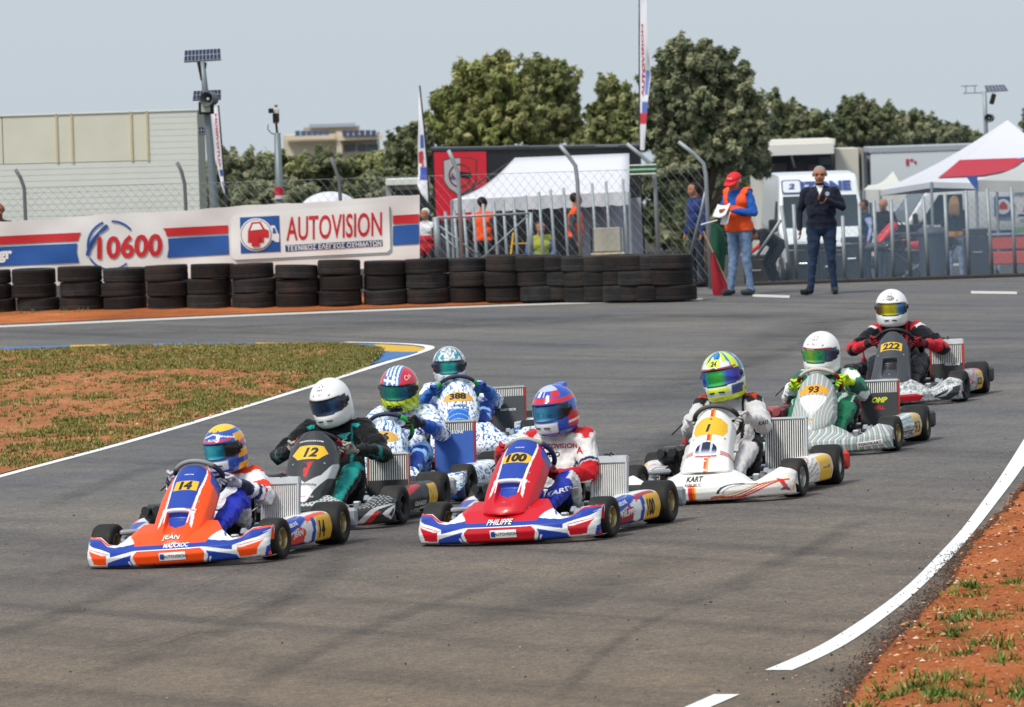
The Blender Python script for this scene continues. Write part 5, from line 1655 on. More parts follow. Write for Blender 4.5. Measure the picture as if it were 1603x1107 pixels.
NASS = {
    'A':   dict(t=[0, .05, .12, .3, .55, .75, .88, .96, 1], w=[.06, .125, .155, .170, .183, .188, .180, .162, .135], b=(-.955, .135), m=(-.80, .31), e=(-.43, .61), scoop=(.40, .575, .42)),
    'A2':  dict(t=[0, .05, .12, .3, .55, .75, .88, .96, 1], w=[.06, .125, .155, .170, .183, .188, .180, .162, .135], b=(-.925, .195), m=(-.78, .36), e=(-.42, .64), scoop=(.40, .575, .42)),
    'S12': dict(t=[0, .05, .12, .3, .55, .75, .88, .96, 1], w=[.06, .095, .11, .125, .160, .185, .178, .155, .12], b=(-.86, .20), m=(-.74, .36), e=(-.46, .655), scoop=None),
    'S388': dict(t=[0, .05, .12, .3, .55, .75, .88, .96, 1], w=[.05, .10, .115, .125, .145, .17, .168, .15, .115], b=(-.90, .15), m=(-.78, .32), e=(-.46, .60), scoop=None),
    'S1':  dict(t=[0, .04, .12, .3, .55, .75, .88, .96, 1], w=[.12, .175, .192, .184, .162, .154, .154, .142, .115], b=(-.86, .215), m=(-.74, .36), e=(-.46, .615), scoop=None),
    'S93': dict(t=[0, .05, .12, .3, .5, .72, .88, .96, 1], w=[.035, .07, .095, .15, .18, .168, .152, .135, .105], b=(-.86, .19), m=(-.74, .35), e=(-.46, .61), scoop=None),
    'S222': dict(t=[0, .05, .12, .3, .55, .75, .88, .96, 1], w=[.09, .145, .17, .178, .165, .155, .146, .13, .10], b=(-.86, .20), m=(-.74, .36), e=(-.47, .625), scoop=(.38, .60, .40)),
}
def make_nassau(kart, style, paint, nu=100, nv=120):
    S = NASS[style]
    v = np.linspace(0, 1, nv); u = np.linspace(-1, 1, nu)
    U = np.repeat(u[:, None], nv, 1); Vv = np.repeat(v[None], nu, 0)
    b, m, e = np.array(S['b']), np.array(S['m']), np.array(S['e'])
    c = (1 - v)[:, None] ** 2 * b + 2 * (v * (1 - v))[:, None] * (2 * m - (b + e) / 2) + v[:, None] ** 2 * e
    tan = np.gradient(c, axis=0); tan /= np.linalg.norm(tan, axis=1)[:, None]
    nrm = np.stack([-tan[:, 1], tan[:, 0]], 1)           # (y, z): forward and up
    w = interp_s(v, S['t'], S['w'], 1)
    X = U * w[None]
    back = 0.085 * np.abs(U) ** 2.4 * (0.45 + 0.75 * Vv) + 0.05 * np.clip((np.abs(U) - .86) / .14, 0, 1) ** 1.5
    if S['scoop']:
        s0, s1, sw = S['scoop']
        d = smoothstep(s0 - .22, s1 - .06, Vv) * (1 - smoothstep(s1 - .015, s1 + .005, Vv)) * (1 - smoothstep(sw * .78, sw, np.abs(U)))
        back = back + .045 * d
        lip = np.exp(-((Vv - s1 - .015) / .02) ** 2) * (1 - smoothstep(sw, sw * 1.25, np.abs(U)))
        back = back - .008 * lip
    Y = c[None, :, 0] - nrm[None, :, 0] * back; Z = c[None, :, 1] - nrm[None, :, 1] * back
    C = paint(U, Vv, X, Z)
    me = mesh_np('number_panel', np.stack([X, Y, Z], -1).reshape(-1, 3), grid_faces(nu, nv), M_PAINT, C.reshape(-1, 3), smooth=True)
    if me.polygons[len(me.polygons) // 2].normal.y > 0: me.flip_normals()
    o = link_mesh('number_panel', me, kart)
    so = o.modifiers.new('thick', 'SOLIDIFY'); so.thickness = .006; so.offset = -1
    n0 = nrm[int(nv * .8)]
    return o, (lambda t: (c[int(t * (nv - 1))], tan[int(t * (nv - 1))], nrm[int(t * (nv - 1))]))

def make_pod(kart, side, paint, nu=56, nv=40):
    """side pod: outer face runs outwards to the rear wheel"""
    u = np.linspace(0, 1, nu); v = np.linspace(0, 1, nv)
    y = -.37 + .66 * u
    xo = interp_s(u, [0, .06, .25, .6, .9, 1], [.50, .535, .575, .635, .675, .680], 1)
    zt = interp_s(u, [0, .1, .4, .8, 1], [.15, .195, .215, .235, .235], 1)
    xi = .43
    kv = [0, .08, .2, .5, .68, .78, .88, 1]
    X = np.zeros((nu, nv)); Z = np.zeros((nu, nv))
    for i in range(nu):
        w = xo[i] - xi
        X[i] = np.interp(v, kv, [xi + .02, xi + w * .7, xi + w * .92, xo[i], xo[i] - .012, xo[i] - .04, xi + w * .5, xi])
        Z[i] = np.interp(v, kv, [.045, .045, .055, .13, zt[i] - .03, zt[i], zt[i] + .004, zt[i] - .01])
    X = smooth_rows(X, 4); Z = smooth_rows(Z, 4)
    fr = np.clip(1 - u / .12, 0, 1)[:, None] ** 2      # rounded nose
    Z = Z * (1 - .35 * fr) + .12 * .35 * fr
    Y = np.repeat(y[:, None], nv, 1) + .05 * fr * (np.abs(v - .5)[None] * 2)
    U = np.repeat(u[:, None], nv, 1); Vv = np.repeat(v[None], nu, 0)
    C = paint(U, Vv, X, Z)
    Pm = np.stack([X, Y, Z], -1)
    cap0 = np.stack([X[0] * .25 + (xi + .04) * .75, Y[0] + .004, Z[0] * .25 + .12 * .75], -1)[None]
    cap1 = np.stack([X[-1] * .2 + (xi + .12) * .8, Y[-1] + .002, Z[-1] * .2 + .14 * .8], -1)[None]
    Pm = np.concatenate([cap0, Pm, cap1], 0); C = np.concatenate([C[:1], C, C[-1:]], 0)
    Pm[..., 0] *= side
    me = mesh_np('side_pod', Pm.reshape(-1, 3), grid_faces(nu + 2, nv, flip=side > 0), M_PAINT, C.reshape(-1, 3), smooth=True)
    return link_mesh('side_pod', me, kart)

# wheels ------------------------------------------------------------
def tyre_profile(r, w):
    h = w / 2; b = .064
    return [(b, -h * .72), (b + .006, -h * .90), (r * .70, -h * 1.0), (r * .86, -h * .99), (r * .955, -h * .90), (r * .992, -h * .74), (r, -h * .45),
            (r * 1.002, 0), (r, h * .45), (r * .992, h * .74), (r * .955, h * .90), (r * .86, h * .99), (r * .70, h * 1.0), (b + .006, h * .90), (b, h * .72)]
_WH = {}
def wheel_meshes(r, w):
    if (r, w) in _WH: return _WH[(r, w)]
    t = MB().lathe(tyre_profile(r, w), 40)
    tm = make_mesh('tyre', t.v, t.f, M_TYRE, smooth=True)
    h = w / 2
    R = MB().lathe([(.064, -h * .72), (.0655, -h * .80), (.069, -h * .80), (.069, -h * .86), (.0645, -h * .88), (.061, -h * .8), (.058, -h * .4), (.056, h * .2), (.058, h * .45), (.061, h * .8), (.0645, h * .88), (.069, h * .86), (.069, h * .80)], 32)
    R.lathe([(.057, h * .42), (.050, h * .36), (.040, h * .30), (.030, h * .42), (.028, h * .52), (.018, h * .54), (.0175, h * .68), (.010, h * .70), (0.0005, h * .70)], 32)
    for k in range(3):
        a = 2 * math.pi * k / 3 + .4
        R.lathe([(.0065, h * .30), (.0065, h * .48), (.0005, h * .48)], 6, c=(0, .040 * math.cos(a), .040 * math.sin(a)))
    R.lathe([(.057, -h * .42), (.040, -h * .36), (.0005, -h * .36)], 32)
    rm = make_mesh('rim', R.v, R.f, None, smooth=True)
    for me in (tm, rm):
        bm = bmesh.new(); bm.from_mesh(me); bmesh.ops.recalc_face_normals(bm, faces=bm.faces); bm.to_mesh(me); bm.free()
    rm.materials.append(M_GOLDRIM)
    rm.set_sharp_from_angle(angle=math.radians(40))
    _WH[(r, w)] = (tm, rm)
    return tm, rm

def make_wheel(kart, x, y, r, w, rimmat, steer=0.0):
    e = empty('wheel', (x, y, r + .001), 0, kart)
    e.rotation_euler = (random.uniform(0, 6), 0, steer + (math.pi if x < 0 else 0))
    e.rotation_mode = 'XYZ'
    tm, rm = wheel_meshes(r, w)
    link_mesh('tyre', tm, e)
    ro = link_mesh('rim', rm, e)
    ro.material_slots[0].link = 'OBJECT'; ro.material_slots[0].material = rimmat
    return e


def make_radiator(kart, cx=.385, cy=.10, width=.26, z0=.11, z1=.47, curtain=None, frame='c4c8ca', tank='c4c8ca', cap=True, lean=.22, ry=0.0, prints=()):
    r = empty('radiator', (cx, cy, z0), ry, kart)
    H = (z1 - z0) / math.cos(lean)
    Rm = rot_x(-lean)                                    # leaning back
    def pt(x, y, z): return Rm @ Vector((x, y, z))
    def bx(name, c, s, mat, bev=.003):
        m = MB().box(pt(*c), s, Rm, bev)
        return m.build(name, mat, r)
    ft = .016
    frm = principled('rad_frame_' + frame, frame, .35, .6)
    tnk = principled('rad_tank_' + tank, tank, .4, .5, var=.1)
    bx('side_frame', (-width / 2 + ft / 2, 0, H / 2), (ft, .046, H), frm)
    bx('side_frame', (width / 2 - ft / 2, 0, H / 2), (ft, .046, H), frm)
    th = .055 if cap else .022
    bx('top_tank', (0, 0, H - th / 2 + .002), (width + .006, .05, th), tnk, .008)
    bx('bottom_tank', (0, 0, .018), (width + .004, .05, .036), tnk, .008)
    core_h = H - th - .036
    bx('core', (0, .006, .036 + core_h / 2), (width - 2 * ft, .028, core_h), principled('rad_core', '2c2d2e', .7, .1), 0)
    fins = MB()
    n = 17
    for k in range(n):
        fx = -width / 2 + ft + (width - 2 * ft) * (k + .5) / n
        fins.box(pt(fx, -.012, .036 + core_h / 2), (.0072, .014, core_h), Rm)
    tag(fins.build('fins', principled('rad_fin', 'dcdcd8', .5, .1, var=.1), r), kind='stuff')
    if cap:
        m = MB().lathe([(.014, 0), (.016, .004), (.016, .018), (.0005, .02)], 12, 'z')
        m.v = [pt(v[0] - width * .1, v[1], v[2] + H) for v in m.v]
        m.build('filler_cap', M_BLACK, r, True)
        m = MB().tube([pt(width * .02, -.03, H), pt(width * .04, -.02, H + .022), pt(width * .07, .02, H + .012)], .005, 6)
        m.build('strap', M_BLACK, r, True)
    if curtain:
        col, frac = curtain
        bx('curtain', (0, -.026, .03 + core_h * frac / 2), (width - ft, .006, core_h * frac), principled('curtain_' + col, col, .55, var=.08), .002)
    dn = Rm @ Vector((0, -1, 0)); up = Rm @ Vector((0, 0, 1))
    for (txt, x, z, h, m, bold, sh) in prints:
        V, F = text_mesh(txt, bold, sh, .6)
        pts = [pt(x, -.031, z * H) + Vector((v[0] * h, 0, 0)) + up * (v[1] * h) for v in V]
        link_mesh('lettering', make_mesh('lettering', pts, F, m, smooth=False), r)
    return r, pt, H

def make_engine(kart, airbox='26282a'):
    e = empty('engine', (-.36, .28, .08), 0, kart)
    MB().box((0, 0, .07), (.16, .2, .13), None, .012).build('crankcase', principled('cast_alu', '8e9092', .5, .6, var=.12), e)
    m = MB()
    for k in range(6):
        m.box((0, -.02, .15 + k * .017), (.13, .13, .010), None, .003)
    m.box((0, -.02, .20), (.10, .10, .12), None, .01)
    m.build('cylinder', principled('cylinder_fins', '5c5e60', .5, .6), e)
    MB().lathe([(.025, 0), (.03, .02), (.012, .05), (.006, .09), (.006, .11), (.0005, .112)], 12, 'z', (0, -.02, .25)).build('spark_plug', principled('plug_red', 'b02a24', .4), e, True)
    a = MB(); a.box((-.07, -.20, .20), (.15, .22, .12), None, .03)
    a.tube([(-.1, -.30, .22), (-.11, -.36, .225)], [.026, .03], 12); a.tube([(-.04, -.30, .22), (-.03, -.36, .225)], [.026, .03], 12)
    a.build('air_box', principled('airbox_' + airbox, airbox, .4, var=.1), e, False)
    MB().tube([(-.02, .10, .12), (-.03, .22, .15), (.05, .32, .17), (.22, .36, .17), (.4, .34, .16)], [.028, .04, .055, .055, .03], 12).build('exhaust', principled('exhaust_steel', '8a8078', .4, .8, var=.2), e, True)
    MB().tube([(0, -.02, .36), (.02, -.10, .42), (-.06, -.18, .34)], .005, 6).build('plug_lead', M_BLACK, e, True)
    return e

def make_steering(kart, turn, rimcol, gripcol, hang=(6, 174), C=(0, -.30, .52), R=.163, alpha=.72):
    s = empty('steering_wheel', C, 0, kart)
    ux = Vector((1, 0, 0)); uy = Vector((0, -math.sin(alpha), math.cos(alpha)))
    nn = Vector((0, math.cos(alpha), math.sin(alpha)))
    def rp(a, rr=R, off=0.0):
        a = a + turn
        return ux * (rr * math.cos(a)) + uy * (rr * math.sin(a) * .96) + nn * off
    # grips run 0..: angles measured from +X, counter-clockwise seen from the driver side is mirrored; symmetric anyway
    top = [rp(math.radians(x), off=.0) for x in np.linspace(38, 142, 20)]
    MB().tube(top, .0155, 10).build('rim_top', M_PAINT_(rimcol, .6), s, True)
    for a0, a1 in ((-35, 38), (142, 215)):
        MB().tube([rp(math.radians(x)) for x in np.linspace(a0, a1, 16)], .0165, 10).build('grip', M_PAINT_(gripcol, .75), s, True)
    MB().tube([rp(math.radians(x)) for x in np.linspace(215, 325, 16)], .0145, 10).build('rim_bottom', M_PAINT_(rimcol, .6), s, True)
    m = MB()
    for a in (0, 180, 270):
        m.tube([rp(math.radians(a), .03, -.02), rp(math.radians(a), R * .96)], [.012, .008], 8)
    m.build('spokes', M_BLACK, s, True)
    m = MB(); m.sphere(-nn * .02, .045, 14, 8, (1, .7, .7)); m.build('hub', M_BLACK, s, True)
    MB().tube([-nn * .03, -nn * .40], .011, 8).build('column', M_STEEL, s, True)
    return s, [Vector(C) + rp(math.radians(a)) for a in hang], nn, [
        ((rp(math.radians(a + 6)) - rp(math.radians(a - 6))).normalized(), rp(math.radians(a)).normalized()) for a in hang]

def M_PAINT_(h, rough=.5):
    return principled(f'painted_{h}_{rough}', h, rough, var=.06, coat=.0)

def make_kart(cfg):
    if 'at' in cfg:
        mid, rz = Vector(cfg['at'][:3]), cfg['at'][3]
    else:
        A, B = G(*cfg['front']), G(*cfg['rear'])
        d = B - A
        mid = (A + B) / 2
        rz = -math.asin(max(-1, min(1, d.x / 1.05))) + cfg.get('yaw_add', 0)
    # mid of axles lies at local y = -.025
    k = empty('racing_kart', (0, 0, 0), 0)
    M = Matrix.Translation(mid) @ (Matrix.Rotation(-BANK, 4, 'Y') if 'at' not in cfg else Matrix()) @ Matrix.Rotation(rz, 4, 'Z') @ Matrix.Translation((0, .025, 0))
    k.matrix_world = M
    tag(k, cfg['label'], 'kart', cfg.get('group', 'karts racing round the bend'))
    cfg['M'] = M
    # frame
    ct = principled('frame_' + cfg.get('tube', '8c9094'), cfg.get('tube', '8c9094'), .35, .6, var=.1)
    for s in (-1, 1):
        MB().tube([(s * .16, -.80, .06), (s * .20, -.60, .055), (s * .27, -.35, .05), (s * .31, 0, .05), (s * .30, .35, .06), (s * .28, .58, .08)], .015, 8).build('frame_rail', ct, k, True)
        MB().tube([(s * .30, -.25, .06), (s * .50, -.22, .10), (s * .52, .16, .10), (s * .30, .2, .06)], .010, 8).build('pod_bar', ct, k, True)
        MB().tube([(s * .27, .34, .07), (s * .23, .30, .22), (s * .21, .30, .30)], .008, 6).build('seat_stay', M_STEEL, k, True)
        # stub axle, brake
        m = MB(); m.tube([(s * .24, -.55, .11), (s * .48, -.55, .13)], [.016, .018], 10)
        m.box((s * .30, -.55, .125), (.05, .045, .09), None, .008)
        m.build('stub_axle', M_ALU, k, False)
        m = MB(); m.lathe([(.02, -.004), (.075, -.004), (.075, .004), (.02, .004)], 20, 'x', (s * .42, -.55, .13)); m.build('brake_disc', M_STEEL, k, True)
        m = MB(); m.box((s * .415, -.63, .165), (.05, .07, .055), rot_x(.6), .012); m.box((s * .385, -.62, .19), (.04, .05, .03), rot_x(.6), .008)
        m.build('brake_caliper', principled('caliper', 'b4b8bc', .35, .7), k, False)
        if s < 0: m = MB(); m.box((s * .36, -.64, .215), (.16, .05, .035), rot_z(s * -.5), .012); m.build('brake_duct', principled('caliper', 'b4b8bc', .35, .7), k, False)
        MB().tube([(s * .05, -.50, .14), (s * .34, -.48, .14)], .006, 6).build('tie_rod', M_STEEL, k, True)
    MB().tube([(-.19, -.62, .055), (.19, -.62, .055)], .013, 8).build('cross_tube', ct, k, True)
    MB().tube([(-.30, .1, .05), (.30, .1, .05)], .013, 8).build('cross_tube', ct, k, True)
    MB().box((0, -.42, .043), (.44, .72, .005), None, .001).build('floor_tray', principled('tray', '54575a', .45, .6), k)
    MB().tube([(-.58, .5, .141), (.58, .5, .141)], .02, 12).build('rear_axle', M_STEEL, k, True)
    m = MB(); m.box((0, -.40, .13), (.13, .22, .15), None, .03); m.build('fuel_tank', principled('fuel_tank', '4f4b3e', .35, var=.1), k)
    MB().tube([(.03, -.40, .20), (.06, -.36, .32), (.12, -.22, .30), (.2, .1, .2)], .006, 6).build('fuel_hose', principled('hose', '8a8a70', .3), k, True)
    # rear bumper
    bc = cfg.get('rear_end', '3a3d40')
    m = MB(); m.box((0, .70, .17), (1.10, .07, .14), None, .03); m.build('rear_bumper', M_BLACK, k)
    for s in (-1, 1):
        m = MB(); m.box((s * .66, .68, .155), (.13, .06, .13), rot_z(s * .25), .02); m.build('bumper_end', principled('bumper_end_' + bc, bc, .45, var=.06), k)
    # seat
    nu, nv = 24, 20
    u = np.linspace(-1, 1, nu); v = np.linspace(0, 1, nv)
    U, V = np.meshgrid(u, v, indexing='ij')
    cy = np.interp(v, [0, .25, .5, .75, 1], [-.12, .02, .20, .30, .37]); cz = np.interp(v, [0, .25, .5, .75, 1], [.12, .07, .08, .24, .42])
    wd = np.interp(v, [0, .3, .6, 1], [.15, .19, .20, .17])
    X = U * wd; Yy = cy - .10 * U ** 2 * smoothstep(.3, .8, V) ; Zz = cz + .16 * np.abs(U) ** 2.6 * (1 - .55 * V)
    me = mesh_np('seat', np.stack([X, Yy, Zz], -1).reshape(-1, 3), grid_faces(nu, nv), M_BLACK, smooth=True)
    so = link_mesh('seat', me, k); q = so.modifiers.new('t', 'SOLIDIFY'); q.thickness = .008
    make_engine(k, cfg.get('airbox', '26282a'))
    st = cfg.get('steer', .12)
    rm = cfg.get('rims', M_GOLDRIM)
    for s in (-1, 1):
        make_wheel(k, s * .56, -.55, .132, .15, rm, -st)
        make_wheel(k, s * .595, .50, .140, .205, rm, 0)
    # the chassis leans in the corner: the fairing's outer end lifts
    fo = make_fairing(k, cfg['fair'], cfg['p_fair'], *cfg.get('res', (250, 84)))
    fo.rotation_euler = (0, cfg.get('lean', -.018), 0)
    no, frame_at = make_nassau(k, cfg['nass'], cfg['p_nass'], *cfg.get('nres', (100, 120)))
    for s in (-1, 1):
        po = make_pod(k, s, cfg['p_pod'])
        if s > 0: pod = po
    make_radiator(k, **cfg.get('rad', {}))
    sw, hands, nn, hfr = make_steering(k, cfg.get('turn', 0), cfg['wheelcol'], cfg['gripcol'], cfg.get('hang', (4, 176)))
    # prints
    bn, bf, bp = bvh_of(no), bvh_of(fo), bvh_of(pod)
    def on_nass(txt_or_VF, mat, t, h, x=0.0, bold=.02, shear=0.0, name='lettering', wide=1.0):
        c, tn, nr = frame_at(t)
        VF = text_mesh(txt_or_VF, bold, shear, .25) if isinstance(txt_or_VF, str) else txt_or_VF
        size = (h * wide, h) if not isinstance(h, tuple) else h
        return decal(name, VF, mat, no, bn, Vector((x, c[0] + nr[0] * .05, c[1] + nr[1] * .05)), (1, 0, 0), (0, tn[0], tn[1]), (0, -nr[0], -nr[1]), size, lift=(.0042 if mat is M_WHITEINK else .0025) if name == 'lettering' else .0012)
    def on_fair(txt_or_VF, mat, x, z, h, bold=.01, shear=0.0, name='lettering', y=-1.2, tilt=0.0, lift=.002):
        VF = text_mesh(txt_or_VF, bold, shear, .25) if isinstance(txt_or_VF, str) else txt_or_VF
        size = (h, h) if not isinstance(h, tuple) else h
        return decal(name, VF, mat, fo, bf, (x, y, z), (math.cos(tilt), 0, math.sin(tilt)), (-math.sin(tilt), 0, math.cos(tilt)), (0, 1, 0), size, lift=lift, reach=.8)
    def on_pod(txt_or_VF, mat, y, z, h, bold=.01, shear=0.0, name='lettering', tilt=0.0, lift=.0025):
        VF = text_mesh(txt_or_VF, bold, shear, .25) if isinstance(txt_or_VF, str) else txt_or_VF
        size = (h, h) if not isinstance(h, tuple) else h
        D = Vector((-.93, .36, 0)).normalized(); Rr = Vector((.36, .93, 0)).normalized()
        O = Vector((.57 + (y + .1) * .28, y, z)) - D * .15
        return decal(name, VF, mat, pod, bp, O, Rr * math.cos(tilt) + Vector((0, 0, math.sin(tilt))), Vector((0, 0, 1)) * math.cos(tilt) - Rr * math.sin(tilt), D, size, lift=lift, reach=.5)
    for t_, x_ in ((.30, 0.), (.70, -.11), (.70, .11)):
        on_nass(PL_OVAL, M_STEEL, t_, .007, x=x_, name='fastener')
    cfg['decals'](on_nass, on_fair, on_pod)
    return k, hands, nn, hfr

# ------------------------------------------------------------------ liveries
def fill(U, col): return np.broadcast_to(C_(col), U.shape + (3,)).copy()
def put(C, mask, col): C[mask] = C_(col) if isinstance(col, str) else col
def polys(C, U, V, items):
    for col, pl, mir in items:
        m = inpoly(U, V, pl)
        if mir: m = m | inpoly(-U, V, pl)
        put(C, m, col)
    return C

def fair_slash(main, blue='1640a4', white='eef0f0', dark=None):
    def f(U, V, X, Z):
        C = fill(U, white)
        return polys(C, U, V, [
            (blue, [(.30, .46), (.62, .36), (.80, .55), (1.0, .86), (.92, 1.01), (.70, .80), (.52, .62), (.30, .60)], True),
            (main, [(.66, .99), (.80, .97), (.99, 1.01), (.99, .93), (.82, .90), (.70, .84)], True),
            (white, [(.48, .86), (.58, .66), (.68, .80), (.62, 1.01), (.50, 1.01)], True),
            (main, [(-.50, 1.01), (-.46, .80), (-.38, .56), (.38, .56), (.46, .80), (.50, 1.01)], False),
            (blue, [(-.66, .40), (-.4, .50), (-.36, .56), (.36, .56), (.4, .50), (.66, .40), (.66, .30), (.36, .44), (-.36, .44), (-.66, .30)], False),
            (main, [(-.34, .42), (.34, .42), (.39, .30), (.35, .0), (-.35, .0), (-.39, .30)], False),
            (blue, [(.40, .34), (.70, .18), (.72, .0), (.38, .0), (.42, .24)], True),
            (blue, [(.62, .42), (.90, .62), (.97, .78), (.74, .60), (.60, .48)], True),
            (white, [(.36, .0), (.375, .0), (.42, .22), (.40, .24)], True),
            (white, [(.40, .0), (.412, .0), (.45, .18), (.435, .2)], True),
            (main, [(.70, .38), (.93, .54), (.97, .40), (.90, .14), (.72, .12)], True),
            (white, [(.66, .36), (.76, .34), (.90, .44), (.96, .54), (.80, .42)], True),
            (white, [(.86, .0), (.90, .30), (.95, .55), (1.01, .70), (1.01, 0)], True),
            (blue, [(.93, .06), (.96, .30), (1.01, .34), (1.01, .02)], True),
            (main, [(.955, .02), (.965, .16), (1.01, .2), (1.01, .0)], True),
            (blue, [(.52, .98), (.555, .86), (.57, .90), (.545, 1.0)], True),
        ])
    return f

def nass_slash(main, blue='1640a4', white='eef0f0', acc=None):
    acc = acc or main
    def f(U, V, X, Z):
        C = fill(U, main)
        return polys(C, U, V, [
            (white, [(.56, .42), (.66, .38), (.62, .52), (.54, .62), (.56, .80), (.70, 1.01), (.64, 1.01), (.48, .80), (.46, .62)], True),
            (main, [(.66, .46), (.84, .40), (1.01, .46), (1.01, .60), (.80, .62), (.70, .58)], True),
            (white, [(-.60, .575), (.60, .575), (.60, .615), (-.60, .615)], False),
            (blue, [(-.44, .605), (.44, .605), (.46, .72), (.50, .84), (.66, 1.01), (-.66, 1.01), (-.50, .84), (-.46, .72)], False),
            (acc, [(.70, .70), (.86, .66), (1.01, .72), (1.01, .86), (.80, .84)], True),
            (blue, [(.78, .90), (1.01, .86), (1.01, 1.01), (.76, 1.01)], True),
            (blue, [(-.32, .46), (.32, .46), (.36, .572), (-.36, .572)], False),
            (blue, [(-.32, .461), (0, .40), (.32, .461)], False),
            (white, [(.42, .46), (.45, .42), (.48, .56), (.43, .60)], True),
            (white, [(.90, .1), (1.01, .12), (1.01, .32), (.94, .30)], True),
        ])
    return f

def pod_slash(main, blue='1640a4', white='e6e8e8', yellow='e2b01c'):
    def f(U, V, X, Z):
        C = fill(U, white)
        return polys(C, U, V, [
            (blue, [(0, .55), (.12, .9), (.62, .9), (.55, .72), (.2, .50), (.05, .2), (0, .2)], False),
            (main, [(.10, .16), (.46, .16), (.48, .55), (.40, .62), (.14, .40)], False),
            (blue, [(.10, .10), (.50, .10), (.52, .22), (.46, .24), (.2, .2)], False),
            (main, [(.50, .64), (.62, .70), (.95, .72), (.95, .82), (.6, .82)], False),
            (blue, [(.57, .1), (.65, .1), (.68, .72), (.62, .72)], False),
            (yellow, [(.68, .1), (1.01, .1), (1.01, .74), (.70, .74)], False),
            ('d8d8d4', [(0, 0), (1.01, 0), (1.01, .1), (0, .1)], False),
        ])
    return f

def rosette(U, V, seed, sc=18, lo='f2f4f6', cols=('4a7cc0', '2c4682', '8abce4'), dens=.44):
    """flower-like print: blotches of blues on white"""
    C = fill(U, lo)
    a = fbm(U * sc, V * sc * .8, seed, 3); b = fbm(U * sc * 1.7 + 9, V * sc * 1.5, seed + 5, 3); c = fbm(U * sc * .7, V * sc * .6 + 4, seed + 9, 3)
    C[a > 1 - dens * .86] = C_(cols[2])
    C[b > 1 - dens * .84] = C_(cols[0])
    C[(a > .56) & (b > .54)] = C_(cols[1])
    return C

def fair_rosette(seed, center='2260b8'):
    def f(U, V, X, Z):
        C = rosette(U * 1.6, V * .8, seed, 20)
        m = (np.abs(U) < .16); put(C, m, center)
        polys(C, U, V, [(center, [(.5, .0), (.9, .0), (.97, .3), (.6, .25)], True), ('1c2c5c', [(.9, .2), (1.01, .5), (1.01, 0), (.92, 0)], True)])
        return C
    return f
def nass_rosette(seed, blue_mid=True):
    def f(U, V, X, Z):
        C = rosette(U * .8, V * 1.4, seed, 16)
        if blue_mid:
            m = (np.abs(U) < .58 - .1 * np.abs(V - .3)) & (V < .66)
            C[m] = C_('1f66c0')
            ring = m & (np.abs(((V * 26 + U * U * 4) % 2) - 1) < .13) & (V > .42)
            put(C, ring, '8cc0ea')
            g = m & ((np.abs(((V * 60) % 2) - 1) < .2) | (np.abs(((U * 12) % 2) - 1) < .16)) & (V < .36)
            put(C, g, '1a55a6')
            z = m & (np.abs(V - .37 - .012 * np.sin(U * 40)) < .006); put(C, z, 'd8e4a0')
        else:
            put(C, (V < .5) & (np.abs(U) < .5) & (V > .30), 'b8bcc0')
        return C
    return f

def fair_grey(U, V, X, Z):                # number 12
    C = fill(U, '2a2a2c')
    tex = (np.abs(((U * 46 + np.floor(V * 14) % 2) % 2) - 1) < .45) & (np.abs(((V * 14) % 1) - .5) < .32)
    up = (V > .50) & (np.abs(U) < .95)
    put(C, up, '2e3032'); put(C, up & tex, 'a2a6a8')
    up2 = (V > .50) & (np.abs(U) < .5); put(C, up2, 'c6c8c8'); put(C, up2 & tex, '5e6264')
    polys(C, U, V, [('b8bcbe', [(.60, .10), (.66, .06), (.84, .42), (.96, .55), (.99, .64), (.80, .5)], True), ('c22226', [(.66, .02), (.72, .0), (.86, .36), (.82, .40)], True),
                    ('c22226', [(.62, 1.01), (.44, .9), (.50, .78), (.66, .94)], True), ('d8dadc', [(.88, .30), (.99, .56), (1.01, .40), (.94, .14)], True), ('1c1c1e', [(.93, .26), (.97, .42), (.985, .36), (.95, .2)], True), ('c22226', [(.5, 0), (.8, .02), (.8, .06), (.5, .05)], True)])
    return C
def nass_12(U, V, X, Z):
    C = fill(U, '34363a')
    polys(C, U, V, [('c9cccd', [(-.72, .30), (-1.01, .42), (-1.01, .62), (-.5, .52), (0, .42), (.62, .55), (1.01, .80), (1.01, .62), (.5, .3), (.2, .0), (-.2, .0), (-.5, .1)], False),
                    ('e2e4e4', [(-.6, .26), (0, .40), (.5, .30), (.2, .05), (-.2, .05)], False),
                    ('c61f26', [(-.18, .68), (.20, .70), (.10, .62), (.02, .50), (-.12, .52), (-.14, .62)], False),
                    ('35373b', [(.25, .0), (1.01, .30), (1.01, .50), (.55, .30)], False),
                    ('c61f26', [(-.3, .14), (.1, .16), (.12, .18), (-.28, .165)], False)])
    return C
def pod_12(U, V, X, Z):
    C = fill(U, '1c1c1e')
    polys(C, U, V, [('b8232a', [(0, .62), (.6, .86), (.66, .76), (.0, .5)], False), ('c2c4c4', [(.3, .12), (.7, .2), (.74, .3), (.3, .2)], False), ('e2b01c', [(.76, .1), (1.01, .1), (1.01, .74), (.78, .74)], False)])
    return C
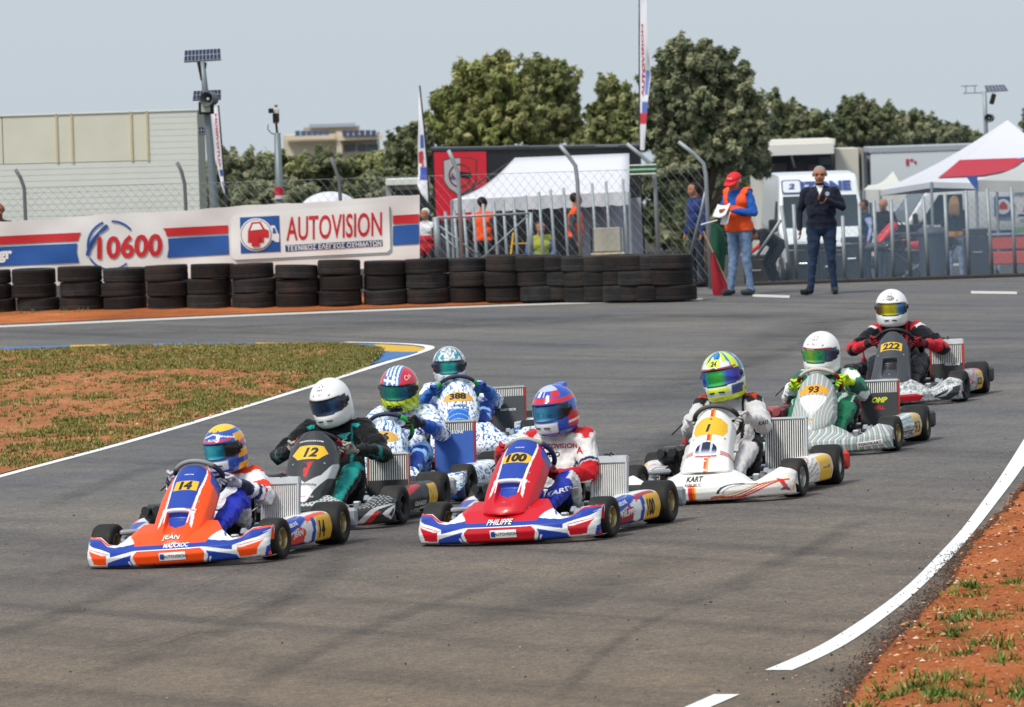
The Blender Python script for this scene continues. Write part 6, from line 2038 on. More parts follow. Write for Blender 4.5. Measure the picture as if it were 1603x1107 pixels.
def fair_1(U, V, X, Z):
    C = fill(U, 'eceae6')
    ln = np.abs(((U * 34 + V * 9) % 2) - 1)
    put(C, (ln < .05), 'cfcdc8')
    for k, (c, w) in enumerate((('d8281e', .020), ('e8641c', .016), ('c83a20', .014), ('e0a01c', .012))):
        e = (U - .20 - .03 * k) ** .0 if False else None
        vv = .10 + .035 * k + .34 * smoothstep(.30, .95, U) + .03 * np.sin(U * 9 + k)
        put(C, (np.abs(V - vv) < w) & (U > .10 + .03 * k) & (U < .93), c)
    arc = np.abs(np.hypot((U - .40) * 1.2, (V - .20)) - .26)
    put(C, (arc < .018) & (U < .48) & (V > .22), '2a2a2c'); put(C, (np.abs(np.hypot((U - .42) * 1.2, (V - .18)) - .22) < .010) & (U < .44) & (V > .2), '9a9a98')
    vv = .44 + .02 * np.sin(U * 8); put(C, (np.abs(V - vv) < .012) & (U > .38) & (U < .62), '3a3a3c')
    polys(C, U, V, [('d8281e', [(.80, .56), (.88, .50), (.94, .16), (.90, .2)], False), ('e8c020', [(.95, .2), (.985, .42), (.99, .36), (.96, .14)], False), ('6a6a6c', [(.84, .2), (.92, .36), (.90, .2)], False)])
    st = -.12
    put(C, np.abs(U - st - .000) < .022, 'd02a1a'); put(C, np.abs(U - st - .034) < .014, 'e86a1a'); put(C, np.abs(U - st - .056) < .010, 'f0c020')
    put(C, (np.abs(U - st) < .08) & (V > .50) & (V < .90), 'eceae6')
    return C
def nass_1(U, V, X, Z):
    C = fill(U, 'eceae6')
    ln = np.abs(((U * 9 + V * 14) % 2) - 1); put(C, (ln < .04) & (V < .36), 'cfcdc8')
    put(C, np.abs(X - .002) < .011, 'd83a1a'); put(C, np.abs(X - .019) < .007, 'f0a020')
    e = ((X + .005) / .085) ** 2 + ((V - .50) / .135) ** 2
    put(C, e < 1.0, 'ffffff')
    i = e < .82
    C[i] = (C_('24345c') * (1 - smoothstep(.42, .60, V))[..., None] + C_('aeb8d0') * 0 + C_('20305a') * smoothstep(.5, .62, V)[..., None] * .6 + C_('dfe6f2') * (1 - smoothstep(.40, .52, V))[..., None])[i]
    pil = i & ((np.abs(X + .045) < .008) | (np.abs(X - .03) < .008)) & (V > .46); put(C, pil, 'c4cce0')
    put(C, (np.abs(V - .385 - 4 * X ** 2) < .012) & (np.abs(X) < .075), 'b03028'); put(C, (np.abs(V - .36 - 4 * X ** 2) < .008) & (np.abs(X) < .075), 'd89080')
    for q in range(3): put(C, (np.abs(X) > .095) & (np.abs(V - .44 - .025 * q) < .008), 'b02a30')
    return C
def pod_1(U, V, X, Z):
    C = fill(U, 'e6e4e0')
    w = np.abs(((V * 9 + np.sin(U * 7) * 1.2) % 2) - 1)
    put(C, (w < .15) & (U < .6) & (V > .4), 'a8433c'); put(C, (w > .9) & (U < .6), '6a6a6c')
    polys(C, U, V, [('c8241e', [(.06, .12), (.3, .12), (.34, .3), (.1, .3)], False), ('e8b81c', [(.62, .1), (.96, .1), (.98, .78), (.60, .78)], False), ('2a2418', [(.70, .52), (.90, .54), (.90, .57), (.70, .55)], False)])
    return C
def contour(U, V, sx, sy, seed):
    d = U * sx + 1.6 * fbm(U * 2.2, V * 2.0, seed, 2) * 4 + V * sy
    return d
def fair_93(U, V, X, Z):
    C = fill(U, 'aab1b0')
    d = (U * 40 + 18 * (fbm(U * 1.7 + 3, V * 1.3, 77, 2)) + 5 * V) % 3
    put(C, d < .42, '5c9484'); put(C, (d > .9) & (d < 1.5), 'd2d7d5'); put(C, (d > 2.0) & (d < 2.3), 'a87c78')
    return C
def nass_93(U, V, X, Z):
    C = fill(U, 'a2a7a7')
    d = (X * 110 + 1.6 * np.sin(V * 5) * np.sign(X) * np.abs(X) * 18 + 60) % 3
    put(C, d < .55, '7fb0a0'); put(C, (d > 1.0) & (d < 1.7), 'c4c9c9'); put(C, (d > 2.2) & (d < 2.6), 'b88a86')
    m = (np.abs(X) < .10 * smoothstep(.30, .72, V)) & (V > .34) & (V < .72); put(C, m, 'f0f0ee')
    for q in (-3, -2, -1, 1, 2, 3): put(C, m & (np.abs(X - q * .026 * smoothstep(.3, .72, V)) < .004), 'c8cac8')
    return C
def pod_93(U, V, X, Z):
    C = fill(U, 'aebabc')
    d = (V * 14 + 4 * fbm(U * 3, V * 2, 5, 2)) % 3
    put(C, d < .5, '2d7a62'); put(C, (d > 1) & (d < 1.6), 'e4e8e8'); put(C, (d > 2.1) & (d < 2.4), 'a04a46')
    polys(C, U, V, [('d8b060', [(.70, .1), (.98, .1), (.98, .78), (.72, .78)], False)])
    return C
def fair_222(U, V, X, Z):
    C = fill(U, 'aeb2b2')
    t = fbm(U * 40, V * 14, 8, 2); put(C, t > .58, 'd4d6d6'); put(C, t < .36, '7c8284')
    polys(C, U, V, [('c21c2a', [(-.7, .12), (.44, .12), (.50, .26), (.40, .34), (-.6, .34)], False), ('d0d2d2', [(-.7, .30), (.44, .36), (.46, .40), (-.7, .36)], False),
                    ('2e3234', [(.62, .20), (.90, .52), (.98, .56), (.94, .22), (.8, .04)], True), ('c8cccc', [(.66, .18), (.8, .3), (.86, .5), (.88, .4), (.78, .2)], True), ('c21c2a', [(.965, .2), (1.01, .6), (1.01, .2)], True)])
    return C
def nass_222(U, V, X, Z):
    C = fill(U, '3c4046')
    put(C, (np.abs(U) < .30) & (V > .44) & (V < .585), '1a1c1f')
    return C
def pod_222(U, V, X, Z):
    C = fill(U, 'a6aaac')
    t = fbm(U * 14, V * 14, 18, 2); put(C, t > .60, 'c6343a'); put(C, t < .34, '6a7074')
    polys(C, U, V, [('e2b01c', [(.74, .1), (.98, .1), (.98, .74), (.76, .74)], False), ('5c6266', [(.1, .1), (.5, .1), (.5, .3), (.1, .3)], False)])
    return C

PL_RECT = plate_VF([(-1, -1), (1, -1), (1, 1), (-1, 1)], 7)
PL_HEX = plate_VF([(-1, 0), (-.62, -1), (.55, -1), (1, .1), (.72, 1), (-.6, 1)], 8)
PL_ROUND = plate_VF([(-.8, -1), (.8, -1), (1, -.3), (.95, .55), (.6, .95), (0, 1.1), (-.6, .95), (-.95, .55), (-1, -.3)], 8)
PL_WING = plate_VF([(-1, -.75), (-.55, -.55), (-.3, -.8), (.3, -.8), (.55, -.55), (1, -.7), (.9, .1), (1.02, .45), (.5, .9), (0, 1.05), (-.5, .9), (-1.02, .3)], 8)
PL_OVAL = ellipse_VF()

def dec_twin(num, name):
    def f(N, Fr, Pd):
        N(PL_RECT if num == '14' else PL_ROUND, M_YELLOW, .835, (.078, .043) if num == '14' else (.098, .046), x=0, name='number_plate')
        N(num, M_INK, .835, .068 if num == '14' else .070, bold=.06, shear=.05)
        N('FREELINE', M_WHITEINK, .925, .011, bold=.01, shear=.2)
        N('MADCROC', M_REDINK if num == '14' else M_WHITEINK, .60, .012, x=.09, bold=.01)
        if num == '14':
            N(name, M_INK, .21, .038, bold=.06, shear=.12, name='lettering'); N(name, M_WHITEINK, .21, .037, bold=.02, shear=.12, name='lettering')
        else:
            Fr(name, M_INK, 0, .150, .034, bold=.06, shear=.12, y=-1.2); Fr(name, M_WHITEINK, 0, .150, .033, bold=.02, shear=.12, y=-1.2, lift=.005)
        if num == '14': Fr('MADCROC', M_WHITEINK, .05, .143, .024, bold=.03, lift=.003)
        Fr(PL_RECT, M_WHITEINK, .03, .078, (.088, .025), name='sticker')
        Fr('AUTOVISION', principled('print_dark', '30343c', .5), .048, .078, .019, bold=.012, lift=.004)
        Fr(PL_RECT, M_BLUEINK, -.038, .078, (.014, .017), name='sticker', lift=.0035)
        Pd(num, M_INK, .155, .135, (.062, .105) if num != '100' else (.05, .105), bold=.035)
        Pd(name, M_WHITEINK, -.13, .12, .036, bold=.035, shear=.15, tilt=.1)
        Pd('FREELINE', M_WHITEINK, -.17, .185, .022, bold=.01, tilt=.15)
    return f
def dec_12(N, Fr, Pd):
    N(PL_HEX, M_YELLOW, .80, (.125, .060), name='number_plate'); N('12', M_INK, .80, .078, x=.01, bold=.04, shear=.25)
    N('GRANDOLINI.COM', M_WHITEINK, .91, .014, bold=.015); N('GRANDOLINI', M_INK, .40, .018, bold=.01); N('CRT', M_WHITEINK, .16, .014, x=.05)
    N(plate_VF([(-1, -1), (1, -1), (.7, 1), (-.7, 1)], 6), M_BLACK, .66, (.02, .018), x=-.02, name='camera_mount')
    Pd('12', M_YELLOW, .18, .13, .09, bold=.03); Pd('GRANDO', M_WHITEINK, .0, .10, .03)
def dec_26(N, Fr, Pd):
    N(PL_OVAL, principled('plate_gold', 'd8a848', .4), .83, (.115, .058), name='number_plate'); N('26', M_INK, .83, .075, bold=.045)
    Pd('26', M_INK, .18, .13, .09, bold=.03)
def dec_388(N, Fr, Pd):
    N(PL_OVAL, principled('plate_gold', 'd8a848', .4), .82, (.12, .056), name='number_plate'); N('388', M_INK, .825, .064, bold=.05)
    N('LANDIS', principled('print_navy', '1d2c50', .5), .70, .026, bold=.02)
    Pd('388', M_INK, .18, .13, .08, bold=.03)
def dec_1(N, Fr, Pd):
    N(PL_ROUND, M_YELLOW, .83, (.118, .082), name='number_plate'); N('1', M_INK, .80, .066, x=-.01, bold=.05, shear=.15); N('10', M_INK, .905, .016)
    Fr('KART', M_INK, -.055, .172, .032, bold=.03); Fr('REPUBLIC', M_INK, -.055, .135, .020, bold=.0)
def dec_93(N, Fr, Pd):
    N(PL_WING, principled('plate_orange', 'eaa318', .4), .80, (.112, .052), name='number_plate'); N('93', M_INK, .80, .064, bold=.035, shear=.08)
    N(PL_RECT, M_YELLOW, .31, (.018, .010), name='sticker'); N('OMP', M_INK, .31, .010, bold=.02)
    Fr(PL_RECT, M_WHITEINK, .46, .078, (.092, .018), name='sticker', tilt=.06); Fr('TONYKART', principled('print_maroon', '7a2a30', .5), .46, .078, .023, bold=.02, tilt=.06, lift=.004)
    Pd('TONYKART', principled('print_maroon', '7a2a30', .5), -.02, .10, .03, bold=.02); Pd('93', M_INK, .17, .13, .09, bold=.0)
def dec_222(N, Fr, Pd):
    N(PL_RECT, M_YELLOW, .80, (.092, .046), name='number_plate'); N('222', M_INK, .80, .070, bold=.04, shear=.1)
    Fr('TONYKART', M_WHITEINK, .48, .12, .03, bold=.02, tilt=.35)
    Pd('FCM', M_WHITEINK, .0, .10, .03); Pd('222', M_INK, .17, .13, .06, bold=.02)

KARTS = [
    dict(num='14', lean=-.030, yaw_add=-.05, front=(308, 878), rear=(377, 859), fair='A', nass='A', p_fair=fair_slash('ff5208'), p_nass=nass_slash('ff5208'), p_pod=pod_slash('e8482a'), decals=dec_twin('14', 'JEAN'),
         wheelcol='8f9194', gripcol='232c48', turn=.08, hang=(-16, 170), steer=.10, rad=dict(), label='orange and blue kart number 14, leading on the left', rear_end='9aa0a6'),
    dict(num='12', front=(494, 826), rear=(549, 807), fair='B', nass='S12', p_fair=fair_grey, p_nass=nass_12, p_pod=pod_12, decals=dec_12, wheelcol='202022', gripcol='a8202a', turn=-.1, rims=M_DARKRIM,
         rad=dict(curtain=('1c1d20', .42), z1=.44, cx=.37, width=.30, cap=False, frame='b87a68'), label='dark grey kart number 12 with black-clad driver', rear_end='9aa0a6'),
    dict(num='26', front=(606, 790), rear=(650, 772), fair='A', nass='S388', p_fair=fair_rosette(3), p_nass=nass_rosette(13, False), p_pod=fair_rosette(5), decals=dec_26, wheelcol='26324c', gripcol='2fae3c', turn=.25, rims=M_DARKRIM,
         rad=dict(curtain=('2456a8', .86), z1=.53, width=.30, cap=False, frame='c04038', tank='b4b4ae', prints=(('FREE-LINE', .0, .80, .022, M_WHITEINK, .02, .1),)), tube='2a5cae', label='white and blue patterned kart number 26 behind the dark kart 12'),
    dict(num='388', front=(722, 718), rear=(726, 700), fair='A', nass='S388', p_fair=fair_rosette(23), p_nass=nass_rosette(33, True), p_pod=fair_rosette(25), decals=dec_388, wheelcol='2a3448', gripcol='2fae3c', turn=0, steer=-.05, rims=M_DARKRIM,
         rad=dict(curtain=('3a3e44', .84), z1=.50, width=.28, cap=False, frame='b03a34', tank='b0b0aa', ry=-.15, prints=(('KARTBOX', .0, .52, .020, M_WHITEINK, .02, .1),)), tube='2a5cae', label='white kart number 388 with blue centre stripe'),
    dict(num='100', yaw_add=-.04, front=(822, 843), rear=(894, 825), fair='A', nass='A2', p_fair=fair_slash('cc0822'), p_nass=nass_slash('cc0822'), p_pod=pod_slash('a81c30'), decals=dec_twin('100', 'PHILIPPE'),
         wheelcol='a8a498', gripcol='232c58', turn=.15, hang=(-68, 150), steer=.06, rad=dict(width=.25), label='red, blue and white kart number 100 in the middle front', rear_end='8a9096'),
    dict(num='1', front=(1119, 782), rear=(1167, 764), fair='B', nass='S1', p_fair=fair_1, p_nass=nass_1, p_pod=pod_1, decals=dec_1, wheelcol='55504c', gripcol='2a2826', turn=.1, rims=M_SILVRIM,
         rad=dict(width=.30, z1=.50, cap=False), label='white kart number 1 with orange stripe', rear_end='c8302c'),
    dict(num='93', front=(1281, 711), rear=(1316, 695), fair='B', nass='S93', p_fair=fair_93, p_nass=nass_93, p_pod=pod_93, decals=dec_93, wheelcol='c8c2b4', gripcol='8a1c2a', turn=.05, res=(420, 110), nres=(130, 90), airbox='9a4a50',
         rad=dict(width=.30, z1=.50, cap=False, curtain=('26282b', .78), frame='b03a34', prints=(('OMP', .0, .60, .040, principled('print_lime', 'c8d020', .5), .05, .3), ('BELL', 0, .45, .028, M_REDINK, .04, 0.))), label='silver kart number 93 with green wavy lines'),
    dict(num='222', front=(1401, 633), rear=(1425, 621), fair='B', nass='S222', p_fair=fair_222, p_nass=nass_222, p_pod=pod_222, decals=dec_222, wheelcol='1c1c1e', gripcol='1c1c1e', turn=-.1, rims=M_DARKRIM,
         rad=dict(width=.30, z1=.50, cap=True, curtain=('232527', .50), frame='c04038', prints=(('FREE-LINE', .05, .44, .022, M_WHITEINK, .02, .1),)), label='kart number 222 with black number panel, last of the field'),
]
# ------------------------------------------------------------------ drivers
HA, HB, HC, HD = .136, .160, .160, .142      # helmet half width, half length, crown height, depth below the centre
def helmet_point(az, z, s=1.0):
    """az from the front (-Y) towards +X; z from -HD to HC"""
    up = np.clip(z / HC, 0, 1); lo = np.clip(-z / HD, 0, 1)
    r = np.sqrt(np.clip(1 - up ** 2.25, 0, 1)) * (1 - .10 * lo ** 2 - .10 * np.clip((lo - .75) / .25, 0, 1) ** 2)
    ca, sa = np.cos(az), np.sin(az)
    fr = np.clip(ca, 0, 1)
    x = HA * r * sa * (1 - .05 * lo * fr)
    y = -HB * r * ca * np.where(ca > 0, .93, 1.0)
    y = y - .022 * fr ** 1.5 * smoothstep(.12, .55, lo) + .020 * np.clip(-ca, 0, 1) * lo ** 1.5
    y = y - .010 * fr ** 2 * np.exp(-((z - .068) / .016) ** 2)
    return x * s, y * s, z * s + 0 * az

def make_helmet(person, c, rot, paint, vis, fin=None, scale=1.04, peak=False):
    h = empty('helmet', c, 0, person)
    h.rotation_euler = rot
    h.scale = (scale,) * 3
    na, nz = 96, 64
    az = np.linspace(-math.pi, math.pi, na, endpoint=False)
    t = np.linspace(0, 1, nz)
    z = -HD + (HC + HD) * np.sin(t * math.pi / 2) ** 1.0
    z = np.r_[z[:-1], HC - 1e-5]
    A, Z = np.meshgrid(az, z, indexing='ij')
    X, Y, Zz = helmet_point(A, Z)
    C = paint(A, Z)
    # aperture surround
    w = .055 - .012 * (A / 1.35) ** 2
    ap = (np.abs(A) < 1.42) & (np.abs(Z - (.006 + .006 * (A / 1.3) ** 2)) < w)
    C[ap] = C_('101012')
    V = np.stack([X, Y, Zz], -1)
    ins = np.stack([X[:, 0] * .86, Y[:, 0] * .86, Zz[:, 0] + .006], -1)[:, None, :]
    ins2 = np.stack([X[:, 0] * .7, Y[:, 0] * .7, Zz[:, 0] + .05], -1)[:, None, :]
    V = np.concatenate([ins2, ins, V], 1); C = np.concatenate([C[:, :1] * 0 + .01, C[:, :1] * 0 + .02, C], 1)
    me = mesh_np('shell', V.reshape(-1, 3), grid_faces(na, nz + 2, wrap=True), M_HELMET, C.reshape(-1, 3), smooth=True)
    sh = link_mesh('shell', me, h)
    # visor
    nu, nv = 60, 16
    u = np.linspace(-1.36, 1.36, nu); v = np.linspace(-1, 1, nv)
    U, V2 = np.meshgrid(u, v, indexing='ij')
    hw = .045 - .012 * (U / 1.36) ** 2 - .018 * np.clip((np.abs(U) - 1.1) / .26, 0, 1) ** 2
    Zv = .006 + .006 * (U / 1.3) ** 2 + V2 * hw
    X, Y, Zz = helmet_point(U, Zv, 1.018)
    Cv = np.zeros(U.shape + (3,))
    stops = np.array([C_(x) for x in vis])
    f = np.clip((U + 1.1) / 2.2, 0, 1) * (len(vis) - 1)
    i0 = np.clip(np.floor(f).astype(int), 0, len(vis) - 2); ff = (f - i0)[..., None]
    ff = ff * ff * (3 - 2 * ff)
    Cv = stops[i0] * (1 - ff) + stops[i0 + 1] * ff
    me = mesh_np('visor', np.stack([X, Y, Zz], -1).reshape(-1, 3), grid_faces(nu, nv), M_VISOR, Cv.reshape(-1, 3), smooth=True)
    if me.polygons[len(me.polygons) // 2].normal.y > 0: me.flip_normals()
    link_mesh('visor', me, h)
    for s in (-1, 1):                                     # pivot, chin vents
        x, y, zz = helmet_point(np.array(s * 1.45), np.array(.012))
        m = MB().lathe([(.020, -.004), (.020, .004), (.014, .008), (.0005, .009)], 14, 'x', (0, 0, 0))
        m.v = [(float(x) + s * vv[0], float(y) + vv[1], float(zz) + vv[2]) for vv in m.v]
        m.build('visor_pivot', M_BLACK, h, True)
        x, y, zz = helmet_point(np.array(s * .26), np.array(-.082))
        MB().box((float(x), float(y), float(zz)), (.040, .012, .009), rot_z(s * .30) @ rot_y(s * .12), .003).build('chin_vent', M_BLACK, h)
    if fin:
        m = MB(); m.prism([(.02, .128), (.09, .148), (.135, .146), (.135, .120), (.10, .09)], -.04, .04, 'yz')
        m.v = [(x_ * (1 - .3 * (y_ > .12)), y_, z_) for x_, y_, z_ in m.v]
        auto_smooth(m.build('spoiler', principled('spoiler_' + fin, fin, .25, coat=.5), h))
    return h, sh

def make_glove(person, pos, T, Pd, mat, mir, name='glove'):
    """a hand closed round the steering wheel: palm, four unequal fingers and a thumb"""
    m = MB()
    R = .0265
    for k, (x, rr, ext) in enumerate(((-.034, .0088, 150), (-.012, .0098, 175), (.010, .0100, 182), (.032, .0096, 165))):
        pts = []
        for a in np.linspace(75, 75 + ext, 6):
            pts.append(Vector((x * (1 + .1 * k / 3), R * math.cos(math.radians(a)), R * math.sin(math.radians(a)))))
        for i in range(5): capsule(m, pts[i], pts[i + 1], rr * (1.08 - .05 * i), rr * (1.05 - .05 * i), 8)
        capsule(m, (x, .045, .020), pts[0], .012, .0115, 8)
    capsule(m, (-.024, .050, .006), (.026, .050, .006), .021, .022, 10)     # palm
    capsule(m, (-.018, .075, .0), (.018, .075, .0), .021, .021, 10)
    th = [(.040, .052, -.010), (.056, .022, -.020), (.050, -.004, -.027), (.036, -.022, -.024)]
    for i in range(3): capsule(m, th[i], th[i + 1], .0135 - .0012 * i, .0125 - .0014 * i, 8)
    capsule(m, (0, .08, 0), (0, .115, -.004), .027, .030, 10)               # cuff
    me = remeshed(name, m, .0042, 2)
    if mir:
        me.transform(Matrix.Diagonal((-1, 1, 1, 1))); me.flip_normals()
    me.materials.clear(); me.materials.append(mat)
    Y = Pd.normalized(); X = (T - Y * T.dot(Y)).normalized(); Z = X.cross(Y)
    o = link_mesh(name, me, person)
    o.matrix_local = Matrix(((X.x, Y.x, Z.x, pos.x), (X.y, Y.y, Z.y, pos.y), (X.z, Y.z, Z.z, pos.z), (0, 0, 0, 1)))
    return o

def make_driver(cfg):
    D = cfg['driver']
    hx = D.get('hx', 0.0) + .03; top = D['top']; bulk = D.get('bulk', 1.0)
    hz = top - .165                                       # helmet centre
    hy = D.get('hy', .19)
    sh_z = hz - .20
    sx = .175 * bulk
    lean = hx * .75
    tw = D.get('twist', 0.0)
    shp = Vector((lean + sx, .26 - tw, sh_z + D.get('shl', 0))); shm = Vector((lean - sx, .26 + tw, sh_z - D.get('shl', 0)))
    hands = []
    for i, s in ((0, 1), (1, -1)):
        p = cfg['hands'][i]; T, R = cfg['hfr'][i]
        Pd = (R * .50 + Vector((0, .75, -.16))).normalized()
        hands.append((p, T if s > 0 else T, Pd))
    wr = [p + Pd * .105 for p, T, Pd in hands]
    el = []
    for s, a, w in ((1, shp, wr[0]), (-1, shm, wr[1])):
        md = (a + w) / 2
        el.append(md + Vector((s * D.get('elbow', .12), .03, -.11)))
    hip = Vector((lean * .2, .16, .17)); chest = Vector((lean * .8, .27, sh_z - .10)); belly = Vector((lean * .5, .19, (sh_z + .17) / 2 - .02))
    kz = D.get('knee', .35)
    kn = [Vector((.205, -.18, kz)), Vector((-.205, -.18, kz))]
    an = [Vector((.165, -.62, .16)), Vector((-.165, -.62, .16))]
    m = MB()
    capsule(m, hip + Vector((-.07, 0, 0)), hip + Vector((.07, 0, 0)), .12 * bulk, .12 * bulk)
    capsule(m, belly + Vector((-.055, 0, 0)), belly + Vector((.055, 0, 0)), .118 * bulk, .118 * bulk)
    capsule(m, chest + Vector((-.075, 0, 0)), chest + Vector((.075, 0, 0)), .122 * bulk, .122 * bulk)
    capsule(m, hip, belly, .14 * bulk, .13 * bulk); capsule(m, belly, chest, .13 * bulk, .14 * bulk)
    capsule(m, shp + Vector((-.02, 0, -.01)), shm + Vector((.02, 0, -.01)), .080, .080)
    capsule(m, (shp + shm) / 2 + Vector((0, 0, .02)), Vector((hx, hy + .03, hz - .10)), .085, .070)   # neck and collar
    for i, (a, s) in enumerate(((shp, 1), (shm, -1))):
        capsule(m, a, el[i], .074 * bulk, .056); capsule(m, el[i], wr[i], .056, .034)
        # folds of the sleeve
        for q in (.35, .7):
            c = a.lerp(el[i], q); capsule(m, c + Vector((0, 0, .01)), c + Vector((s * .01, -.01, -.01)), .066 * bulk, .064)
        hp = hip + Vector((s * .09, -.02, 0))
        capsule(m, hp, kn[i], .098 * bulk, .070); capsule(m, kn[i], an[i], .066, .050)
        capsule(m, an[i] + Vector((0, .03, -.05)), an[i] + Vector((0, -.10, .02)), .042, .038)
    me = remeshed('person', m, .0105, 3)
    Pn = coords(me); Nn = normals(me)
    # cloth folds: push the surface in and out a little
    w1 = fbm(Pn[:, 0] * 15 + Pn[:, 1] * 9, Pn[:, 2] * 19 - Pn[:, 1] * 6, 17, 3) - .5
    w2 = 1 - np.abs(fbm(Pn[:, 0] * 8 - Pn[:, 1] * 7, Pn[:, 2] * 9 + Pn[:, 1] * 8, 29, 2) * 2 - 1)
    w3 = 1 - np.abs(fbm(Pn[:, 0] * 17 + Pn[:, 1] * 15, Pn[:, 2] * 21 - Pn[:, 1] * 13, 43, 2) * 2 - 1)
    Pn2 = Pn + Nn * (w1 * .022 + (w2 ** 6) * .012 - (w3 ** 8) * .007)[:, None]
    me.vertices.foreach_set('co', Pn2.astype(np.float32).ravel())
    bones = [(hip, chest + Vector((0, 0, .08))), (shp, el[0]), (el[0], wr[0]), (shm, el[1]), (el[1], wr[1]), (hip + Vector((.09, 0, 0)), kn[0]), (kn[0], an[0]), (hip + Vector((-.09, 0, 0)), kn[1]), (kn[1], an[1]), ((shp + shm) / 2 + Vector((0, 0, .07)), Vector((hx, hy + .03, hz - .06)))]
    rad = [.14, .07, .05, .07, .05, .09, .065, .09, .065, .085]
    ds, ts = [], []
    for (a, b), r in zip(bones, rad):
        d, t = seg_t(Pn, a, b); ds.append(d - r); ts.append(t)
    ds = np.array(ds); ts = np.array(ts)
    b = ds.argmin(0); t = ts[b, np.arange(len(b))]
    rel = dict(P=Pn, N=Nn, b=b, t=t, chest=np.array(chest), sh_z=sh_z, lean=lean)
    paint_mesh(me, D['suit'](rel))
    me.materials.clear(); me.materials.append(M_SUIT)
    o = link_mesh('person', me)
    o.matrix_world = cfg['M']
    tag(o, D['label'], 'person', 'kart drivers')
    gm = D['glove']
    for i, (p, T, Pd) in enumerate(hands):
        make_glove(o, p, T, Pd, gm, i == 1)
    hel, sh = make_helmet(o, (hx, hy, hz), D.get('hrot', (0.05, 0, 0)), D['helm'], D['visor'], D.get('fin'), D.get('hs', 1.04))
    bv = bvh_of(o)
    bh = bvh_of(sh)
    def on_body(txt, mat, O, R, U, Dv, h, bold=.02, shear=0.0):
        V = text_mesh(txt, bold, shear, .3) if isinstance(txt, str) else txt
        return decal('lettering', V, mat, o, bv, O, R, U, Dv, (h, h), lift=.003, reach=.5)
    def on_helm(txt, mat, az, z, h, bold=.02, shear=0.0, roll=0.0, VF=None):
        V = VF or text_mesh(txt, bold, shear, .3)
        Rr = Vector((math.cos(az), math.sin(az), 0)); Dv = Vector((-math.sin(az), math.cos(az), 0))
        Up = Vector((0, 0, 1)); R2 = Rr * math.cos(roll) + Up * math.sin(roll); U2 = Up * math.cos(roll) - Rr * math.sin(roll)
        O = Vector((math.sin(az) * .3, -math.cos(az) * .3, z))
        size = h if isinstance(h, tuple) else (h, h)
        return decal('lettering', V, mat, hel, bh, O, R2, U2, Dv, size, lift=.0025, reach=.6)
    D['marks'](on_body, on_helm, rel)
    return o

# suits: colour by body region
def suit_base(r, torso, uarm, farm, thigh, shin, neck):
    cols = np.array([C_(torso), C_(uarm), C_(farm), C_(uarm), C_(farm), C_(thigh), C_(shin), C_(thigh), C_(shin), C_(neck)])
    return cols[r['b']]
def arm(r): return (r['b'] >= 1) & (r['b'] <= 4)
def suit_14(r):
    C = suit_base(r, 'e8e8ea', 'e6e6ea', 'e4e4e8', '2434b4', '2434b4', 'd8d8dc'); P_, b, t = r['P'], r['b'], r['t']
    ua = (b == 1) | (b == 3); fa = (b == 2) | (b == 4); th = (b == 5) | (b == 7)
    C[ua & (t > .55) & (t < .95)] = C_('e03a1c'); C[fa & (t > .0) & (t < .2)] = C_('e03a1c'); C[fa & (t > .30) & (t < .42)] = C_('24306a'); C[fa & (t > .55)] = C_('2a3050')
    C[(b == 0) & (P_[:, 2] > r['sh_z'] + .03)] = C_('e0401c'); C[ua & (t < .1) & (r['N'][:, 2] > .5)] = C_('e0401c')
    C[(b == 0) & (np.abs(P_[:, 0] - r['lean']) > .13) & (P_[:, 2] < r['sh_z'] - .02)] = C_('24308a')
    s = np.abs(P_[:, 0]) - .14
    C[th & (P_[:, 2] < .30) & (t > .2) & (r['N'][:, 2] < .1)] = C_('e2e2e6'); C[th & (t < .45) & (r['N'][:, 2] > .2)] = C_('d03a20')
    return C
def suit_100(r):
    C = suit_base(r, 'e2e0dc', 'e2e0dc', 'c61c26', '2434a8', '2434a8', 'c8202a'); P_, b, t = r['P'], r['b'], r['t']
    ua = (b == 1) | (b == 3); th = (b == 5) | (b == 7)
    C[ua & (t > .80)] = C_('c61c26'); C[ua & (np.abs(t - .74) < .03)] = C_('26306a')
    C[ua & (t < .18) & (r['N'][:, 2] > .55)] = C_('c82a30'); C[(b == 0) & (P_[:, 2] > r['sh_z'] + .05)] = C_('c82a30')
    C[(b == 0) & (np.abs(np.abs(P_[:, 0] - r['lean']) - .14) < .012) & (r['N'][:, 1] < 0)] = C_('28306a'); C[(b == 0) & (P_[:, 2] < .22)] = C_('c61c26')
    C[th & (r['N'][:, 0] * np.sign(P_[:, 0]) > .45)] = C_('d8d6d4')
    return C
def suit_12(r):
    C = suit_base(r, '131418', '131418', '131418', '14151a', '14151a', '146e68'); P_, b, t = r['P'], r['b'], r['t']
    fa = (b == 2) | (b == 4); ua = (b == 1) | (b == 3); th = (b == 5) | (b == 7)
    C[(np.abs(np.abs(P_[:, 0] - r['lean']) - .14) < .010) & (b == 0) & (r['N'][:, 1] < .2)] = C_('167a76')
    C[fa & (np.abs(t - .30) < .05)] = C_('146e68'); C[fa & (r['N'][:, 2] < -.45) & (t < .6) & (r['N'][:, 2] > -.7)] = C_('167a76')
    C[ua & (t < .12) & (r['N'][:, 2] > .4) & (r['N'][:, 2] < .62)] = C_('18a098')
    C[th & (r['N'][:, 2] > .15) & (t > .25)] = C_('14948c'); C[((b == 6) | (b == 8)) & (r['N'][:, 2] > .3)] = C_('14948c')
    return C
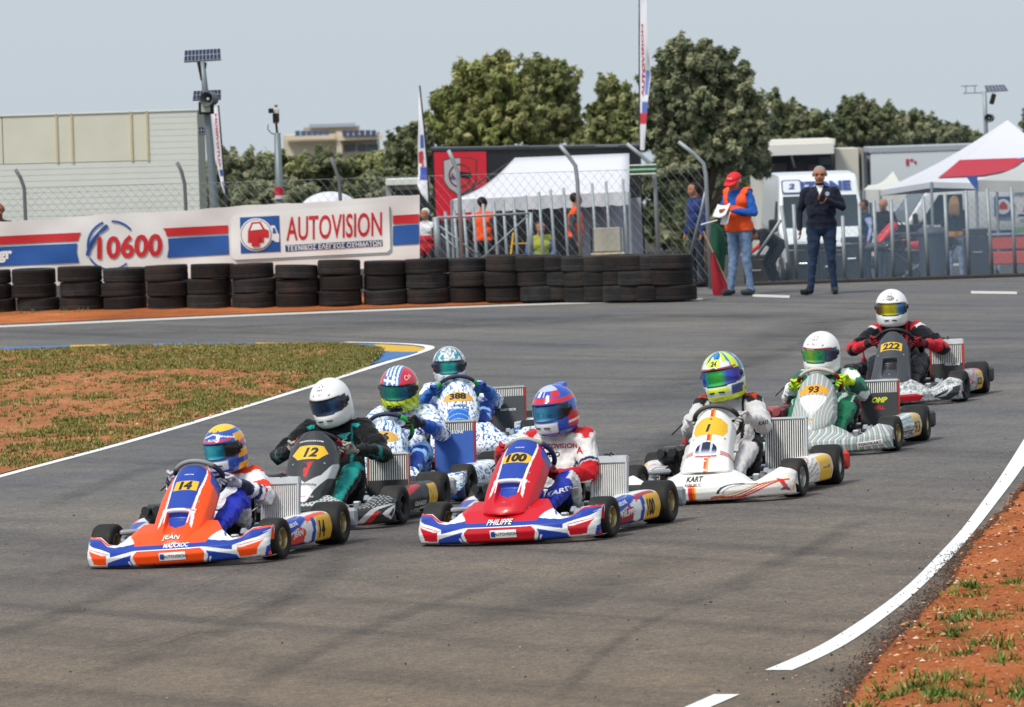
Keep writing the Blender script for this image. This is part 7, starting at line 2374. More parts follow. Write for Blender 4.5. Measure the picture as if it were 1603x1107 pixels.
def rose_suit(r, blue='1f55b4', seed=1, white='f0f3f8'):
    P_, b, t = r['P'], r['b'], r['t']
    C = rosette(P_[:, 0] * 1.3 + P_[:, 1] * 1.1, P_[:, 2] * 1.2 + P_[:, 1] * .7, seed, 26, white, ('6a92d0', '3a5896', 'b4d4ee'), .42)
    fa = (b == 2) | (b == 4)
    k = np.clip((t - .05) / .5, 0, 1)[:, None]
    C = np.where(fa[:, None], C * (1 - k) + C_(blue) * k, C)
    th = (b >= 5) & (b <= 8); C[th] = C_('1c3f98'); C[th & (fbm(P_[:, 1] * 20, P_[:, 2] * 20, seed + 2, 2) > .62)] = C_('88b8e8')
    C[(b == 0) & (P_[:, 2] < r['sh_z'] - .22)] = C_(blue)
    C[(b == 9)] = C_('1c2846')
    return C
def suit_1(r):
    C = suit_base(r, 'c9c8c8', 'd0cfce', 'cfcecd', 'd2d0ce', 'cccac8', '1e1c1e'); P_, b, t = r['P'], r['b'], r['t']
    ua = (b == 1) | (b == 3); th = (b == 5) | (b == 7)
    C[(b == 0) & (np.abs(np.abs(P_[:, 0] - r['lean']) - .12) < .012) & (r['N'][:, 1] < .2)] = C_('1c1c1e')
    C[ua & (t < .24) & (r['N'][:, 2] > .5)] = C_('1c1c1e'); C[ua & (t < .16) & (r['N'][:, 2] > .8)] = C_('b83a20')
    C[th & (r['N'][:, 0] * np.sign(P_[:, 0]) > .35)] = C_('1c1c20'); C[(b == 9) & (r['N'][:, 1] < -.6)] = C_('a83a28')
    return C
def suit_93(r):
    C = suit_base(r, '16664c', '166a50', '1a5e4a', '128058', '12704e', '123c30'); P_, b, t = r['P'], r['b'], r['t']
    a = (b >= 1) & (b <= 4)
    n = fbm(P_[:, 0] * 9, P_[:, 2] * 11, 3, 2)
    C[a & (n > .55)] = C_('e2e8e6'); C[a & (n < .33)] = C_('10181a'); C[(b == 0) & (n > .66)] = C_('d8e0de')
    th = (b == 5) | (b == 7); C[th & (r['N'][:, 0] * np.sign(P_[:, 0]) > .55)] = C_('161a1c'); C[th & (np.abs(r['N'][:, 0] * np.sign(P_[:, 0]) - .5) < .08)] = C_('c8d0d0')
    return C
def suit_222(r):
    C = suit_base(r, '15161f', '14151e', '15161e', '15161e', '15161e', '14151a'); P_, b, t = r['P'], r['b'], r['t']
    fa = (b == 2) | (b == 4); ua = (b == 1) | (b == 3); th = (b == 5) | (b == 7)
    C[fa & (t > .25) & (t < .85) & (r['N'][:, 1] < .3)] = C_('c81c2c'); C[ua & (t > .82) & (r['N'][:, 2] > .0)] = C_('c81c2c')
    C[ua & (t < .14) & (r['N'][:, 2] > .55)] = C_('dcdce0'); C[ua & (t < .06)] = C_('b8242c')
    C[th & (np.abs(t - .55) < .10) & (r['N'][:, 2] > 0)] = C_('d8d4dc'); C[th & (t > .70) & (r['N'][:, 2] > .1)] = C_('2a2f3c')
    C[(b == 0) & (np.abs(P_[:, 0] - r['lean'] - .10) < .012) & (r['N'][:, 1] < 0)] = C_('c81c2c')
    return C

# helmets: colour by azimuth and height
def holes(C, A, Z, pts, rad=.0055):
    for a, z in pts:
        d = np.hypot((A - a) * .13, (Z - z))
        C[d < rad] = C_('3a3c40')
def helm_white(A, Z):
    C = fill(A, 'f0f0ee')
    holes(C, A, Z, [(-.16, .135), (.0, .142), (.16, .135), (-.1, .118), (.1, .118), (-.25, .12), (.5, .08), (-.5, .085)])
    return C
def helm_14(A, Z):
    C = fill(A, '2355b0')
    C[(Z > .130)] = C_('f6c414'); C[(np.abs(A) > 1.2) & (Z > -.06) & (Z < .10)] = C_('f0a818')
    C[(np.abs(A) > .9) & (np.abs(Z - .085 + .04 * np.abs(A)) < .014)] = C_('2355b0'); C[(np.abs(A) > 1.5) & (np.abs(Z + .01 - .03 * np.abs(A)) < .012)] = C_('d8401c')
    C[(np.abs(A) < 1.2) & (np.abs(Z - .070 - .01 * np.abs(A)) < .006)] = C_('d8342c'); C[(np.abs(A) < .7) & (Z < -.055) & (Z > -.115)] = C_('e8e8e8')
    C[(np.abs(A) > .8) & (Z < -.06)] = C_('2050a8'); C[(np.abs(A) > 1.2) & (Z < -.09)] = C_('f0a818'); C[(np.abs(Z - .118 + .03 * np.abs(A)) < .004) & (np.abs(A) < 1.3)] = C_('e8eaf0')
    holes(C, A, Z, [(-.3, .132), (.3, .132), (0, .14)])
    return C
def helm_26(A, Z):
    C = fill(A, 'd81f38')
    X, Y, _ = helmet_point(A, Z)
    fl = (np.abs(X + .015) < .062) & (Z > .06) & (Y < .12)
    C[fl] = C_('e4ecf2')
    u = (X + .015) / .062
    st = fl & (np.floor((u + 1) * 4.5).astype(int) % 2 == 0); C[st] = C_('3a74b0')
    cr = fl & (Y < -.02) & (Z < .115) & (u < .1); C[cr] = C_('3a74b0'); C[cr & ((np.abs(u + .45) < .13) | (np.abs(Z - .09) < .008))] = C_('e8eef4')
    lo = Z < -.045 + .03 * np.clip(np.abs(A) - .8, 0, 2); C[lo] = C_('c8e024')
    C[lo & (np.abs(((A * 5 + Z * 40) % 2) - 1) < .16)] = C_('20241c'); C[(np.abs(A) < .5) & (np.abs(Z + .112) < .016)] = C_('1c2018')
    C[(np.abs(A) > 1.4) & (Z > -.02) & (Z < .05)] = C_('b8d824')
    return C
def helm_388(A, Z):
    C = fill(A, 'ccd2d4')
    n = fbm(A * 7, Z * 60, 4, 3); C[n > .60] = C_('8c989e'); C[n < .36] = C_('e8ecec')
    C[(np.abs(np.abs(A) - .62) < .30) & (Z > .07) & (Z < .135) & (n > .42)] = C_('1f93a8'); C[(np.abs(np.abs(A) - 1.0) < .05) & (Z > .05)] = C_('145a6a')
    ch = np.hypot(A * .16, Z + .085); C[(np.abs(ch - .055) < .007) & (Z < -.06)] = C_('1f8a98'); C[(np.abs(A) > 1.2) & (Z < -.06)] = C_('4a90a0'); C[(np.abs(A) > 1.0) & (np.abs(Z + .10) < .010)] = C_('20465a')
    return C
def helm_100(A, Z):
    C = fill(A, '2250b8')
    C[(np.abs(Z - .080 - .008 * np.cos(A * 2)) < .014) & (np.abs(A) < 2.2)] = C_('d8202c'); C[(np.abs(A) > 1.25) & (Z < .0)] = C_('d82430'); C[(np.abs(A) > .6) & (Z < -.10)] = C_('1c3c98')
    C[(np.abs(A) < .75) & (Z < -.055) & (Z > -.12)] = C_('dcdde0'); C[(np.abs(A) > 1.3) & (np.abs(Z - .01) < .02)] = C_('2a58c0'); C[(np.abs(A - .9) < .25) & (Z > .10)] = C_('d8202c')
    C[(np.abs(A + .25) < .42) & (Z > .105) & (np.abs(((A * 4) % 2) - 1) < .5)] = C_('e4e6ea'); C[(Z > .135) & (np.abs(A) < 1.2)] = C_('b8c4dc'); C[(np.abs(A) > 1.25) & (np.abs(Z + .07) < .006)] = C_('f0f0f0')
    C[(Z > .12) & (np.abs(A) > 1.7)] = C_('2a58c8')
    return C
def helm_1(A, Z):
    C = fill(A, 'dfe6ee')
    n = fbm(A * 5, Z * 40, 14, 2)
    top = (Z > .118 - .02 * np.sin(A * 9)); C[top] = C_('2a82c8'); C[top & (n > .6)] = C_('16406a')
    C[(np.abs(A) < .36) & (Z > .075) & (Z < .122)] = C_('d4e81c'); C[(np.abs(A) > .9) & (Z > .03) & (Z < .11)] = C_('2a6ca8'); C[(np.abs(np.abs(A) - 1.2) < .22) & (Z > .055)] = C_('d4e81c'); C[(np.abs(np.abs(A) - .62) < .10) & (Z > .10)] = C_('d4e81c')
    C[(Z < -.055) & (Z > -.085) & (np.abs(A) < .6)] = C_('d4e81c'); C[(Z <= -.085) & (Z > -.105)] = C_('b8c0c8'); C[(Z <= -.105)] = C_('d4e81c'); C[(np.abs(A) > .75) & (Z < -.05) & (Z > -.11)] = C_('1f4a7a')
    C[(np.abs(A) > 1.4) & (Z < -.03) & (n > .5)] = C_('d4e81c'); C[(np.abs(A) < 1.2) & (np.abs(Z - .066) < .006)] = C_('a8344c'); C[(np.abs(A) > 1.2) & (Z > -.02) & (Z < .02)] = C_('20242c')
    return C

def marks_none(b, h, r): pass
def chest_txt(b, r, txt, mat, dx, dz, size, bold=.02):
    c = r['chest']; b(txt, mat, (c[0] + dx, c[1] - .35, c[2] + dz), (1, 0, 0), (0, .15, 1), (0, 1, -.1), size, bold)
def marks_14(b, h, r):
    chest_txt(b, r, 'AUTOVISION', M_REDINK, .0, .09, .030); h('BELOND', M_WHITEINK, .0, .083, .013)
    b('J.MAKRIS', M_WHITEINK, (.40, -.10, .32), (.25, .80, .45), (-.5, -.2, .8), (-.85, .35, -.45), .032)
    b('ST', M_REDINK, (r['lean'] + .36, .0, r['chest'][2] + .04), (.6, .6, 0), (0, 0, 1), (-.6, .6, 0), .04)
def marks_100(b, h, r):
    chest_txt(b, r, 'AUTOVISION', principled('print_crimson', 'a81c28', .6), .02, .085, .032); chest_txt(b, r, 'SPEED', M_INK, -.01, .03, .032); chest_txt(b, r, '3MAX', M_INK, -.01, -.03, .024)
    b('P.KARRAS', M_WHITEINK, (.40, -.10, .33), (.25, .80, .45), (-.5, -.2, .8), (-.85, .35, -.45), .034)
    b('KARR-E', M_WHITEINK, (r['lean'] + .22, -.35, .30), (1, 0, .32), (-.32, 0, 1), (0, 1, 0), .030); b('A', M_REDINK, (r['lean'] + .25, -.1, r['chest'][2] + .03), (1, .3, 0), (0, 0, 1), (-.3, 1, 0), .045)
def marks_12(b, h, r):
    h('', M_WHITEINK, 0, .09, (.028, .012), VF=PL_OVAL); h('BELL', M_REDINK, 0, .0905, .012, .02)
    c = r['chest']
    decal_wing = plate_VF([(-1, .6), (1, 1), (.3, .2), (.55, .1), (.0, -.2), (.2, -.35), (-.2, -.7), (-.1, .05)], 6)
    chest_txt(b, r, decal_wing, principled('print_teal', '2aa098', .6), .08, .06, .05)
def marks_26(b, h, r):
    h('26', M_INK, 0.05, -.098, .030, .03, .2); h('Cas', M_WHITEINK, .9, .105, .030, .0, .2, .3); chest_txt(b, r, 'S', M_BLUEINK, .13, .02, .07)
def marks_388(b, h, r): chest_txt(b, r, 'LANDIS', M_BLUEINK, .0, .06, .03)
def marks_1(b, h, r):
    h('24', M_INK, .0, .098, .028, .03, .2); h('HRS', M_INK, 0, .068, .014)
    b('KART', M_INK, (r['lean'] + .32, -.1, r['chest'][2] - .02), (.9, .4, .0), (0, 0, 1), (-.4, .9, 0), .030)
def marks_93(b, h, r): h('', M_WHITEINK, 0, .088, (.024, .009), VF=PL_OVAL); h('BELL', M_REDINK, 0, .089, .015, .03); h('', M_REDINK, .0, .055, (.13, .008), VF=PL_RECT); h('RACING', M_WHITEINK, -.2, .055, .012)
def marks_222(b, h, r):
    h('', M_INK, 0, .098, (.034, .016), VF=PL_OVAL); h('', M_WHITEINK, 0, .098, (.030, .012), VF=PL_OVAL); h('Arai', M_INK, 0, .099, .016, .02, .2)
    chest_txt(b, r, 'ART', M_REDINK, .02, .08, .035)

def GL(h): return principled('glove_' + h, h, .85, var=.15, vscale=30, bump=.5, bscale=60)
DRV = {
    '14': dict(top=.84, hx=-.02, suit=suit_14, helm=helm_14, visor=('1c2430', '1f9cb8', '46c4d0', '1f9cb8', '141820', '0c0c0e'), glove=GL('c4c4c8'), marks=marks_14, hrot=(.16, -.05, -.22), knee=.35, bulk=.93, hs=1.0,
               label='driver of kart 14 in white, red and blue suit with yellow and blue helmet'),
    '12': dict(top=.98, hx=-.05, suit=suit_12, helm=helm_white, visor=('1a2434', '2c4668', '20304a', '3a5880', '1c2634'), glove=GL('a8a098'), marks=marks_12, hrot=(.28, -.10, -.20), bulk=1.08, elbow=.17,
               label='driver of kart 12 in black and teal suit with plain white helmet'),
    '26': dict(top=.95, hx=-.04, suit=lambda r: rose_suit(r, seed=3), helm=helm_26, visor=('1c2a4a', '24807c', '2c9a80', '2a6a8c', '182030'), glove=GL('2a2626'), marks=marks_26, hrot=(.22, .05, -.10),
               label='driver of kart 26 with red helmet bearing a Greek flag and lime chin'),
    '388': dict(top=.86, hx=-.10, suit=lambda r: rose_suit(r, '3a7ac8', 9), helm=helm_388, visor=('241c30', '2a3a5c', '2fb0a4', '34b4b0', '2a2c48', '181a24'), glove=GL('244c9c'), marks=marks_388, hrot=(.10, 0, -.03), hs=1.0,
               label='driver of kart 388 in white and blue suit with silver helmet'),
    '100': dict(top=.955, hx=-.01, suit=suit_100, helm=helm_100, visor=('16283c', '2a86b8', '54aed8', '2a6ca0', '14202c'), glove=GL('c02430'), marks=marks_100, hrot=(.18, -.02, -.30), fin='2a58c8', elbow=.12,
               label='driver of kart 100 in white and red suit with red and blue helmet'),
    '1': dict(top=.975, hx=-.08, suit=suit_1, helm=helm_1, visor=('2a22a0', '2a60b8', '38c060', '48c84c', '3c50c0', '3a1c90'), glove=GL('c8c4c0'), marks=marks_1, hrot=(.10, -.10, -.16), hs=1.1, elbow=.07,
              label='driver of kart 1 in light grey suit with lime, blue and white helmet'),
    '93': dict(top=.895, hx=-.09, suit=suit_93, helm=helm_white, visor=('1f6a5a', '48b050', '8cc048', '3aa86c', '28607c', '30305c'), glove=GL('c4e41c'), marks=marks_93, hrot=(.14, .05, -.18), hs=1.06, elbow=.09,
               label='driver of kart 93 in green suit with lime gloves and white helmet'),
    '222': dict(top=.965, hx=-.11, suit=suit_222, helm=helm_white, visor=('1c1a20', '6a5a1c', 'd0c020', 'b8b41c', '2a70b0', '141c2c'), glove=GL('8c1c2c'), marks=marks_222, hrot=(.10, .02, .04), elbow=.20,
                label='driver of kart 222 in navy and red suit with white helmet, last in line'),
}
# ------------------------------------------------------------------ people standing about
SKIN = 'c08a6c'
def add_head(m, c, f, s=1.0):
    """head with jaw, nose, brow and ears; c its centre, f the way it looks (unit, level)"""
    c = Vector(c); f = Vector(f).normalized(); side = f.cross(Vector((0, 0, 1))).normalized(); up = side.cross(f).normalized()
    q = lambda a, b, d: c + (side * a + f * b + up * d) * s
    capsule(m, q(0, -.02, .03), q(0, .02, .02), .086 * s, .080 * s); capsule(m, q(0, .03, -.06), q(0, .045, -.075), .056 * s, .045 * s)
    capsule(m, q(-.02, .05, -.03), q(.02, .05, -.03), .048 * s, .048 * s)
    capsule(m, q(0, .090, .012), q(0, .108, -.022), .010 * s, .015 * s); capsule(m, q(-.035, .080, .030), q(.035, .080, .030), .014 * s, .014 * s)
    capsule(m, q(-.018, .088, -.062), q(.018, .088, -.062), .010 * s, .010 * s)
    for k in (-1, 1): capsule(m, q(k * .086, -.005, .015), q(k * .088, -.008, -.02), .012 * s, .010 * s)
    return q, side, f, up
def add_hand(m, w, d, nrm, s=1.0, curl=.6):
    """palm, four fingers of different length and a thumb; w the wrist, d towards the fingertips, nrm the palm side"""
    w, d, nrm = Vector(w), Vector(d).normalized(), Vector(nrm).normalized()
    nrm = (nrm - d * nrm.dot(d)).normalized(); x = d.cross(nrm)
    capsule(m, w + d * .03 * s - x * .018 * s, w + d * .07 * s - x * .020 * s, .020 * s, .018 * s); capsule(m, w + d * .03 * s + x * .018 * s, w + d * .07 * s + x * .020 * s, .020 * s, .018 * s)
    for k, L in ((-.030, .060), (-.010, .075), (.010, .080), (.030, .070)):
        a = w + (d * .085 + x * k) * s; b = a + (d * L * .5 + nrm * L * .25 * curl) * s; c = b + (d * L * .35 + nrm * L * .55 * curl) * s
        capsule(m, a, b, .0105 * s, .0095 * s, 8); capsule(m, b, c, .0095 * s, .008 * s, 8)
    a = w + (d * .035 - x * .034) * s; b = a + (d * .03 - x * .025 + nrm * .012) * s
    capsule(m, a, b, .013 * s, .011 * s, 8); capsule(m, b, b + (d * .03 + nrm * .015) * s, .011 * s, .009 * s, 8)

def make_person(label, loc, rz, J, col, voxel=.012, group=None, fine=True, hair=None, scale=1.0):
    """J: joints in metres (x right, -y front); col: region colours"""
    m = MB()
    J = {k: Vector(v) for k, v in J.items()}
    b = J.get('bulk', Vector((1, 1, 1))).x
    pel, che, nec, hed = J['pelvis'], J['chest'], J['neck'], J['head']
    capsule(m, pel + Vector((-.07, 0, 0)), pel + Vector((.07, 0, 0)), .115 * b, .115 * b); mid = pel.lerp(che, .5)
    capsule(m, mid + Vector((-.05, -.01, 0)), mid + Vector((.05, -.01, 0)), .125 * b, .125 * b)
    capsule(m, che + Vector((-.08, 0, 0)), che + Vector((.08, 0, 0)), .118 * b, .118 * b); capsule(m, pel, mid, .13 * b, .13 * b); capsule(m, mid, che, .13 * b, .13 * b)
    dn = Vector((0, 0, .025)); capsule(m, J['shl'] - dn, J['shr'] - dn, .062, .062); capsule(m, nec - Vector((0, 0, .08)), hed - Vector((0, 0, .06)), .066, .054)
    for s_ in ('shl', 'shr'): capsule(m, nec - Vector((0, 0, .05)), J[s_].lerp(nec, .15) - dn, .058, .060)
    look = J.get('look', Vector((0, -1, 0)))
    hq, side, f, up = add_head(m, hed, look, 1.06)
    bones = [('torso', pel, che + Vector((0, 0, .06)), .15 * b), ('torso', J['shl'], J['shr'], .07), ('head', hed - Vector((0, 0, .07)), hed + Vector((0, 0, .05)), .085)]
    for s in ('l', 'r'):
        sh, el, wr, hp, kn, an = J['sh' + s], J['el' + s], J['wr' + s], J['hip' + s], J['kn' + s], J['an' + s]
        capsule(m, sh, el, .062 * b, .050); capsule(m, el, wr, .048, .033)
        d = J.get('hd' + s, (wr - el)); add_hand(m, wr, d, J.get('pn' + s, Vector((-1 if s == 'r' else 1, 0, 0))), 1.0) if fine else capsule(m, wr, wr + Vector(d).normalized() * .12, .032, .022)
        capsule(m, hp, kn, .092 * b, .062); capsule(m, kn, an, .062, .046)
        t = J.get('toe' + s, an + Vector((0, -.18, -.06)))
        capsule(m, an + Vector((0, .03, -.05)), t, .042, .036); capsule(m, an, an + Vector((0, .0, -.05)), .046, .042)
        bones += [('arm', sh, el, .055), ('fore', el, wr, .042), ('hand', wr, wr + Vector(d).normalized() * .14, .03), ('thigh', hp, kn, .078), ('shin', kn, an, .055), ('shoe', an + Vector((0, .02, -.055)), t, .042)]
    me = remeshed('person', m, voxel, 2 if fine else 3)
    Pn, Nn = coords(me), normals(me)
    ds = np.array([seg_t(Pn, a, b_)[0] - r for _, a, b_, r in bones]); ti = ds.argmin(0)
    names = np.array([n for n, *_ in bones])[ti]
    C = np.zeros((len(Pn), 3))
    for n in set(names): C[names == n] = C_(col.get(n, col.get({'fore': 'arm', 'hand': 'skin', 'head': 'skin', 'shin': 'thigh'}.get(n, ''), SKIN)))
    C[(names == 'torso') & (Pn[:, 2] < pel.z + col.get('belt', .02))] = C_(col['thigh'])
    if 'extra' in col: col['extra'](C, Pn, Nn, names, J)
    H = Pn - np.array(hed); hs_, hf, hu = H @ np.array(side), H @ np.array(f), H @ np.array(up)
    hd = (names == 'head')
    if hair: C[hd & ((hu > .066 + .25 * np.clip(hf, 0, .1)) | ((hf < .0) & (hu > hair[1])) | ((np.abs(hs_) > .07) & (hf < .03) & (hu > .0)))] = C_(hair[0])
    for k in (-1, 1): C[hd & (np.hypot(hs_ - k * .034, hu - .012) < .013) & (hf > .05)] = C_(col.get('eye', '2a2220'))
    C[hd & (np.abs(hu + .062) < .007) & (np.abs(hs_) < .026) & (hf > .06)] = C_('8a4a40')
    cl = ~(hd | (names == 'hand'))
    w = fbm(Pn[:, 0] * 11 + Pn[:, 1] * 8, Pn[:, 2] * 13, 5, 3) - .5; w2 = 1 - np.abs(fbm(Pn[:, 0] * 7 - Pn[:, 1] * 6, Pn[:, 2] * 8 + Pn[:, 1] * 6, 29, 2) * 2 - 1)
    me.vertices.foreach_set('co', (Pn + Nn * np.where(cl, w * .022 + w2 ** 6 * .010, 0)[:, None]).astype(np.float32).ravel())
    paint_mesh(me, C); me.materials.clear(); me.materials.append(M_CLOTH)
    o = link_mesh('person', me); o.location = loc; o.rotation_euler = (0, 0, rz); o.scale = (scale,) * 3
    tag(o, label, 'person', group)
    return o, hq, J

def stand(**kw):
    J = dict(pelvis=(0, 0, .95), chest=(0, .0, 1.30), neck=(0, .0, 1.47), head=(0, -.02, 1.62), shl=(.165, 0, 1.40), shr=(-.165, 0, 1.40), ell=(.25, .03, 1.14), elr=(-.25, .03, 1.14), wrl=(.25, -.05, .90), wrr=(-.25, -.05, .90),
             hipl=(.095, 0, .92), hipr=(-.095, 0, .92), knl=(.11, -.01, .50), knr=(-.11, -.01, .50), anl=(.12, .02, .10), anr=(-.12, .02, .10))
    J.update(kw); return J

# marshal with papers
g = G(1160, 462)
def vest_paint(C, Pn, Nn, nm, J):
    t = nm == 'torso'
    C[t & (Pn[:, 2] > 1.40) & (np.abs(Pn[:, 0]) < .06)] = C_('2a62b8')
mar, hq, J = make_person('marshal in red cap and orange vest reading white papers by the fence post', (g.x, g.y, g.z + .002), math.radians(-38), stand(head=(0, -.07, 1.56), neck=(0, -.02, 1.45), look=(.05, -1, -.42), ell=(.27, .0, 1.13), wrl=(.10, -.24, 1.16), elr=(-.27, .0, 1.13), wrr=(-.08, -.27, 1.14), hdl=(-.6, -.6, .05), hdr=(.45, -.7, .1), pnl=(0, 0, 1), pnr=(0, 0, 1), knl=(.13, -.02, .5), knr=(-.09, -.02, .5), anl=(.15, .02, .1), anr=(-.12, -.06, .1), bulk=(1.04, 1, 1)),
    dict(torso='2a62b8', arm='2a62b8', thigh='7088a8', shoe='3a3c40', skin='b87858', belt=-.06, extra=vest_paint), .009, hair=('c8c4bc', -.02), scale=.99)
bm_ = mar.data; Pn, Nn = coords(bm_), normals(bm_)
def shell_of(o, mask_fn, off, mat, name, colfn=None):
    """a garment: the faces of the body inside a region, moved outwards and thickened"""
    me = o.data; Pn, Nn = coords(me), normals(me)
    keep = mask_fn(Pn, Nn)
    idx = -np.ones(len(Pn), dtype=int); idx[keep] = np.arange(keep.sum())
    F = [tuple(idx[v] for v in p.vertices) for p in me.polygons if all(keep[v] for v in p.vertices)]
    V = Pn[keep] + Nn[keep] * off
    m = make_mesh(name, V, F, mat, smooth=True)
    g_ = link_mesh(name, m, o); s = g_.modifiers.new('t', 'SOLIDIFY'); s.thickness = off * .6; s.offset = 1
    return g_
M_HIVIS = principled('hivis_orange', 'ff5a1c', .7, var=.06, bump=.6, bscale=12)
def in_vest(P_, N_):
    d, t = seg_t(P_, (0, 0, .95), (0, 0, 1.36)); arms = np.minimum(*(seg_t(P_, a, b)[0] for a, b in (((.23, 0, 1.36), (.27, 0, 1.13)), ((-.23, 0, 1.36), (-.27, 0, 1.13)))))
    fore = np.minimum(*(seg_t(P_, a, b)[0] for a, b in (((.27, 0, 1.13), (.10, -.24, 1.16)), ((-.27, 0, 1.13), (-.08, -.27, 1.14)))))
    neckv = (np.abs(P_[:, 0]) < .055 + .25 * np.clip(P_[:, 2] - 1.25, 0, 1)) & (P_[:, 1] < -.02) & (P_[:, 2] > 1.24)
    return (P_[:, 2] > .88) & (P_[:, 2] < 1.47) & (np.abs(P_[:, 0]) < .205) & (d < .24) & (arms > .075) & (fore > .07) & ~neckv
shell_of(mar, in_vest, .012, M_HIVIS, 'vest')
def cap(person, hq, col):
    V, F = [], []
    n = 20
    for i in range(7):
        t = i / 6 * 1.5
        for k in range(n):
            a = 2 * math.pi * k / n
            V.append(hq(.098 * math.sin(t) * math.cos(a), .108 * math.sin(t) * math.sin(a) - .005, .035 + .085 * math.cos(t)))
    F = [(i * n + k, i * n + (k + 1) % n, (i + 1) * n + (k + 1) % n, (i + 1) * n + k) for i in range(6) for k in range(n)]
    b = len(V)
    for k in range(9):
        a = math.pi * (.12 + .76 * k / 8)
        V += [hq(.096 * math.cos(a), .100 * math.sin(a), .045), hq(.090 * math.cos(a), .10 + .085 * math.sin(a) ** .7, .022)]
    F += [(b + 2 * k, b + 2 * k + 1, b + 2 * k + 3, b + 2 * k + 2) for k in range(8)]
    o = link_mesh('cap', make_mesh('cap', V, F, principled('cap_' + col, col, .7)), person)
    s = o.modifiers.new('t', 'SOLIDIFY'); s.thickness = .004
    return o
cp_ = cap(mar, hq, 'd81c28')
link_mesh('cap_logo', make_mesh('cap_logo', [hq(x, .101 - abs(x) * .3, z + .085) for x, z in ((-.035, -.008), (.035, -.008), (.035, .008), (-.035, .008))], [(0, 1, 2, 3)], M_WHITEINK, smooth=False), cp_)
# papers, flags
def sheet(name, label, cat, pts, mat, world):
    o = link_mesh(name, make_mesh(name, pts, grid_faces(6, 6), mat)); o.matrix_world = world
    s = o.modifiers.new('t', 'SOLIDIFY'); s.thickness = .003
    return tag(o, label, cat)
bpy.context.view_layer.update()
MWm = mar.matrix_world.copy()
def paper(cx, cy, cz, w, h, tilt, yaw):
    R = rot_z(yaw) @ rot_x(tilt); V = []
    for i in range(6):
        for j in range(6): V.append(Vector((cx, cy, cz)) + R @ Vector(((i / 5 - .5) * w, .03 * math.sin(i * .8), (j / 5 - .5) * h)))
    return V
M_PAPER = principled('paper', 'eceaea', .8)
sheet('paper', 'upper white sheet of paper in the hands of the marshal', 'paper', paper(-.02, -.36, 1.18, .21, .22, -.75, .1), M_PAPER, MWm)
sheet('paper', 'lower white sheet of paper hanging from the hand of the marshal', 'paper', paper(.03, -.34, 1.07, .18, .18, -.35, -.25), M_PAPER, MWm)
def furled(label, px_top, px_bot, Y, colh, cloth, stick):
    """a flag wrapped loosely round its stick"""
    e = empty('furled_flag', G(*px_bot) if px_bot[1] > 455 else P(*px_bot, Y)); tag(e, label, 'flag')
    q = lambda x, y, dy=0: P(x, y, Y + dy) - e.location
    MB().tube([q(*stick[0]), q(*stick[1])], .011, 8).build('stick', principled('stick_' + colh, 'b89878' if colh[0] == 'a' else 'dcdce0', .5), e)
    V = []; n = 16
    for i, (xl, xr, y) in enumerate(cloth):
        for k in range(n):
            a = math.pi * 2 * k / n
            V.append(q((xl + xr) / 2 + (xr - xl) / 2 * math.cos(a) * (1 + .12 * math.sin(3 * a + i)), y, .12 * math.sin(a) * (1 + .3 * math.sin(4 * a + i))))
    L = len(cloth)
    link_mesh('cloth', make_mesh('cloth', V, [(i * n + k, i * n + (k + 1) % n, (i + 1) * n + (k + 1) % n, (i + 1) * n + k) for i in range(L - 1) for k in range(n)], principled('flagcloth_' + colh, colh, .85, var=.15, vscale=8)), e)
    return e
YM = g.y + .25
furled('dark red furled flag leaning against the last fence post', (1110, 360), (1147, 463), YM, 'a01c2c', [(1112, 1118, 395), (1112, 1124, 415), (1113, 1132, 435), (1115, 1141, 455), (1118, 1146, 463)], [(1101, 362), (1147, 462)])
furled('dark green furled flag hanging beside the marshal', (1125, 345), (1125, 425), YM + .3, '14503a', [(1112, 1122, 350), (1112, 1132, 360), (1112, 1135, 385), (1114, 1135, 405), (1122, 1134, 425)], [(1097, 352), (1123, 345)])

# man with a phone
g2 = G(1289, 461)
def navy(C, Pn, Nn, nm, J):
    t = nm == 'torso'
    C[(t | (nm == 'head')) & (np.abs(Pn[:, 0]) < .045 * (1 - np.clip((1.47 - Pn[:, 2]) / .12, 0, 1)) + .003) & (Pn[:, 1] < -.03) & (Pn[:, 2] > 1.35) & (Pn[:, 2] < 1.475)] = C_('d8d8dc'); C[(nm == 'head') & (Pn[:, 2] < 1.47) & (np.abs(Pn[:, 0]) > .03)] = C_('1d2030')
    C[t & (np.hypot(Pn[:, 0] - .10, Pn[:, 2] - 1.36) < .028) & (Pn[:, 1] < 0)] = C_('98a0ac'); C[t & (np.abs(Pn[:, 2] - .965) < .012) & (Pn[:, 1] < 0)] = C_('14151a')
    s = nm == 'shoe'; C[s & (np.abs(Pn[:, 2] - .10) < .006)] = C_('7a8a3c')
    j = (nm == 'thigh') | (nm == 'shin'); C[j] = C[j] * (0.85 + .4 * fbm(Pn[:, 0] * 9, Pn[:, 2] * 7, 3, 2))[j][:, None]
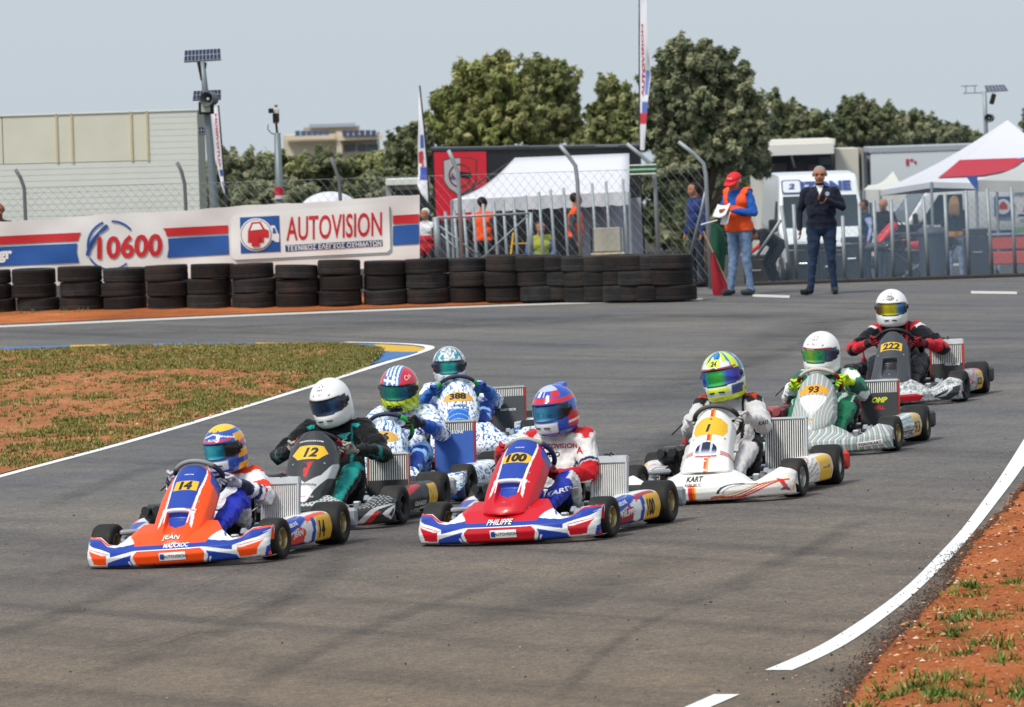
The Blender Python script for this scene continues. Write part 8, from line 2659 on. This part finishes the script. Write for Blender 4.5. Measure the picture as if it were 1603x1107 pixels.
man, hq2, J2 = make_person('man in navy jacket and jeans holding up a phone', (g2.x, g2.y, g2.z + .002), math.radians(-6), stand(look=(.02, -1, -.10), shl=(.185, 0, 1.385), shr=(-.185, 0, 1.385), ell=(.30, -.02, 1.17), wrl=(.10, -.22, 1.27), hdl=(-.55, -.25, .25), pnl=(-.3, -1, .2), elr=(-.29, .06, 1.15), wrr=(-.29, -.02, .90), hdr=(.05, -.1, -1), knl=(.12, -.01, .5), knr=(-.13, -.01, .5), anl=(.15, .03, .1), anr=(-.17, -.02, .1), toer=(-.27, -.16, .04), toel=(.17, -.15, .04), bulk=(1.22, 1, 1)),
    dict(torso='1d2030', arm='1d2030', thigh='24344c', shoe='202426', skin='b47c62', belt=-.02, extra=navy), .009, hair=('8a8680', -.03), scale=.995)
gl = MB()
for k in (-1, 1):
    gl.tube([hq2(k * .034 + .022 * math.cos(a), .096 - .2 * abs(k * .034 + .022 * math.cos(a)) ** 1.5, .012 + .015 * math.sin(a)) for a in np.linspace(0, 2 * math.pi, 13)[:-1]], .0028, 5, closed=True); gl.tube([hq2(k * .056, .085, .016), hq2(k * .088, .0, .02)], .0025, 5)
gl.tube([hq2(-.012, .10, .016), hq2(.012, .10, .016)], .0025, 5)
gl.build('glasses', M_BLACK, man, True)
ph = MB().box((.04, -.285, 1.30), (.07, .012, .11), rot_y(.6) @ rot_x(.3), .006).build('mobile_phone', M_BLACK); ph.matrix_world = Matrix.Translation(man.location) @ Matrix.Rotation(math.radians(-6), 4, 'Z'); tag(ph, 'black mobile phone in the raised hand of the man in navy', 'phone')

# paddock people behind the fence
def far_person(label, px, foot_py, Y, rz, J, col, hair, top_py=None, scale=None):
    z = paddock_z(Y); p = P(px, foot_py, Y)
    return make_person(label, (p.x, Y, z + .003), rz, J, col, .019, 'people in the paddock', False, hair, scale or 1.0)
far_person('man in dark waistcoat with pale blue sleeves behind the fence', 1357, 425, 122, math.radians(-70), stand(look=(.1, -1, -.2)), dict(torso='1c3048', arm='a8b4dc', thigh='1c2c40', shoe='222'*2, skin='9a6048'), ('241c18', -.04), scale=1.0)
far_person('bald man in black jacket behind the fence', 1387, 425, 121, math.radians(-20), stand(look=(-.2, -1, -.5), head=(0, -.05, 1.60), wrl=(.1, -.3, 1.0), wrr=(-.1, -.3, 1.0)), dict(torso='1c1e24', arm='1c1e24', thigh='3a4658', shoe='202020', skin='b07a60'), None)
wom, _, _ = far_person('woman with long fair hair, black top and jeans seen from behind', 1497, 425, 118, math.radians(172), stand(wrl=(.15, -.2, 1.0), wrr=(-.15, -.2, 1.0), bulk=(1.05, 1, 1), look=(0, -1, -.2)), dict(torso='17181c', arm='17181c', thigh='7c8ca8', shoe='c8c8c8', skin='c08c70', extra=lambda C, P_, N_, nm, J: C.__setitem__((nm == 'torso') & (P_[:, 2] < 1.0) & (P_[:, 2] > .9), C_('c8882c'))), ('8a6a44', -.2), scale=.97)
hm = MB()
for k in range(9): hm.tube([(-.07 + .0175 * k, .07, 1.68), (-.09 + .0225 * k, .10, 1.55), (-.10 + .025 * k, .12, 1.40), (-.08 + .02 * k, .12, 1.30)], [.02, .022, .02, .008], 6)
hm.build('hair', principled('fair_hair', '8a6a44', .6, var=.3, vscale=30), wom, True)
far_person('mechanic in black bending over beside the marshal', 1212, 425, 112, math.radians(-60), stand(pelvis=(0, .1, .78), chest=(0, -.22, .98), neck=(0, -.38, 1.02), head=(0, -.50, 1.03), shl=(.17, -.30, 1.03), shr=(-.17, -.30, 1.03), ell=(.24, -.42, .80), elr=(-.24, -.42, .80), wrl=(.14, -.60, .66), wrr=(-.14, -.60, .66), hipl=(.1, .1, .76), hipr=(-.1, .1, .76), knl=(.12, -.12, .44), knr=(-.12, -.12, .44), look=(0, -1, -.5)), dict(torso='16171a', arm='16171a', thigh='1c1c20', shoe='b8b8b8', skin='b07a60', fore='c83424'), ('1c1a18', -.05))
far_person('marshal in orange vest behind the palisade on the left', 758, 420, 104, math.radians(160), stand(), dict(torso='ff5a24', arm='3a4048', thigh='2c3038', shoe='222222', skin='b07a60'), ('2c2420', -.05))
far_person('marshal in orange vest beside the gazebo side wall', 903, 420, 103, math.radians(80), stand(), dict(torso='ff5a24', arm='444a50', thigh='2c3038', shoe='222222', skin='b07a60'), ('2c2420', -.05))
far_person('person in yellow and black jacket under the gazebo, left of its middle', 845, 420, 104.5, math.radians(20), stand(pelvis=(0, 0, .5), chest=(0, -.05, .85), neck=(0, -.06, 1.02), head=(0, -.08, 1.16), shl=(.17, -.04, .98), shr=(-.17, -.04, .98), ell=(.25, -.1, .72), elr=(-.25, -.1, .72), wrl=(.12, -.3, .66), wrr=(-.12, -.3, .66), hipl=(.1, 0, .48), hipr=(-.1, 0, .48), knl=(.14, -.42, .48), knr=(-.14, -.42, .48)), dict(torso='a8b048', arm='5a6a98', thigh='2c3038', shoe='222222', skin='b07a60'), ('4a3a28', -.05))
far_person('person in blue jacket behind the last fence post', 1092, 430, 90, math.radians(-60), stand(), dict(torso='26386c', arm='26386c', thigh='2a303c', shoe='222222', skin='b07a60'), ('2c2420', -.05), scale=.92)
far_person('person in white cap standing at the end of the banner', 669, 420, 95, math.radians(-30), stand(), dict(torso='d8d8dc', arm='2c4034', thigh='2c3038', shoe='222222', skin='b07a60', extra=lambda C, P_, N_, nm, J: C.__setitem__((nm == 'torso') & (P_[:, 2] < 1.2), C_('b82a38'))), ('d8dad8', -.05), scale=.82)
far_person('person behind the banner at the left edge of the picture', 2, 420, 84.6, math.radians(0), stand(), dict(torso='5a4a40', arm='5a4a40', thigh='2c3038', shoe='222222', skin='9a5a40'), ('7a4430', -.05), scale=.875)

# ------------------------------------------------------------------ paddock things
def thing(name, label, cat, px, Y, rz=0, group=None):
    e = empty(name, (P(px, 400, Y).x, Y, paddock_z(Y)), rz); tag(e, label, cat, group); return e
bn_ = thing('waste_bin', 'tall grey waste bin with lid behind the right fence', 'bin', 1461, 107)
m = MB().lathe([(.20, 0), (.24, .05), (.27, .8), (.29, .84)], 20, 'z'); m.build('bin_body', principled('bin_grey', '4c555e', .6, var=.1), bn_, True)
MB().lathe([(.30, .84), (.31, .88), (.22, .96), (.001, .98)], 20, 'z').build('lid', principled('lid_grey', '3c444c', .6), bn_, True)
ts_ = thing('tool_trolley', 'orange tool trolley with parts on its tray under the grey tent', 'trolley', 1582, 110)
for k, z in enumerate((.38, .66)): MB().box((0, 0, z), (.78, .4, .24), None, .02).build('drawer', principled('trolley_orange', 'c8482c', .5, var=.08), ts_)
MB().box((0, 0, .82), (.84, .44, .04), None, .01).build('tray', M_STEEL, ts_); MB().box((.22, 0, .90), (.3, .25, .12), None, .01).build('parts_box', principled('parts_green', '6a8a6a', .6, var=.2), ts_)
for x in (-.32, .32): MB().lathe([(.09, -.03), (.09, .03), (.001, .03)], 14, 'y', (x, -.2, .10)).build('castor', M_TYRE, ts_, True); MB().tube([(x, -.19, .1), (x, -.19, .26)], .02, 6).build('castor_leg', M_STEEL, ts_)
ch_ = empty('chair', (P(950, 410, 83.0).x, 83.9, .02)); tag(ch_, 'light mesh backed chair above the tyre wall by the gazebo wall', 'chair')
def hq_(x, y, dy=0): return P(x, y, 83.9 + dy) - ch_.location
a, b = hq_(929, 357), hq_(972, 393)
MB().box(((a.x + b.x) / 2, 0, (a.z + b.z) / 2), (b.x - a.x, .02, a.z - b.z), None, .008).build('backrest', principled('chair_mesh', 'b4b2a6', .7, var=.08), ch_)
for x in (925, 974): MB().tube([hq_(x, 356), Vector((hq_(x, 356).x, 0, 0))], .012, 8).build('leg', M_BLACK if x < 950 else M_GALV, ch_)
MB().box(((a.x + b.x) / 2, -.2, b.z - .03), (b.x - a.x + .1, .42, .03), None, .008).build('seat', principled('chair_seat', 'b8a888', .7), ch_)
for x in (925, 974): MB().tube([Vector((hq_(x, 356).x, -.38, b.z - .03)), Vector((hq_(x, 356).x, -.38, 0))], .012, 8).build('leg', M_GALV, ch_)
ld = thing('step_ladder', 'yellow step ladder standing behind the palisade', 'ladder', 814, 101)
for s in (-1, 1): MB().tube([(s * .14 + .04, 0, 1.05), (s * .2 - .06, -.2, 0)], .018, 6).build('rail', principled('ladder_yellow', 'e0a81c', .5), ld)
for k in range(4): MB().box((-.06 + .024 * k, -.16 + .045 * k, .2 + .22 * k), (.32, .06, .02), None, .004).build('rung', principled('ladder_yellow', 'e0a81c', .5), ld)
for k, (px, Y, w, h, c) in enumerate(((1262, 116, .62, .75, '1e2428'), (1302, 117, .55, .62, '20282c'), (1336, 115, .40, .85, '242a30'), (1412, 124, .8, 1.15, '26282c'), (1530, 112, .5, .9, '1c1e22'), (1185, 114, .5, .55, '2a2220'))):
    ec = thing('equipment_case', 'dark equipment case behind the fence, ' + ('left before the white van', 'in the middle before the white van', 'right before the white van', 'tall, beside the bald man', 'right of the fair haired woman', 'low, near the bending mechanic')[k], 'case', px, Y, random.uniform(-.3, .3), 'equipment cases in the paddock')
    mt = principled('case_' + c, c, .5, var=.15)
    MB().box((0, 0, h * .42 + .06), (w, .45, h * .84), None, .015).build('case_body', mt, ec); MB().box((0, 0, h * .92 + .07), (w + .02, .47, h * .14), None, .015).build('lid', mt, ec)
    MB().tube([(-.08, -.24, h * .6), (-.08, -.27, h * .58), (.08, -.27, h * .58), (.08, -.24, h * .6)], .01, 6).build('handle', M_STEEL, ec)
# traffic light board on the fence
sg = empty('marshal_board', P(1005, 275, YF - .15)); tag(sg, 'green and white striped board fixed on the fence at the tall flag', 'board')
for k, (y, h, c) in enumerate(((259, 1.6, 'd8dcd8'), (262.5, 3.2, '1c5a38'), (266, 2.4, 'a8c8b0'), (269.5, 3.2, '1c5a38'), (273, 1.8, 'd0d6d0'))):
    a, b = P(985, y - h / 2, YF - .15) - sg.location, P(1027, y + h / 2 - 1.4, YF - .15) - sg.location
    MB().box(((a.x + b.x) / 2, 0, (a.z + b.z) / 2), (b.x - a.x, .03, abs(a.z - b.z) + .005), None, .003).build('slat', principled('slat_' + c, c, .6, var=.1), sg)

for cfg in KARTS:
    k, hands, nn, hfr = make_kart(cfg)
    cfg['hands'], cfg['nn'], cfg['hfr'] = hands, nn, hfr
    cfg['driver'] = DRV[cfg['num']]
    make_driver(cfg)

# a kart on its trolley in the paddock, seen through the fence
def solid(col): return lambda U, V, X, Z: fill(U, col)
Yk = 116.0
tz = paddock_z(Yk)
trl = thing('kart_trolley', 'tubular trolley carrying the red and black kart behind the fence', 'trolley', 1432, Yk)
for s in (-1, 1):
    MB().tube([(-.6, s * .25, .62), (.6, s * .25, .62)], .018, 8).build('rail', M_STEEL, trl)
    for x in (-.45, .45):
        MB().tube([(x, s * .25, .62), (-x * .6, s * .25, .10)], .014, 8).build('leg', M_STEEL, trl)
        MB().lathe([(.10, -.025), (.10, .025), (.03, .03), (.001, .03)], 16, 'y', (x * .6, s * .27, .10)).build('castor', M_TYRE, trl, True)
make_kart(dict(at=(P(1432, 400, Yk).x, Yk, tz + .60, math.radians(-75)), fair='B', nass='S222', p_fair=solid('1c1e22'), p_nass=solid('c82430'), p_pod=solid('b8242c'), decals=lambda a, b, c: None, res=(60, 24), nres=(30, 40),
               wheelcol='1c1c1e', gripcol='1c1c1e', rims=M_DARKRIM, group='karts parked in the paddock', label='red and black kart parked on a trolley behind the fence'))

# thin blue two-stroke smoke hanging along the right hand fence
def smoke_material():
    m = bpy.data.materials.new('smoke'); m.use_nodes = True
    nt = m.node_tree; nt.nodes.clear(); N = nt.nodes.new; L = nt.links.new
    out = N('ShaderNodeOutputMaterial'); pv = N('ShaderNodeVolumePrincipled')
    pv.inputs['Color'].default_value = (.42, .56, .72, 1)
    tc = N('ShaderNodeTexCoord'); sp = N('ShaderNodeSeparateXYZ'); L(tc.outputs['Generated'], sp.inputs[0])
    def mth(op, a, b):
        q = N('ShaderNodeMath'); q.operation = op
        for s, v in zip(q.inputs, (a, b)):
            if isinstance(v, (int, float)): s.default_value = v
            else: L(v, s)
        return q.outputs[0]
    top = maprange(N, L, sp.outputs[2], .35, .98, 1, 0); left = maprange(N, L, sp.outputs[0], .02, .35, 0, 1); back = maprange(N, L, sp.outputs[1], .6, 1, 1, 0)
    n = maprange(N, L, noise(N, L, tc.outputs['Object'], .45, 3, .5), .35, .65, .35, 1.3)
    L(mth('MULTIPLY', mth('MULTIPLY', mth('MULTIPLY', top, left), mth('MULTIPLY', back, n)), .034), pv.inputs['Density'])
    L(pv.outputs[0], out.inputs['Volume'])
    return m
sm = MB().box((8.2, 91.5, .55), (11.0, 14.0, 3.1), None, 0).build('smoke', smoke_material())
tag(sm, 'thin bluish exhaust smoke drifting along the right hand fence', 'smoke', kind='stuff')
